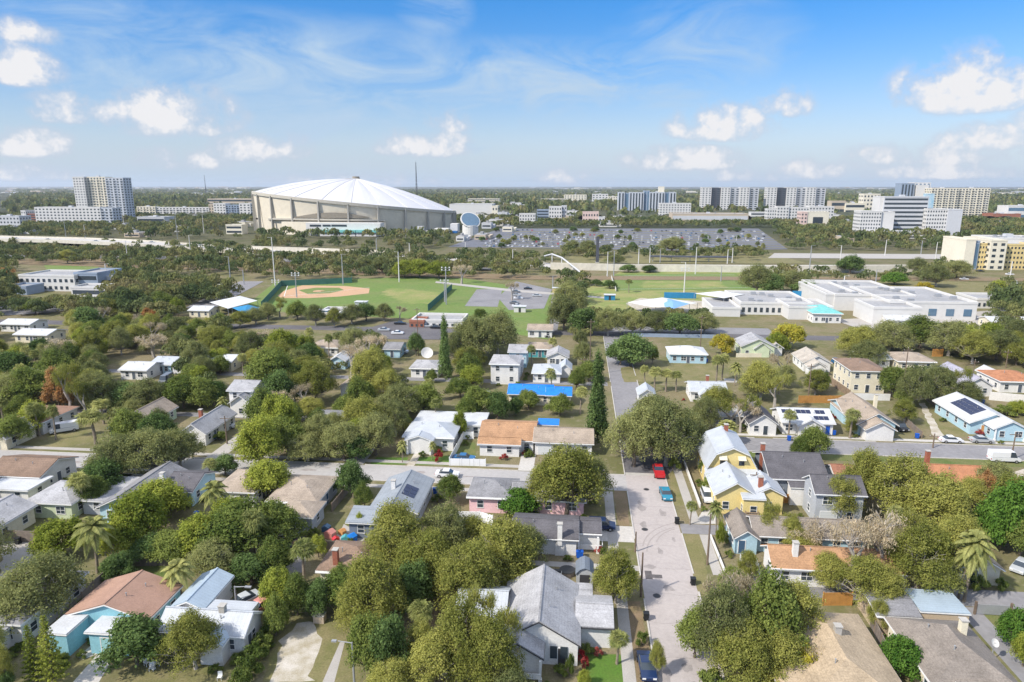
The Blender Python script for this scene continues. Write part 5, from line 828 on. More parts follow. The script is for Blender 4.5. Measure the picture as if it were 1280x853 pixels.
block('the mural tower', 'white tower side wall painted with a pale blue wave mural', [(1153, 1164, 243, 0, 8, 'mural', 0, 1, 'none')], 277)
block('the cream long tower', 'long cream apartment tower with brown balconies at the right', [(1160, 1194, 236, 0, 24, 'b_cream', 13, 9, 'balc'), (1194, 1233, 236, 3, 24, 'b_cream', 13, 10, 'balc')], 273)
block('the dark blue screen building', 'plain dark blue building in front of the long cream tower', [(1188, 1224, 260, 0, 20, 'b_dark', 0, 1, 'none')], 273, name='office_building')
block('the red and white school', 'low red brick building with white and blue hall at the right edge', [(1240, 1275, 268, 0, 30, 'w_brick', 0, 1, 'none'), (1258, 1300, 258, 12, 30, 'b_white', 2, 8, 'band', 'glass_b')], 276, name='school_building')
block('the yellow hotel', 'cream and yellow five storey hotel with grey glass corner at the right', [(1203, 1215, 301, 0, 30, 'b_cream', 0, 1, 'none'), (1215, 1220, 303, 1, 20, 'b_bluegrey', 1, 1, 'fin', 'glass_b'), (1220, 1234, 306, 2, 24, 'b_yellow', 5, 4, 'grid'), (1234, 1254, 302, -2, 34, 'b_cream', 5, 2, 'grid'), (1254, 1290, 307, 3, 26, 'b_yellow', 5, 8, 'grid'), (1235, 1300, 299, 20, 26, 'b_white', 0, 1, 'none')], 337, name='hotel')
# schools and sheds in the middle distance
block('the blue banded school', 'white school building with blue upper band and row of dark square windows', [(26, 95, 346, 0, 22, 'b_white', 2, 10, 'grid'), (95, 124, 343, 3, 20, 'b_bluegrey', 2, 4, 'band'), (90, 150, 361, -16, 12, 'b_white', 1, 10, 'band'), (8, 34, 360, -14, 12, 'b_bluegrey', 1, 4, 'band'), (120, 144, 347, 10, 12, 'b_white', 1, 3, 'band')], 364, name='school_building')
block('the large white school', 'large white school hall with grey flat roof and turquoise doors', [(1042, 1142, 371, 10, 48, 'b_white', 0, 1, 'none'), (1031, 1075, 370, 11, 40, 'b_white', 0, 4, 'none'), (1110, 1219, 380, -9, 44, 'b_white', 1, 5, 'grid', 'glass_b'), (1090, 1150, 387, -22, 20, 'b_white', 0, 6, 'none')], 394, name='school_building')
block('the low white school wing', 'low white school wing with grey roof left of the large white school', [(890, 925, 387, 0, 26, 'b_white', 0, 5, 'none'), (925, 1015, 381, 6, 34, 'b_white', 1, 12, 'grid'), (985, 1040, 386, -4, 20, 'b_white', 0, 8, 'none')], 396, name='school_building')
block('the right annex', 'small white flat roofed annex right of the large white school', [(1220, 1265, 376, 0, 18, 'b_white', 1, 7, 'grid')], 386, name='school_building')
block('the brown roofed club house', 'long white club house with pale grey roof and red wall below the ball field', [(515, 578, 402.5, 0, 14, 'b_white', 1, 8, 'grid'), (512, 530, 403.5, -1.5, 8, 'w_brick', 1, 3, 'grid')], 409, name='club_house')
block('the white shed by the field', 'white shed with pale roof by the near edge of the ball field', [(396, 424, 393.5, 0, 14, 'b_white', 1, 4, 'grid')], 398, name='club_house')
# teal pavilion
x0, x1, y0 = G(1016, 404)[0], G(1050, 404)[0], G(1030, 404)[1]
house('the teal roofed pavilion', 'small white pavilion with pale teal hipped roof beside the school', [(x0, x1, y0, y0+16, 4, 'hx', 2.4, 'rf_teal', 'w_white', .6)], name='pavilion', cat='pavilion')
for (a, b, py, m, w, lm, lb) in [(0, 40, 405, 'rf_white', 'w_white', 'the white roofed sheds', 'low white roofed shed at the left edge below the school'), (18, 62, 418, 'rf_white', 'w_cream', 'the white roofed yard', 'white flat roofed workshop beside a paved yard at the left'), (150, 185, 462, 'rf_white', 'w_white', 'the white roofed bungalow', 'bungalow with chalk white roof behind the sandy brown trees'), (188, 215, 455, 'mt_silver', 'w_lblue', 'the pale roofed bungalow', 'bungalow with silvery roof hemmed by tall trees'), (255, 290, 452, 'rf_white', 'w_cream', 'the half hidden white bungalow', 'half hidden white bungalow between two olive trees'), (236, 262, 388, 'rf_white', 'w_cream', 'the field office', 'small cream building with white roof left of the ball field'), (660, 690, 412, 'sh_tan', 'w_white', 'the small park cottage', 'small cottage with tan roof at the foot of the park'), (1110, 1140, 400, 'rf_white', 'w_white', 'the white shed under the oaks', 'white roofed shed under the oaks right of the teal pavilion'), (1240, 1290, 402, 'rf_white', 'w_cream', 'the long white shed', 'long white shed at the right edge below the school'), (480, 500, 436, 'sh_grey', 'w_lblue', 'the small blue cottage', 'small blue cottage among trees left of the tall columnar tree')]:
    p, q = G(a, py, 3), G(b, py, 3); house(lm, lb, [(p[0], q[0], p[1], p[1]+9, 3., 'gx', 1.1, m, w)])
# ------------------------------------------------------------------ the domed stadium
def stadium():
    cx, cy = G(448, 285.5); zc = S(cx, cy, 20)[2]; R = 121*zc/853
    zl, zr, zf = zfor(cx-R, cy, 240), zfor(cx+R, cy, 264), zfor(cx, cy-R, 250.5); z0 = (zl+zr)/2; gx = (zr-zl)/2/R; gy = (z0-zf)/R
    ap = zfor(cx, cy, 223)
    root = thing('domed_stadium', 'huge cream walled stadium under a tilted white fabric dome', 'stadium', cx, cy); LAND.append((cx, cy, 'the domed stadium'))
    N = 96; rim = lambda t, r: z0+gx*r*math.cos(t)+gy*r*math.sin(t)
    w = MB(); TT = [2*math.pi*k/N for k in range(N)]
    for k in range(N):
        a, b = TT[k], TT[(k+1) % N]; w.poly([(R*.97*math.cos(a), R*.97*math.sin(a), 0), (R*.97*math.cos(b), R*.97*math.sin(b), 0), (R*math.cos(b), R*math.sin(b), rim(b, R)), (R*math.cos(a), R*math.sin(a), rim(a, R))])
    w.build('outer_wall', 'st_wall', root)
    r = MB(); rings = [1.0, .9, .78, .64, .48, .32, .16, .03]; nP = 24; NN = nP*4
    def z(u, t): base = rim(t, R*u); return base+(ap-z0)*(1-u)**.92*(1+.0*u)+math.sin(math.pi*u)*2.5-abs(math.sin(t*nP/2))*1.3*math.sin(math.pi*u)*-1*.8
    for i in range(len(rings)-1):
        for k in range(NN):
            a, b = 2*math.pi*k/NN, 2*math.pi*(k+1)/NN; u, v = rings[i], rings[i+1]
            r.poly([(R*u*math.cos(a), R*u*math.sin(a), z(u, a)), (R*u*math.cos(b), R*u*math.sin(b), z(u, b)), (R*v*math.cos(b), R*v*math.sin(b), z(v, b)), (R*v*math.cos(a), R*v*math.sin(a), z(v, a))])
    ro = r.build('dome_roof', 'st_roof', root)
    c = MB().tube((0, 0, ap-1), (0, 0, ap+2.2), 5, 4.4, 12).build('roof_crown', 'st_dark', ro)
    for k in range(nP):
        t = 2*math.pi*k/nP; m = MB()
        for i in range(len(rings)-1): u, v = rings[i], rings[i+1]; m.tube((R*u*math.cos(t), R*u*math.sin(t), z(u, t)+.3), (R*v*math.cos(t), R*v*math.sin(t), z(v, t)+.3), .28, .28, 4)
        m.build('seam_cable', 'b_white', ro)
    g = MB()
    for k in range(N):
        a, b = TT[k], TT[(k+1) % N]; q = R+1.4
        P = [(q*math.cos(t), q*math.sin(t), rim(t, R)+dz) for t, dz in ((a, -2.6), (b, -2.6), (b, .6), (a, .6))]; I = [(R*.985*math.cos(t), R*.985*math.sin(t), rim(t, R)+.7) for t in (b, a)]
        g.poly(P); g.poly([P[3], P[2], I[0], I[1]]); I2 = [(R*.99*math.cos(t), R*.99*math.sin(t), rim(t, R)-2.6) for t in (a, b)]; g.poly([I2[0], I2[1], P[1], P[0]])
    g.build('ring_beam', 'st_band', root)
    for k in range(24):
        t = 2*math.pi*k/24-.03; q = R+.6; zt = rim(t, R)-1
        MB().box(-.8, .8, -1.6, 1.6, 0, zt).build('rib', 'st_rib', root, (q*math.cos(t), q*math.sin(t), 0), t+math.pi/2)
    def T_(px):     # angle on the near wall that is seen at column px
        best = None
        for k in range(400):
            t = math.pi+math.pi*k/400; s = S(cx+R*math.cos(t), cy+R*math.sin(t), 10)[0]
            if best is None or abs(s-px) < best[0]: best = (abs(s-px), t)
        return best[1]
    def onwall(name, m, px0, px1, rt, rb, off=.9, n=16):
        o = MB(); P = []
        for k in range(n+1):
            px = px0+(px1-px0)*k/n; t = T_(px); q = R+off; x, y = q*math.cos(t), q*math.sin(t); P.append((x, y, zfor(cx+x, cy+y, rb(px)), zfor(cx+x, cy+y, rt(px)), t))
        for k in range(n):
            a, b = P[k], P[k+1]; i = .97
            o.poly([(a[0], a[1], a[2]), (b[0], b[1], b[2]), (b[0], b[1], b[3]), (a[0], a[1], a[3])]); o.poly([(a[0], a[1], a[3]), (b[0], b[1], b[3]), (b[0]*i, b[1]*i, b[3]), (a[0]*i, a[1]*i, a[3])]); o.poly([(a[0]*i, a[1]*i, a[2]), (b[0]*i, b[1]*i, b[2]), (b[0], b[1], b[2]), (a[0], a[1], a[2])])
        return o.build(name, m, root)
    onwall('window_lens', 'st_dark', 369, 462, lambda p: 271.5-5.6*math.sin(math.pi*(p-369)/93), lambda p: 272.4+.6*math.sin(math.pi*(p-369)/93), .5, 24)
    onwall('ledge', 'st_band', 322, 482, lambda p: 272.5+(p-322)*.015, lambda p: 274.5+(p-322)*.015, 1.6, 20)
    onwall('terrace_wall', 'st_wall', 355, 482, lambda p: 277+(p-322)*.01, lambda p: 296, 3.0, 20)
    def fb(name, m, px0, px1, rt, rb, oy, d, par=root):
        y = cy-R+oy; xs = []
        for px in (px0, px1):
            lo, hi = -2000., 2000.
            for _ in range(40):
                q = (lo+hi)/2
                if S(q, y, 0)[0] < px: lo = q
                else: hi = q
            xs.append(lo-cx)
        zt, zb = zfor((xs[0]+xs[1])/2+cx, y, rt), max(0, zfor((xs[0]+xs[1])/2+cx, y, rb)); return MB().box(xs[0], xs[1], y-cy, y-cy+d, zb, zt).build(name, m, par), xs, zt, zb, y-cy
    fb('entrance_hall', 'b_white', 383, 476, 279, 303, -12, 14)
    for a, b, t_, b_ in ((388, 402, 281, 283.5), (404, 414, 281, 283.5), (415, 434, 281, 283.5), (388, 402, 287, 290), (388, 402, 293, 295), (404, 412, 293, 295)): fb('window', 'glass', a, b, t_, b_, -12.2, .4)
    for k, (a, b) in enumerate(((400, 422), (423, 444), (445, 470))): o, xs, zt, zb, y = fb('canopy', 'rf_teal', a, b, 288, 291, -19, 9); fb('terrace_wall', 'b_white', a, b, 291.5, 297, -17.5, 8)
    fb('base_wall', 'st_blue', 393, 486, 297, 304.5, -22, 8); fb('gate_house', 'b_white', 396, 420, 296, 301, -23.2, 4)
    for k in range(6): fb('stair_flight', 'b_grey', 487+k*7, 495+k*7, 290-k*2.6+6, 300-k*.6, -6+k*.5, 4)
    for a, b, t_ in ((532, 542, 289), (543, 560, 286), (563, 572, 280)): fb('corner_block', 'b_white', a, b, t_, 303-(a-532)*.25, 18+(a-532)*1.1, 14)
    fb('corner_block', 'st_blue', 552, 571, 289, 296, 44, 6)
    # tilted blue disc sign on a white drum
    x, y = G(588, 294); t = thing('disc_canopy', 'large tilted blue disc on a white drum beside the stadium', 'canopy', x, y); zd = zfor(x, y, 276); MB().tube((0, 0, 0), (0, 0, zd-5), 9, 9, 20).build('drum', 'b_white', t)
    n = Vector((.35, -.62, .7)); c0 = Vector((0, 0, zd)); MB().tube(c0, c0+n*1.2, 11.5, 11.5, 28).build('rim', 'b_white', t); MB().tube(c0+n*1.25, c0+n*1.6, 10.3, 10.3, 28).build('disc', 'glass_b', t)
    FARB.append((318, 222, 605, 294))
    PROT.append((cx-R-24, cx+R+30, cy-R-30, cy+R, 60))
stadium()
# ------------------------------------------------------------------ motorway: viaduct, walls, piers
def wallrun(name, label, pts, h, m, th=.5, z0=0., cat='wall', coping=None, posts=0):
    x, y = pts[0]; root = thing(name, label, cat, x, y); b = MB()
    for (a, c) in zip(pts[:-1], pts[1:]):
        A, C_ = Vector((*a, 0)), Vector((*c, 0)); d = (C_-A).normalized(); n = Vector((-d.y, d.x, 0))*th/2; O = Vector((x, y, 0))
        P = [A-n-O, C_-n-O, C_+n-O, A+n-O]; i = len(b.v); b.v += [(p.x, p.y, z0) for p in P]+[(p.x, p.y, z0+h) for p in P]; b.f += [(i, i+1, i+5, i+4), (i+1, i+2, i+6, i+5), (i+2, i+3, i+7, i+6), (i+3, i, i+4, i+7), (i+4, i+5, i+6, i+7), (i+3, i+2, i+1, i)]; b.m += [0]*6
    b.build('panel', m, root)
    if posts:
        pm = MB().box(-.07, .07, -.07, .07, 0, z0+h+.12).mesh('post', coping or m)
        for (a, c) in zip(pts[:-1], pts[1:]):
            A, C_ = Vector(a), Vector(c); n = max(1, int((C_-A).length/posts))
            for k in range(n+1): p = A.lerp(C_, k/n); put('post', pm, root, (p.x-x, p.y-y, 0), math.atan2(C_.y-A.y, C_.x-A.x))
    return root
P8 = [G(px, py, z) for px, py, z in ((-60, 296.5, 9), (90, 300, 9), (180, 304, 8), (260, 310, 5), (340, 315, 3))]
v = thing('motorway_viaduct', 'raised pale concrete motorway on piers crossing at the left', 'viaduct', *P8[0]); O = Vector((*P8[0], 0))
b = MB(); zs = (9, 9, 8, 5, 3); e1, e2 = MB(), MB()
for k in range(4):
    A, B_ = Vector((*P8[k], zs[k]))-O, Vector((*P8[k+1], zs[k+1]))-O; d = (B_-A).normalized(); n = Vector((-d.y, d.x, 0)).normalized()*13
    for mb_, o0, o1, zb, zt in ((b, -1, 1, -1.6, 0), (e1, -1.03, -1.0, -1.7, 1.1), (e2, 1.0, 1.03, -1.7, 1.1)):
        P = [A+n*o0, B_+n*o0, B_+n*o1, A+n*o1]; i = len(mb_.v); mb_.v += [(p.x, p.y, p.z+zb) for p in P]+[(p.x, p.y, p.z+zt) for p in P]; mb_.f += [(i, i+1, i+5, i+4), (i+1, i+2, i+6, i+5), (i+2, i+3, i+7, i+6), (i+3, i, i+4, i+7), (i+4, i+5, i+6, i+7), (i+3, i+2, i+1, i)]; mb_.m += [0]*6
b.build('deck', 'concrete_l', v); e1.build('barrier', 'b_wall', v); e2.build('barrier', 'b_wall', v)
for k in range(3):
    for j in range(3):
        u = j/3; A = Vector((*P8[k], zs[k])).lerp(Vector((*P8[k+1], zs[k+1])), u)-O; MB().tube((A.x, A.y-6, 0), (A.x, A.y-6, A.z-1.5), .9, .9, 8).tube((A.x, A.y+6, 0), (A.x, A.y+6, A.z-1.5), .9, .9, 8).build('pier', 'concrete', v)
wallrun('motorway_wall', 'long beige motorway wall in front of the stadium', [G(312, 315), G(400, 318), G(492, 322)], 5.0, 'b_wall', .8)
wallrun('motorway_wall', 'long beige motorway wall running behind the green sports field', [G(688, 337), G(800, 339.5), G(940, 341)], 4.6, 'b_wall', .8)
wallrun('motorway_wall', 'long beige motorway wall at the right below the hospital', [G(940, 341), G(1050, 341), G(1165, 340)], 4.6, 'b_wall', .8)
patch('motorway', [(300, 313), (500, 318.5), (700, 330), (960, 332), (1290, 331), (1290, 336), (960, 337), (690, 335), (500, 322), (300, 316)], .02, 'concrete_l')
# pedestrian bridge and column
x, y = G(700, 338); t = thing('footbridge', 'pale footbridge arching over the motorway and ramping down to the park', 'bridge', x, y); b = MB(); pr = [(G(680, 330), 5.5), (G(690, 330), 7), (G(702, 334), 6.5), (G(716, 340), 3.6), (G(733, 347), .3)]
for (a, z1), (c, z2) in zip(pr[:-1], pr[1:]): b.tube((a[0]-x, a[1]-y, z1), (c[0]-x, c[1]-y, z2), .55, .55, 6); 
b.build('walkway', 'b_grey', t)
for a, z1 in pr[:4]: MB().tube((a[0]-x, a[1]-y, 0), (a[0]-x, a[1]-y, z1), .35, .35, 6).build('pier', 'b_white', t)
x, y = G(746.5, 329); t = thing('dark_pylon', 'tall black square column beside the footbridge', 'column', x, y); hz = zfor(x, y, 296); MB().box(-1.1, 1.1, -1.1, 1.1, 0, hz).build('shaft', 'b_dark', t); MB().box(-1.5, 1.5, -1.5, 1.5, 0, .8).build('plinth', 'concrete', t)
x, y = G(878, 328); t = thing('sign_gantry', 'long dark canopy beside the motorway', 'canopy', x, y); MB().box(-38, 20, -3, 3, 3.6, 4.4).build('roof', 'b_dark', t)
for k in range(5): MB().tube((-36+k*13.5, 0, 0), (-36+k*13.5, 0, 3.6), .25, .25, 6).build('post', 'metal', t)
# playground sails, blue walls
def sail(label, pxs, z, m):
    P = [G(px, py, z_) for px, py, z_ in pxs]; cx, cy = sum(p[0] for p in P)/len(P), sum(p[1] for p in P)/len(P); t = thing('shade_sail', label, 'shade sail', cx, cy, 0, 0, None); b = MB(); n = len(P); c = (0, 0, sum(q[2] for q in pxs)/n+1.2)
    for k in range(n): a, d = (P[k][0]-cx, P[k][1]-cy, pxs[k][2]), (P[(k+1) % n][0]-cx, P[(k+1) % n][1]-cy, pxs[(k+1) % n][2]); b.poly([a, d, c])
    b.build('canopy', m, t)
    for k in range(n): MB().tube((P[k][0]-cx, P[k][1]-cy, 0), (P[k][0]-cx, P[k][1]-cy, pxs[k][2]), .1, .1, 6).build('post', 'metal', t)
sail('large white shade sail over the playground', [(784, 378, 4), (828, 372, 5), (872, 379, 4), (838, 384, 4), (815, 384, 4)], 4, 'sail'); sail('pale blue shade sail beside the large white one', [(820, 381, 4.2), (836, 373.5, 5.2), (862, 380, 4.2), (842, 386, 4)], 4, 'sailblue'); sail('flat white canopy behind the playground', [(868, 367, 5), (900, 364, 5), (931, 368, 5), (905, 373, 5)], 5, 'sail')
sail('small blue shade sail near the ball field stand', [(290, 385, 4), (310, 381, 4), (330, 386, 4), (305, 392, 4)], 4, 'wallblue'); sail('long white and blue stand roof left of the ball field', [(262, 378, 4), (300, 370, 4), (322, 376, 4), (285, 386, 4)], 4, 'sail')
wallrun('blue_wall', 'bright blue boundary wall behind the playground', [G(830, 373), G(870, 373.5)], 3, 'wallblue', .3); wallrun('blue_wall', 'bright blue boundary wall beside the low white school wing', [G(925, 374), G(955, 374.5)], 2.6, 'wallblue', .3); wallrun('blue_wall', 'blue hoarding along the road below the row of dark oaks', [G(790, 421), G(895, 423)], 1.3, 'b_bluegrey', .3)
wallrun('blue_wall', 'dark blue wall left of the large white school', [G(990, 372), G(1035, 374)], 3.4, 'wallblue', .3)
wallrun('outfield_fence', 'dark green netted fence round the far side of the ball field', [G(327, 386), G(352, 358), G(440, 354), G(440, 350)], 3.2, 'netting', .1, posts=12); wallrun('outfield_fence', 'dark green netted fence at the right side of the ball field', [G(535, 389), G(565, 362)], 3.0, 'netting', .1, posts=10)
wallrun('field_fence', 'white rail fence at the left end of the green sports field', [G(770, 365), G(764, 348)], 1.8, 'b_white', .12, posts=10)
# dugouts, scoreboard and small huts
for (px, py, m, lb) in [(404, 395, 'wallblue', 'small blue dugout at the near edge of the ball field'), (452, 384, 'b_grey', 'small grey dugout beside the ball field'), (762, 375, 'wallblue', 'small blue hut beside the park path'), (697, 366, 'b_yellow', 'small yellow kiosk by the park car park'), (650, 390, 'b_white', 'small white hut at the corner of the park car park')]:
    x, y = G(px, py); t = thing('park_hut', lb, 'hut', x, y); MB().box(-2.6, 2.6, -1.6, 1.6, 0, 2.5).build('wall', m, t); MB().box(-2.9, 2.9, -2, 2, 2.52, 2.72).build('roof', 'rf_white', t); MB().box(-.5, .5, -1.66, -1.58, 0, 2.1).build('door', 'metal_d', t)
# lattice towers on the skyline
def mast(px, top, base, lb, w=4.):
    x, y = G(px, base); h = zfor(x, y, top); t = thing('lattice_mast', lb, 'mast', x, y); b = MB(); n = 14
    for sx, sy in ((-1, -1), (1, -1), (1, 1), (-1, 1)): MB().tube((sx*w/2, sy*w/2, 0), (sx*.3, sy*.3, h), .42, .3, 4).build('leg', 'metal_d', t)
    for k in range(n):
        a, c = k/n, (k+1)/n; wa, wc = w/2*(1-a)+.3*a, w/2*(1-c)+.3*c
        b.tube((-wa, -wa, h*a), (wc, -wc, h*c), .2, .2, 3).tube((wa, -wa, h*a), (-wc, -wc, h*c), .2, .2, 3).tube((-wa, -wa, h*a), (-wc, wc, h*c), .2, .2, 3)
    b.build('bracing', 'metal_d', t); MB().tube((0, 0, h), (0, 0, h*1.05), .15, .1, 4).build('antenna', 'metal_d', t)
mast(521.5, 203, 262, 'tall dark lattice mast rising behind the domed stadium'); mast(258, 219, 247, 'slim dark lattice mast on the skyline left of the domed stadium', 2)
# far town: single buildings out to the horizon
rt = random.Random(11); names = ['white', 'cream', 'grey', 'tan']; mats_ = ['b_white', 'b_cream', 'b_grey', 'b_tan']
fb_ = []
def fartown(px, py, w, hpx, i):
    x, y = G(px, py); zc = S(x, y, 0)[2]; W_ = w*zc/853; h = max(5, hpx*zc/853); d = rt.uniform(14, 34); m = i % 4
    t = thing('distant_building', names[m], 'building', x, y, 0, 0, 'small buildings scattered through the far town'); MB().box(-W_/2, W_/2, 0, d, 0, h).box(-W_/2+W_*.6, W_/2+W_*.3, d*.3, d*1.3, 0, h*.7).build('wall', mats_[m], t); MB().box(-W_/2+.5, W_/2-.5, .5, d-.5, h, h+.3).box(-W_*.1, W_*.15, d*.3, d*.6, h+.3, h+2.5).build('roof', 'rf_bigw', t)
    MB().box(-W_/2+1, W_/2-1, -.2, 0, h*.35, h*.6).build('window', 'glass', t); fb_.append((t, x, y, W_, names[m], px, py, h)); PROT.append((x-W_/2, x+W_/2, y, y+d, h))
i = 0
while i < 150:
    px = rt.uniform(-10, 1290); py = 235.5+24*rt.random()**1.6
    if 312 < px < 580 and py > 238: continue
    if any(a-6 < px < c+6 and py > b for a, b, c, d in FARB): continue
    fartown(px, py, rt.uniform(6, 16) if py > 243 else rt.uniform(3, 10), rt.uniform(2.5, 4.5) if py > 243 else rt.uniform(1.2, 2.4), i); i += 1
for px, py, w, h in ((10, 293, 30, 7), (165, 297, 20, 5), (620, 283, 18, 8), (634, 290, 12, 6), (608, 286, 12, 7), (712, 278, 10, 8), (760, 284, 22, 5), (1105, 262, 20, 6), (1270, 272, 30, 7), (1065, 262, 14, 9), (640, 262, 22, 8), (596, 276, 14, 8), (220, 290, 20, 5), (1060, 303, 14, 6), (590, 262, 16, 6), (605, 268, 14, 6), (628, 272, 12, 6), (645, 276, 10, 5), (716, 270, 14, 6), (775, 276, 16, 5), (800, 277, 14, 5), (668, 256, 14, 4), (1045, 276, 12, 7), (1062, 283, 10, 6), (860, 262, 12, 5), (1055, 258, 14, 5), (1250, 284, 22, 5), (300, 284, 14, 6), (150, 287, 16, 5), (200, 284, 14, 5), (240, 277, 16, 6), (20, 258, 16, 5), (60, 252, 12, 4), (600, 300, 14, 5), (575, 302, 10, 5)): fartown(px, py, w, h, i); i += 1
for k, (t, x, y, w, nm, px, py, h) in enumerate(fb_):
    others = [o for o in fb_ if o[4] == nm and o is not fb_[k]]
    nl = min(LAND, key=lambda l: abs(S(l[0], l[1])[0]-px)+3*abs(S(l[0], l[1])[1]-py)); s = S(nl[0], nl[1])
    KQ = globals().setdefault('KQ', {}); KQ[t.name] = (nm, nl[2], 'left' if s[0] > px else 'right', 'beyond' if nl[1] < y else 'before')
grp = {}
for q in fb_: grp.setdefault(KQ[q[0].name], []).append(q)
NTH = ['', 'second ', 'third ', 'fourth ', 'fifth ', 'sixth ', 'seventh ', 'eighth ', 'ninth ', 'tenth ', 'eleventh ', 'twelfth ', 'thirteenth ', 'fourteenth ']
for k, L_ in grp.items():
    L_.sort(key=lambda q: q[2])
    for j, q in enumerate(L_): q[0]['label'] = f"{'nearest ' if j == 0 and len(L_) > 1 else NTH[j]+('nearest ' if j else '')}small {k[0]} building {'beyond' if k[3] == 'beyond' else 'this side of'} and {k[2]} of {k[1]}"
# ------------------------------------------------------------------ the woodland mass
GC = [(300, 350, 700, 430), (735, 338, 960, 395), (560, 285, 972, 314), (300, 311, 700, 324), (690, 326, 1170, 343), (960, 314, 1290, 327), (-20, 300, 320, 312), (462, 400, 580, 430), (230, 350, 330, 392), (1040, 362, 1290, 410)]
def FAROK(x, y, r, h):
    px, py, zc = S(x, y, 0); t = S(x, y, h)[1]; w = r*853/zc
    if y < 1300 and any(a-w*.3 < px < c+w*.3 and b < py < d for a, b, c, d in GC): return False
    if y < 640 and any(px+w*.7 > a and px-w*.7 < c and py > b and t < d for a, b, c, d in SEEN if d < 412): return False
    if 640 < px < 1010 and 311 < py < 346 and ((px*7.3+y) % 1 < .6 or h > 8.5): return False
    if y < 700 and any(a < px < c and b < (t+py)/2 < d for a, b, c, d in ((636, 286, 1000, 312), (690, 330, 1165, 343), (380, 268, 486, 306))) and (px*7.3+y) % 1 < .93: return False
    if 470 < y and any(px+w*.5 > a and px-w*.5 < c and py > d-1 and t < d-max(3, (d-b)*.22) for a, b, c, d in FARB): return False
    for a, b, c, d, hh in PROT:
        if a-r < x < b+r and c-r < y < d+r: return False
    return True
def build_woodland():
    C = woodland(); rs = np.random.RandomState(9); VV = []
    def templ(n, size, s):
        r = np.random.RandomState(s); L = []; D = r.normal(size=(n, 3)); D /= np.linalg.norm(D, axis=1, keepdims=True); D[:, 2] = np.where(D[:, 2] < -.3, -D[:, 2], D[:, 2])
        lob = r.normal(size=(7, 3))*np.array([.42, .42, .13]); P = lob[r.randint(7, size=n)]+D*np.array([.52, .52, .30])*(.75+.3*r.rand(n))[:, None]; P[:, 2] += .60
        return leafquads(P, D+r.normal(size=(n, 3))*.4, size, r, .8).reshape(n, 4, 3)
    T1 = [templ(750, .15, s) for s in range(5)]; T2 = [templ(420, .18, s) for s in range(5)]; T3 = [templ(130, .29, s) for s in range(5)]; T4 = [templ(26, .62, s) for s in range(5)]
    b = MB()
    for x, y, r, h in C:
        TT = T1 if y < 345 else T2 if y < 640 else T3 if y < 1100 else T4
        V = TT[rs.randint(5)].reshape(-1, 3); a = rs.rand()*6.28; c, s = math.cos(a), math.sin(a); X = V[:, 0]*c-V[:, 1]*s; Y = V[:, 0]*s+V[:, 1]*c
        VV.append(np.stack([X*r+x, Y*r+y, V[:, 2]*h], 1))
    V = np.concatenate(VV); me = npmesh('woodland', V, np.arange(len(V)).reshape(-1, 4), ['lf_wood']); print('WOOD', len(C), len(V)//4)
    return tag(put('woodland', me), kind='stuff')
m = bpy.data.materials.new('lf_wood'); m.use_nodes = True; t = m.node_tree; t.nodes.clear(); L = t.links.new
o = t.nodes.new('ShaderNodeOutputMaterial'); d = t.nodes.new('ShaderNodeBsdfDiffuse'); tl = t.nodes.new('ShaderNodeBsdfTranslucent'); ms = t.nodes.new('ShaderNodeMixShader'); ms.inputs[0].default_value = .35
co = t.nodes.new('ShaderNodeTexCoord'); n = t.nodes.new('ShaderNodeTexNoise'); n.inputs['Scale'].default_value = .045; n.inputs['Detail'].default_value = 3; L(co.outputs['Object'], n.inputs['Vector'])
cr = t.nodes.new('ShaderNodeValToRGB'); L(n.outputs[0], cr.inputs[0]); e = cr.color_ramp.elements; e[0].position = .34; e[0].color = (.085, .12, .045, 1); e[1].position = .66; e[1].color = (.24, .215, .10, 1)
q = e.new(.45); q.color = (.13, .16, .065, 1); q = e.new(.55); q.color = (.20, .21, .075, 1)
g = t.nodes.new('ShaderNodeNewGeometry'); mr = t.nodes.new('ShaderNodeMapRange'); mr.inputs['To Min'].default_value = .75; mr.inputs['To Max'].default_value = 1.25; L(g.outputs['Random Per Island'], mr.inputs['Value'])
vm = t.nodes.new('ShaderNodeVectorMath'); vm.operation = 'SCALE'; L(cr.outputs[0], vm.inputs[0]); L(mr.outputs[0], vm.inputs['Scale']); L(vm.outputs[0], d.inputs[0]); L(vm.outputs[0], tl.inputs[0]); L(d.outputs[0], ms.inputs[1]); L(tl.outputs[0], ms.inputs[2]); L(ms.outputs[0], o.inputs[0]); M['lf_wood'] = m
build_woodland()
# far canopy sheet out to the horizon
def canopy():
    ys = [1150*(1.021**k) for k in range(150)]; nx = 260; rs = np.random.RandomState(3); V = []
    for y in ys:
        xs = np.linspace(-.95*y, .85*y, nx)+rs.normal(size=nx)*.0015*y; z = 3+rs.rand(nx)*7*(rs.rand(nx) > .25); V.append(np.stack([xs, y+rs.normal(size=nx)*y*.004, z-1.5], 1))
    V = np.concatenate(V); k = np.arange(len(ys)-1)[:, None]*nx+np.arange(nx-1)[None]; k = k.ravel(); Q = np.stack([k, k+1, k+1+nx, k+nx], 1); mat('cn', (.035, .05, .022), 1., .3, .012, (.085, .08, .045)); return tag(put('far_woods', npmesh('far_woods', V, Q, ['cn'])), kind='stuff')
canopy()
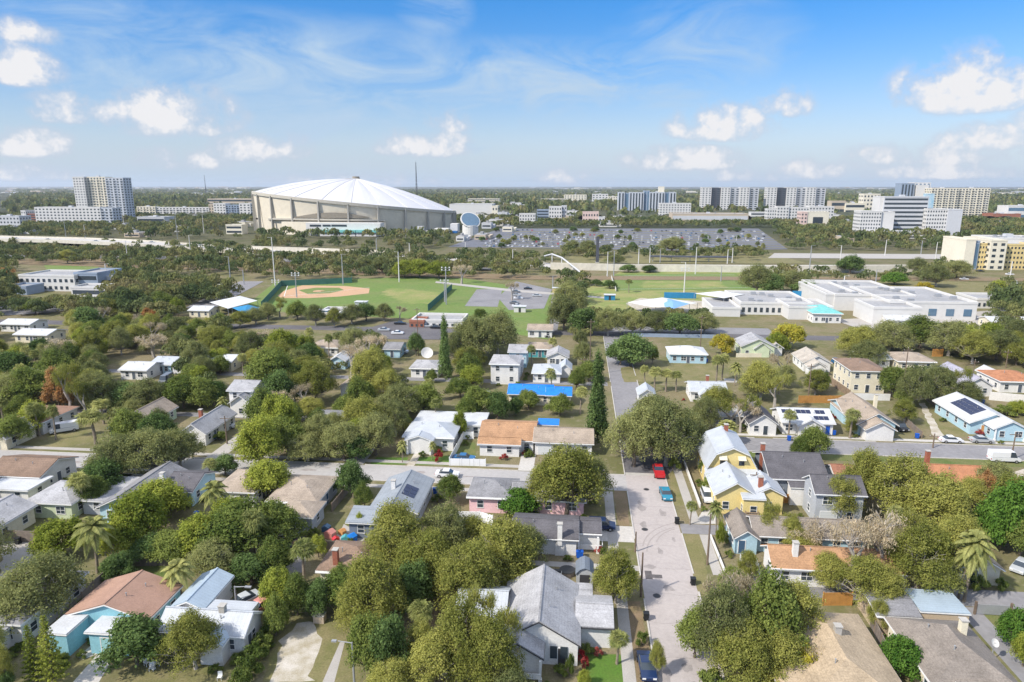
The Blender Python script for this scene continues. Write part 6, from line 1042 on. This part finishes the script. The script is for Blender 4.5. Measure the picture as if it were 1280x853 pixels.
# ------------------------------------------------------------------ cars
def car_mesh(kind):
    L_, W_, H_ = {'sedan': (4.6, 1.8, 1.42), 'suv': (4.7, 1.9, 1.75), 'van': (5.6, 2.0, 2.3), 'pickup': (5.4, 1.95, 1.8)}[kind]
    # side outline (y forward, z up), front at -L/2
    h, l = H_, L_/2
    prof = {'sedan': [(-l, .35), (-l, .72), (-l+.15, .80), (-l+1.15, .92), (l-.75, .98), (l-.05, .92), (l, .5), (l-.05, .3)], 'suv': [(-l, .4), (-l, .85), (-l+1.0, 1.02), (l-.1, 1.05), (l, .6), (l-.05, .35)], 'van': [(-l, .4), (-l, .95), (-l+.7, 1.15), (l, 1.15), (l, .4)], 'pickup': [(-l, .4), (-l, .95), (-l+1.2, 1.08), (l, 1.05), (l, .45)]}[kind]
    cab = {'sedan': [(-l+1.1, .9), (-l+1.85, h), (l-1.55, h), (l-.7, .95)], 'suv': [(-l+.95, 1.0), (-l+1.6, h), (l-.45, h), (l-.1, 1.03)], 'van': [(-l+.65, 1.12), (-l+1.2, h), (l-.03, h), (l-.02, 1.12)], 'pickup': [(-l+1.15, 1.05), (-l+1.8, h), (-l+3.1, h), (-l+3.35, 1.05)]}[kind]
    def pr(P, w0, w1, inset=None):
        b = MB(); n = len(P); zmin = min(z for _, z in P); zmax = max(z for _, z in P); f = lambda z: w0+(w1-w0)*(z-zmin)/(zmax-zmin+1e-6)
        b.v = [(-f(z)/2, y, z) for y, z in P]+[(f(z)/2, y, z) for y, z in P]; b.f = [tuple(range(n)), tuple(range(2*n-1, n-1, -1))]+[(k, n+k, n+(k+1) % n, (k+1) % n) for k in range(n)]; b.m = [0]*len(b.f); return b
    body = pr(prof, W_*.96, W_); gl = pr([(y*.985, z) for y, z in cab], W_*.93, W_*.76)
    c0, c1, c2, c3 = cab; roof = pr([(c1[0]-.05, h-.02), (c1[0]+.05, h+.05), (c2[0]-.05, h+.05), (c2[0]+.05, h-.02)], W_*.80, W_*.74)
    if kind == 'van': roof.box(-W_*.47, W_*.47, c1[0]+.9, c2[0]+.01, 1.2, h-.03)
    if kind == 'pickup': roof = roof; 
    return body, gl, roof, (L_, W_, H_)
CM = {}
def car(kind, col, label, x, y, rz, group=None):
    k = (kind, col)
    if k not in CM:
        b, g_, r, D = car_mesh(kind); W_, l = D[1], D[0]/2
        wh = MB().tube((-.11, 0, 0), (.11, 0, 0), .34, .34, 12); rm = MB().tube((-.125, 0, 0), (.125, 0, 0), .2, .2, 8)
        CM[k] = (b.mesh('body', col), g_.mesh('windows', 'glass'), r.mesh('roof', col), wh.mesh('wheel', 'tyre'), rm.mesh('rim', 'rim'), MB().box(-.2, .2, -.04, .04, 0, .16).mesh('headlight', 'headlamp'), MB().box(-.14, .14, -.04, .04, 0, .2).mesh('tail_light', 'taillamp'), D)
    c = CM[k]; t = thing({'sedan': 'parked_car', 'suv': 'parked_car', 'van': 'van', 'pickup': 'pickup_truck'}[kind], label, {'sedan': 'car', 'suv': 'car', 'van': 'van', 'pickup': 'truck'}[kind], x, y, .02, rz, group)
    put('body', c[0], t); put('windows', c[1], t); put('roof', c[2], t); L_, W_, _ = c[7]
    for sx in (-1, 1):
        for yy in (-L_/2+.85, L_/2-.9): w = put('wheel', c[3], t, (sx*(W_/2-.08), yy, .34)); put('rim', c[4], w)
        put('headlight', c[5], t, (sx*(W_/2-.3), -L_/2-.01, .58)); put('tail_light', c[6], t, (sx*(W_/2-.25), L_/2-.0, .62))
    return t
EW = math.pi/2
for k, c, lb, px, py, rz in [('pickup', 'c_red', 'red pickup truck parked at the kerb under the great oak', 823, 593, math.pi), ('sedan', 'c_teal', 'small teal blue car parked on the brick street', 832, 621, .05), ('sedan', 'c_navy', 'dark blue sedan parked on the verge near the bottom edge', 808, 838, .05), ('suv', 'c_navy', 'dark navy off roader on the short drive of the white house', 751, 661, EW), ('sedan', 'c_white', 'white car parked on the cross street before the portico house', 559, 596, EW), ('van', 'c_white', 'white van parked on bare ground below the sandy brown trees', 81, 540, -.9), ('sedan', 'c_silver', 'silver car in the dark drive of the beige roofed bungalow', 367, 671, -.5), ('sedan', 'c_black', 'black car behind the silver car near the beige bungalow', 363, 686, -.3), ('sedan', 'c_blue', 'blue car inside the white fence of the tan roofed house', 580, 576, EW),
    ('sedan', 'c_white', 'white sedan parked on the east street near the dirt drive', 1188, 553, EW), ('sedan', 'c_silver', 'silver sedan parked on the east street before the solar house', 1226, 553, EW), ('van', 'c_white', 'white van parked south of the east street by the beige cottage', 1254, 577, EW), ('van', 'c_white', 'white delivery van on the drive of the light blue solar house', 1243, 545, .5), ('suv', 'c_black', 'black car beside the tan craftsman house', 1124, 537, .2), ('suv', 'c_black', 'dark car parked in the yard of the cream two storey house', 1147, 495, .1), ('suv', 'c_blue', 'blue car beside the craftsman cottage', 1047, 456, .2), ('sedan', 'c_black', 'dark car before the navy garage doors', 621, 474, 0), ('sedan', 'c_silver', 'grey car in the yard left of the green broadleaf tree by the navy house', 610, 496, .3), ('sedan', 'c_pink', 'faded red car on the dry lawn beside the shrub row', 326, 762, -.4), ('sedan', 'c_silver', 'silver roofed car behind the white metal roofed house', 305, 756, -.6), ('sedan', 'c_blue', 'blue car on the grass by the white brick chimney house', 264, 550, -.6), ('sedan', 'c_white', 'white car on the drive of the brick chimney house', 281, 536, -1.2), ('van', 'c_white', 'white camper van at the edge of the open yard', 500, 442, EW), ('sedan', 'c_grey', 'grey car parked beside the white camper van', 483, 436, EW), ('sedan', 'c_black', 'black car on the road at the foot of the park', 684, 421, 0), ('sedan', 'c_silver', 'silver car standing at the garage in the alley at the right edge', 1276, 712, -.8), ('suv', 'c_white', 'white trailer boat shaped car beside the yellow bungalow', 884, 624, 0), ('van', 'c_grey', 'grey box trailer behind the dark green trees at the left', 208, 478, .1), ('van', 'c_white', 'white camper parked left of the grey box trailer', 178, 470, EW), ('van', 'c_white', 'white camper right of the grey box trailer', 230, 468, EW), ('suv', 'c_silver', 'silver car in the school yard at the right edge', 1243, 403, EW)]:
    x, y = G(px, py); car(k, c, lb.replace('trailer boat shaped car', 'utility vehicle'), x, y, rz)
# simple far cars: body and glass only, shared meshes
FC = []
for col in ('c_white', 'c_silver', 'c_black', 'c_red', 'c_blue', 'c_grey'): b, g_, r, D = car_mesh('sedan'); FC.append((b.mesh('body', col), g_.mesh('windows', 'glass'), r.mesh('roof', col), col[2:]))
rc = random.Random(3)
def farcar(x, y, rz, label, group): 
    f = FC[rc.choices(range(6), (34, 24, 16, 5, 7, 14))[0]]; t = thing('parked_car', label.replace('#', f[3]), 'car', x, y, .03, rz, group); put('body', f[0], t); put('windows', f[1], t); put('roof', f[2], t); return t
ORD = ['first', 'second', 'third', 'fourth', 'fifth', 'sixth', 'seventh', 'eighth', 'ninth', 'tenth', 'eleventh', 'twelfth', 'thirteenth', 'fourteenth', 'fifteenth', 'sixteenth', 'seventeenth', 'eighteenth', 'nineteenth', 'twentieth']
for r_ in range(8):
    row = 288.6+r_*2.9; y = G(700, row)[1]; j = 0
    for px in range(606 if r_ > 3 else 640, 952, 6):
        if rc.random() > (.8 if px < 730 else .6 if px < 800 else .45): continue
        if j >= 38: break
        x = G(px+rc.uniform(-2, 2), row)[0]; farcar(x, y+rc.choice((-2.8, 2.8)), rc.choice((0, math.pi)), f'# car in the big car park, {ORD[r_]} row from the back, {ORD[j] if j < 20 else ORD[j-20]} from {"left" if j < 20 else "centre"}', 'cars in the big car park'); j += 1
for i, (px, py) in enumerate([(645, 366), (645, 370), (648, 374), (671, 371), (643, 380), (646, 384), (660, 362)]): x, y = G(px, py); farcar(x, y, EW, f'# car in the small park car park, {ORD[i]} of its cluster', 'cars in the park car park')
for i, (px, py) in enumerate([(545, 411), (532, 409), (500, 406), (480, 414), (497, 418)]): x, y = G(px, py); farcar(x, y, EW, f'# car on the asphalt yard by the club house, {ORD[i]} from the right' if i != 4 else '# car at the near edge of the asphalt yard by the club house', 'cars by the club house')
for i, (px, py) in enumerate([(20, 299), (60, 300.5), (120, 302), (190, 305), (250, 308)]): 
    x, y = G(px, py, 9 if px < 150 else 7 if px < 220 else 5.2); t = farcar(x, y, EW, f'# car on the raised motorway, {ORD[i]} from the left', 'cars on the motorway'); t.location.z = 9.0 if px < 100 else 8.7 if px < 150 else 7.9 if px < 200 else 5.6
for i, px in enumerate((370, 440, 620, 740, 800, 905, 925, 1020, 1090, 1130, 1210, 1250)): x, y = G(px, 320 if px < 500 else 330 if px < 700 else 334.5); farcar(x, y, EW, f'# car on the motorway behind the park, {ORD[i]} from the left', 'cars on the motorway')
for i, (px, py) in enumerate([(275, 357), (268, 361), (235, 357), (285, 352), (217, 362), (1265, 352), (1270, 356), (1262, 344), (1225, 340), (1210, 392), (1270, 395), (1205, 350)]): x, y = G(px, py); farcar(x, y, EW, f'# car {["on the curving road left of the ball field", "near the yellow hotel and school"][px > 600]}, {ORD[i] if px < 600 else ORD[i-5]} of its row', 'cars on the side roads')
# ------------------------------------------------------------------ poles and lamps
def streetlight(px, top, base, lb, arm=1, m='metal', lamps=1, cat='lamp post', grp=None, r=.12):
    x, y = G(px, base); h = zfor(x, y, top); t = thing('lamp_post' if lamps else 'utility_pole', lb, cat, x, y, 0, 0, grp); MB().tube((0, 0, 0), (0, 0, h), r*1.25, r*.75, 7).build('pole', m, t)
    if lamps: MB().tube((0, 0, h-.1), (arm*1.6, 0, h+.05), .06, .05, 5).build('arm', m, t); MB().box(arm*1.6-.15, arm*1.6+.7*arm, -.16, .16, h-.05, h+.1).build('lamp_head', m, t)
    elif base < 640: MB().box(-1.1, 1.1, -.06, .06, h-.7, h-.56).build('crossarm', m, t); MB().tube((-.9, 0, h-.56), (-.9, 0, h-.4), .05, .05, 5).tube((.9, 0, h-.56), (.9, 0, h-.4), .05, .05, 5).tube((0, 0, h), (0, 0, h+.16), .05, .05, 5).build('insulator', 'headlamp', t)
    return t
streetlight(443.5, 803, 862, 'slim street lamp standing at the edge of the dry lawn', -1, 'metal'); streetlight(296, 733, 762, 'short yard lamp beside the white metal roofed house', 1, 'metal')
for px, tp, bs, lb in [(801, 691, 746, 'dark wooden pole at the left kerb of the brick street'), (884, 643, 706, 'tall pale wooden pole on the right verge of the brick street'), (794, 665, 690, 'short wooden post at the kerb near the driveway'), (284, 520, 555, 'wooden pole by the yard of the brick chimney house'), (737, 400, 470, 'slim wooden pole behind the tall columnar tree'), (523, 385, 445, 'thin wooden pole beside the satellite dish'), (730, 447, 470, 'wooden pole beside the north street'), (1010, 455, 500, 'wooden pole above the craftsman cottage'), (1127, 435, 500, 'pale pole in front of the cream two storey house'), (1257, 438, 460, 'wooden pole near the orange tiled house'), (1213, 450, 490, 'pole beside the lilac roofed house'), (1148, 700, 745, 'grey pole beside the alley among mossy trees'), (943, 590, 625, 'short pole behind the yellow bungalow'), (875, 395, 440, 'wooden pole by the row of dark oaks'), (1166, 542, 560, 'short pole beside the dirt drive'), (1264, 540, 575, 'slim pole on the grass strip of the east street')]: streetlight(px, tp, bs, lb, m='pole_wood', lamps=0, cat='utility pole', r=.14)
tall = [(83, 277, 299), (107, 281, 299), (160, 301, 328), (222, 268, 299), (255, 268, 292), (239, 294, 324), (289, 321, 361), (156, 268, 290), (344, 297, 357), (429, 318, 356), (499, 315, 353), (759, 315, 346), (767, 314, 346), (798, 311, 330), (812, 310, 329), (825, 311, 329), (855, 328, 366), (869, 309, 343), (901, 333, 352), (909, 312, 330), (915, 310, 329), (1010, 307, 355), (1050, 307, 328), (1106, 300, 320), (1151, 301, 318), (1169, 303, 325), (1180, 302, 320), (1094, 337, 358), (150, 336, 354), (210, 352, 372), (305, 338, 356), (135, 330, 360), (582, 303, 322), (471, 298, 318), (512, 304, 320), (641, 312, 330), (724, 300, 318), (1053, 345, 372), (1262, 327, 350), (691, 345, 362)]
PL = {}
for i, (px, tp, bs) in enumerate(tall):
    x, y = G(px, bs); nl = sorted(LAND, key=lambda l: abs(S(l[0], l[1])[0]-px)+2*abs(S(l[0], l[1])[1]-bs))[0]; rel = 'left of' if S(nl[0], nl[1])[0] > px else 'right of'
    t = streetlight(px, tp, bs, '', 1 if i % 2 else -1, 'b_white' if i % 3 else 'metal', 1, grp='tall lamp posts by the park and motorway', r=.28); PL.setdefault((nl[2], rel), []).append((y, t))
for k, L_ in PL.items():
    L_.sort(key=lambda q: q[0])
    for j, (_, o) in enumerate(L_): o['label'] = f"tall pale lamp post {k[1]} {k[0]}"+(f", {ORD[j]} nearest" if len(L_) > 1 else '')
for i in range(26):
    px = 649+i*11.8; x, y = G(px, 300.5+(i % 2)*.5); h = zfor(x, y, 295.5); t = thing('lamp_post', f'short white lamp post in the big car park, {ORD[i] if i < 13 else ORD[25-i]} from the {"left" if i < 13 else "right"} end', 'lamp post', x, y, 0, 0, 'white lamp posts of the big car park'); MB().tube((0, 0, 0), (0, 0, h), .3, .2, 5).build('pole', 'b_white', t); MB().box(-1.2, 1.2, -.25, .25, h, h+.3).build('lamp_head', 'b_white', t)
def flood(px, top, base, lb):
    x, y = G(px, base); h = zfor(x, y, top); t = thing('floodlight_mast', lb, 'floodlight', x, y); MB().tube((0, 0, 0), (0, 0, h), .35, .2, 7).build('pole', 'metal', t)
    for k in range(2): MB().box(-2.2, 2.2, -.08, .08, h-.6-k*1.1, h-.45-k*1.1).build('crossbar', 'metal', t)
    for k in range(6): MB().box(-.28, .28, -.3, .15, 0, .5).build('floodlight', 'headlamp', t, (-1.8+(k % 3)*1.8, 0, h-.42-(k//3)*1.1))
flood(371, 341, 372, 'floodlight mast in front of the ball field infield'); flood(558, 334, 381, 'tall floodlight mast at the right corner of the ball field'); flood(556, 350, 378, 'lower floodlight mast beside the tall one at the right of the ball field'); flood(345, 350, 362, 'floodlight mast behind the left corner of the ball field'); flood(855, 335, 366, 'floodlight mast in front of the green sports field')
# ------------------------------------------------------------------ fences and walls near by
wallrun('white_fence', 'white panel fence round the side lawn of the tan roofed house', [G(562, 582), G(607, 583)], 1.5, 'pvc', .08, cat='fence', coping='pvc', posts=2.4); wallrun('white_fence', 'white panel fence running back beside the lawn', [G(562, 582), G(579, 549), G(592, 549)], 1.7, 'pvc', .08, cat='fence', coping='pvc', posts=2.4)
wallrun('white_fence', 'white panel fence beside the pink house', [G(572, 652), G(600, 652), G(616, 657)], 1.8, 'pvc', .08, cat='fence', coping='pvc', posts=2.4)
wallrun('plank_fence', 'weathered plank fence behind the brown roofed cottage', [G(408, 690), G(480, 691)], 1.9, 'wood_w', .08, cat='fence', coping='wood', posts=2.4); wallrun('plank_fence', 'weathered plank fence before the cream fenced house', [G(-5, 676), G(45, 678)], 1.9, 'wood_w', .08, cat='fence', coping='wood', posts=2.4)
wallrun('plank_fence', 'brown plank fence behind the sky blue house', [G(160, 708), G(215, 707)], 1.9, 'wood_w', .08, cat='fence', coping='wood', posts=2.4); wallrun('plank_fence', 'brown plank fence running back left of the sky blue house', [G(74, 790), G(118, 742), G(166, 700)], 1.9, 'wood_w', .08, cat='fence', coping='wood', posts=2.4)
wallrun('concrete_wall', 'grey concrete garden wall beside the long grey roofed house', [G(228, 636), G(258, 604)], 1.7, 'concrete_l', .2); wallrun('low_wall', 'low white garden wall beside the yellow houses', [G(855, 580), G(875, 635)], .8, 'w_white', .2)
wallrun('low_wall', 'low pale wall along the pavement before the blue doored cottage', [G(888, 672), G(908, 722)], .6, 'w_white', .15); wallrun('gold_fence', 'golden new plank fence beneath the mossy trees', [G(1028, 757), G(1064, 757)], 1.9, 'wood_g', .08, cat='fence', coping='wood_g', posts=2.4)
wallrun('gold_fence', 'orange brown plank fence behind the solar roofed white house', [G(998, 504), G(1062, 504)], 2.0, 'wood_g', .08, cat='fence', coping='wood_g', posts=2.4); wallrun('plank_fence', 'tan plank fence beside the cream two storey house', [G(1035, 478), G(1062, 497)], 2.0, 'wood', .08, cat='fence', coping='wood', posts=2.4)
wallrun('plank_fence', 'long plank fence at the right of the open dry lot', [G(1157, 500), G(1215, 541)], 1.8, 'wood_w', .08, cat='fence', coping='wood', posts=2.4); wallrun('plank_fence', 'dark plank fence at the left of the open dry lot', [G(1132, 530), G(1152, 548)], 1.5, 'wood_w', .08, cat='fence', coping='wood', posts=2.4)
wallrun('white_wall', 'long white wall behind the light blue solar house', [G(1236, 500), G(1300, 506)], 2.2, 'w_white', .2); wallrun('white_wall', 'white terrace wall before the cream two storey house', [G(1064, 500), G(1112, 501)], 1.8, 'w_white', .2); wallrun('white_wall', 'long white garden wall by the pale green gabled house', [G(920, 447), G(962, 447)], 1.4, 'w_cream', .2)
wallrun('orange_fence', 'short orange plank fence near the dull brown hip roofed house', [G(1165, 446), G(1178, 446)], 2.6, 'wood_g', .1, cat='fence', coping='wood_g', posts=2.4); wallrun('orange_fence', 'small orange balcony fence at the back of the dark grey roofed house', [G(972, 629), G(993, 629)], 1.7, 'wood_g', .1, cat='fence', coping='wood_g', posts=2.4)
wallrun('plank_fence', 'plank fence at the yard edge right of the big tan roofed house', [G(1078, 762), G(1118, 845)], 1.8, 'wood_w', .08, cat='fence', coping='wood', posts=2.4)
wallrun('plank_fence', 'brown plank fence in the yard of the solar panelled grey house', [G(415, 640), G(440, 610)], 1.6, 'wood_w', .08, cat='fence', coping='wood', posts=2.4)
wallrun('white_picket', 'small white porch railing beside the blue doored cottage', [G(925, 702), G(945, 706), G(950, 722)], 1.0, 'pvc', .06, cat='fence', coping='pvc', posts=1.2)
x, y = G(1218, 768); t = thing('field_gate', 'wide mesh gate between dark posts across the gravel drive', 'gate', x, y)
MB().box(.2, 4.2, -.03, .03, .1, 1.5).build('gate_panel', 'metal', t)
for k in (0, 4.4): MB().box(k-.12, k+.12, -.12, .12, 0, 1.9).build('post', 'pole_wood', t)
# ------------------------------------------------------------------ bins, shed, dish, garden things
BM = {}
def bin_(px, py, m, lb, g=None):
    x, y = G(px, py); t = thing('wheeled_bin', lb, 'bin', x, y, 0, 0, g)
    if m not in BM: BM[m] = (MB().prism([(-.28, .08), (.28, .08), (.36, 1.0), (-.36, 1.0)], -.33, .33).mesh('body', m), MB().box(-.38, .38, -.38, .36, 1.003, 1.09).box(-.3, .3, .36, .44, .96, 1.04).mesh('lid', m), MB().tube((-.04, 0, 0), (.04, 0, 0), .13, .13, 10).mesh('wheel', 'tyre'))
    put('body', BM[m][0], t); put('lid', BM[m][1], t); put('wheel', BM[m][2], t, (-.3, .28, .13)); put('wheel', BM[m][2], t, (.3, .28, .13))
for px, py, m, lb in [(846, 655, 'binblack', 'black bin at the right kerb nearest the blue car'), (866, 731, 'binblack', 'black bin at the right kerb beside the verge branches'), (807.5, 775, 'binblack', 'black bin on the left verge of the brick street'), (723, 697, 'binblue', 'blue bin beside the white dark roofed house'), (726, 697, 'binblue', 'blue bin touching the right side of another by the white house'), (287, 812, 'binblue', 'blue bin beside the front gable of the white metal roofed cottage'), (293, 814, 'binblue', 'blue bin nearest the hedge by the white metal roofed cottage'), (246, 647, 'binblue', 'blue bin in the yard below the concrete garden wall'), (23, 680, 'binblack', 'black bin before the weathered plank fence'), (986, 551, 'binblue', 'blue bin at the kerb left of the solar roofed house'), (1042, 544, 'binblue', 'blue bin at the kerb right of the solar roofed house'), (1146, 548, 'binblue', 'blue bin at the kerb before the open dry lot'), (941, 541, 'binblue', 'blue bin beside the dark gabled cottage'), (883, 453, 'binblue', 'blue bin at the right end of the pale blue house'), (1220, 505, 'binblue', 'blue bin behind the light blue solar house'), (1228, 505, 'binblue', 'blue bin right of another behind the light blue solar house'), (544, 617, 'binblue', 'blue bin beside the solar panelled grey house')]: bin_(px, py, m, lb)
x0, x1, y0 = G(720, 735)[0], G(741, 735)[0], G(730, 735)[1]
t = thing('garden_shed', 'small garden shed with slate blue arched roof and dark double door', 'shed', (x0+x1)/2, y0+1.5); w = (x1-x0)/2
MB().box(-w, w, -1.4, 1.6, 0, 2.1).prism([(-w, 2.1), (-w*.55, 2.7), (0, 2.95), (w*.55, 2.7), (w, 2.1)][::-1], -1.4, 1.6).build('wall', 'w_grey', t); P = [(-w-.12, 2.05), (-w*.58, 2.74), (0, 3.02), (w*.58, 2.74), (w+.12, 2.05)]; MB().prism(([(a, b) for a, b in P]+[(a, b+.08) for a, b in P[::-1]])[::-1], -1.6, 1.75).build('roof', 'w_dgrey', t); MB().box(-.7, .7, -1.46, -1.4, 0, 1.95).build('door', 'trim_dark', t)
def dish(px, py, r, lb, h=2.6):
    x, y = G(px, py); t = thing('satellite_dish', lb, 'satellite dish', x, y); b = MB(); ax = Vector((.25, -.75, .6)).normalized(); u = ax.orthogonal().normalized(); v_ = ax.cross(u); c = Vector((0, 0, h)); n = 18; R_ = [(0, 0), (.5*r, .08*r), (r, .3*r)]
    for (a, da), (e_, de) in zip(R_[:-1], R_[1:]):
        for k in range(n):
            t0, t1 = 2*math.pi*k/n, 2*math.pi*(k+1)/n; f = lambda q, d_, tt: c+(u*math.cos(tt)+v_*math.sin(tt))*q+ax*d_
            b.poly([f(a, da, t0), f(e_, de, t0), f(e_, de, t1), f(a, da, t1)] if a else [f(0, 0, 0), f(e_, de, t0), f(e_, de, t1)])
    b.build('reflector', 'b_white', t); MB().tube((0, 0, 0), c, .07, .06, 6).build('mast', 'metal', t); MB().tube(c, c+ax*r*.8, .02, .02, 4).build('feed_arm', 'metal', t)
dish(534, 455, 1.9, 'big white satellite dish beside the white ranch house', 3.4); dish(1239, 826, .5, 'small white satellite dish beside the brown shingled house', 2.4)
# garden table and chairs, round table in the yard, paddling pool, planters, porch steps
def seat(px, py, rz, lb, m='trim'):
    x, y = G(px, py); t = thing('garden_chair', lb, 'chair', x, y, 0, rz, 'white garden chairs under the cedar'); MB().box(-.25, .25, -.25, .25, .42, .46).build('seat', m, t); MB().box(-.25, .25, .22, .26, .46, .95).build('backrest', m, t)
    for a in (-.22, .22):
        for b in (-.22, .22): MB().box(a-.02, a+.02, b-.02, b+.02, 0, .42).build('leg', m, t)
seat(190, 838, .3, 'white garden chair nearest the cedar on the dry lawn'); seat(196, 833, 2.4, 'white garden chair standing at the back by the table'); seat(275, 850, .2, 'white garden chair by the bottom edge near the white cottage'); seat(184, 832, 1.2, 'white garden chair half under the cedar branches')
x, y = G(192, 836); t = thing('garden_table', 'small white round garden table among white chairs', 'table', x, y); MB().tube((0, 0, .68), (0, 0, .72), .45, .45, 16).build('tabletop', 'trim', t); MB().tube((0, 0, 0), (0, 0, .68), .04, .04, 6).tube((0, 0, 0), (0, 0, .03), .25, .25, 10).build('pedestal', 'trim', t)
x, y = G(684, 723); t = thing('paddling_pool', 'small round blue rimmed pool on the back lawn', 'pool', x, y); MB().tube((0, 0, 0), (0, 0, .25), .8, .85, 20).build('rim', 'w_aqua', t); MB().tube((0, 0, .252), (0, 0, .258), .65, .65, 20).build('water', 'glass_b', t)
x, y = G(697, 722); t = thing('grill_cart', 'white and grey grill cart beside the garden shed', 'grill', x, y); MB().box(-.6, .6, -.3, .3, .1, .9).build('cabinet', 'w_white', t); MB().prism([(-.3, .9), (.3, .9), (.25, 1.2), (-.25, 1.2)], -.5, .5, 'x').build('hood', 'metal_d', t)
x, y = G(709, 718); t = thing('trampoline', 'dark round covered tub behind the garden shed', 'tub', x, y); MB().tube((0, 0, 0), (0, 0, .7), 1.1, 1.1, 20).build('body', 'wood_w', t); MB().tube((0, 0, .703), (0, 0, .78), 1.15, 1.15, 20).build('cover', 'metal_d', t); t.name = 'hot_tub'
x, y = G(400, 777); t = thing('brick_grill', 'square brick barbecue on the sandy lawn', 'barbecue', x, y); MB().box(-.7, .7, -.5, .5, 0, 1.0).build('base', 'w_tan', t); MB().box(-.75, .75, -.55, .55, 1.003, 1.1).build('slab', 'concrete', t)
# colourful yard toys and market clutter behind the plank fence
rt2 = random.Random(8)
for i, (px, py, m, nm, lb) in enumerate([(413, 672, 'c_pink', 'toy_playhouse', 'pink plastic play house in the cluttered yard'), (440, 676, 'tarp', 'covered_bundle', 'blue covered bundle in the cluttered yard'), (428, 668, 'w_orange', 'storage_crate', 'orange crate in the middle of the cluttered yard'), (420, 678, 'c_red', 'toy_playhouse', 'red toy slide house nearest the plank fence'), (432, 677, 'w_teal', 'storage_crate', 'teal crate beside the blue covered bundle'), (408, 664, 'w_navy', 'storage_crate', 'navy crate at the left end of the cluttered yard'), (448, 666, 'w_white', 'storage_crate', 'white crate beside the small lime tree')]):
    x, y = G(px, py); t = thing(nm, lb, 'toy' if 'toy' in nm else 'box', x, y, 0, rt2.uniform(-.6, .6)); s = rt2.uniform(.45, .75); MB().box(-s, s, -s*.8, s*.8, 0, s*1.3).build('body', m, t); MB().prism([(-s-.05, s*1.3+.003), (s+.05, s*1.3+.003), (0, s*1.9)][::-1], -s*.85, s*.85).build('lid', m, t)
# porch steps and awnings on the yellow houses
x, y = G(929, 640); t = thing('porch_stair', 'brown wooden stair at the front of the yellow bungalow', 'stair', 30.0, 109.3)
for k in range(6): MB().box(-1, 1, -1.7+k*.28, -1.42+k*.28, k*.22+.05, k*.22+.14).build('step', 'wood', t)
for s in (-1.05, 1.05): MB().prism([(-1.7, 0), (-1.6, 0), (0, 1.3), (0, 1.5), (-1.7, .2)], s-.04, s+.04, 'x').build('stringer', 'wood', t)
# fixtures that belong to houses
def partof(hname_label, nm, mb_, m): 
    r = next(o for o in COL.objects if o.get('label') == hname_label); return mb_.build(nm, m, r, (-r.location.x, -r.location.y, 0))
Y2 = 'yellow two storey house with silver barn shaped roof and two awnings'
for xx in (27.3, 30.7): partof(Y2, 'awning', MB().prism([(120.25, 5.9), (121.0, 6.5), (121.0, 5.9)], xx-.7, xx+.7, 'x'), 'w_cream'); partof(Y2, 'window', MB().box(xx-.5, xx+.5, 120.93, 121.0, 4.7, 5.85), 'glass')
WD = 'white house with charcoal shingle roof and tall white chimney on its gable wall'
partof(WD, 'chimney_breast', MB().prism([(-2.6, 0), (-1.2, 0), (-1.2, 1.6), (-1.55, 2.6), (-1.55, 3.5), (-2.25, 3.5), (-2.25, 2.6), (-2.6, 1.6)], 94.35, 94.9, 'y'), 'w_white'); partof(WD, 'porch_rail', MB().box(1.2, 4.6, 96.2, 96.28, .2, 1.0).box(4.6, 4.68, 96.28, 98, .2, 1.0), 'trim')
WG = 'white house with large pale grey gables trimmed black and a front porch'
for xx in (-1.9, -.7): partof(WG, 'window', MB().box(xx-.42, xx+.42, 69.9, 69.99, .9, 2.5), 'glass'); 
partof(WG, 'window_vent', MB().box(-6.1, -5.6, 67.28, 67.39, 3.4, 3.9), 'w_beige'); partof(WG, 'porch_rail', MB().box(-8.4, -3.3, 66.7, 66.78, .5, 1.2), 'trim')
BF = 'big tan grey shingled house at the bottom edge with wide crossed ridges'
# ------------------------------------------------------------------ labels for every tree, palm and shrub
def relabel():
    info = []
    for (o, x, y, h, r, w) in PLANTS:
        o['category'] = 'palm' if 'palm' in w else 'shrub' if 'shrub' in w else 'tree'; px, py, _ = S(x, y, h*.5)
        L_ = sorted(LAND, key=lambda l: math.hypot((l[0]-x), (l[1]-y)))[:3]; rs_ = []
        for l in L_:
            dx, dy = x-l[0], y-l[1]; rs_.append(('right of' if dx > 0 else 'left of') if abs(dx) > abs(dy) else ('behind' if dy > 0 else 'in front of'))
        info.append([o, x, y, w, L_, rs_, h, r]); o['group'] = {'palm': 'palms among the houses', 'shrub': 'shrubs in the gardens', 'tree': 'trees among the houses'}[o['category']]
    g = {}
    for q in info: g.setdefault((q[3], q[5][0], q[4][0][2]), []).append(q)
    for k, Q in g.items():
        if len(Q) == 1: Q[0][0]['label'] = f"{k[0]} {k[1]} {k[2]}"; continue
        Q.sort(key=lambda q: q[2]); 
        for j, q in enumerate(Q):
            n = len(Q); pos = 'nearest' if j == 0 else 'farthest' if j == n-1 else f'{ORD[j]} nearest'
            q[0]['label'] = f"{pos} {k[0]} {k[1]} {k[2]}"
relabel()
# ------------------------------------------------------------------ air
hz = MB().box(-15500, 15500, -1900, 17000, -1, 128).mesh('haze', 'trim'); hm = bpy.data.materials.new('haze'); hm.use_nodes = True; t = hm.node_tree; t.nodes.clear(); o = t.nodes.new('ShaderNodeOutputMaterial'); v = t.nodes.new('ShaderNodeVolumePrincipled'); v.inputs['Color'].default_value = (.86, .92, 1, 1); v.inputs['Density'].default_value = .00005; v.inputs['Anisotropy'].default_value = .2; t.links.new(v.outputs[0], o.inputs['Volume']); hz.materials.clear(); hz.materials.append(hm)
tag(put('haze', hz), kind='stuff')
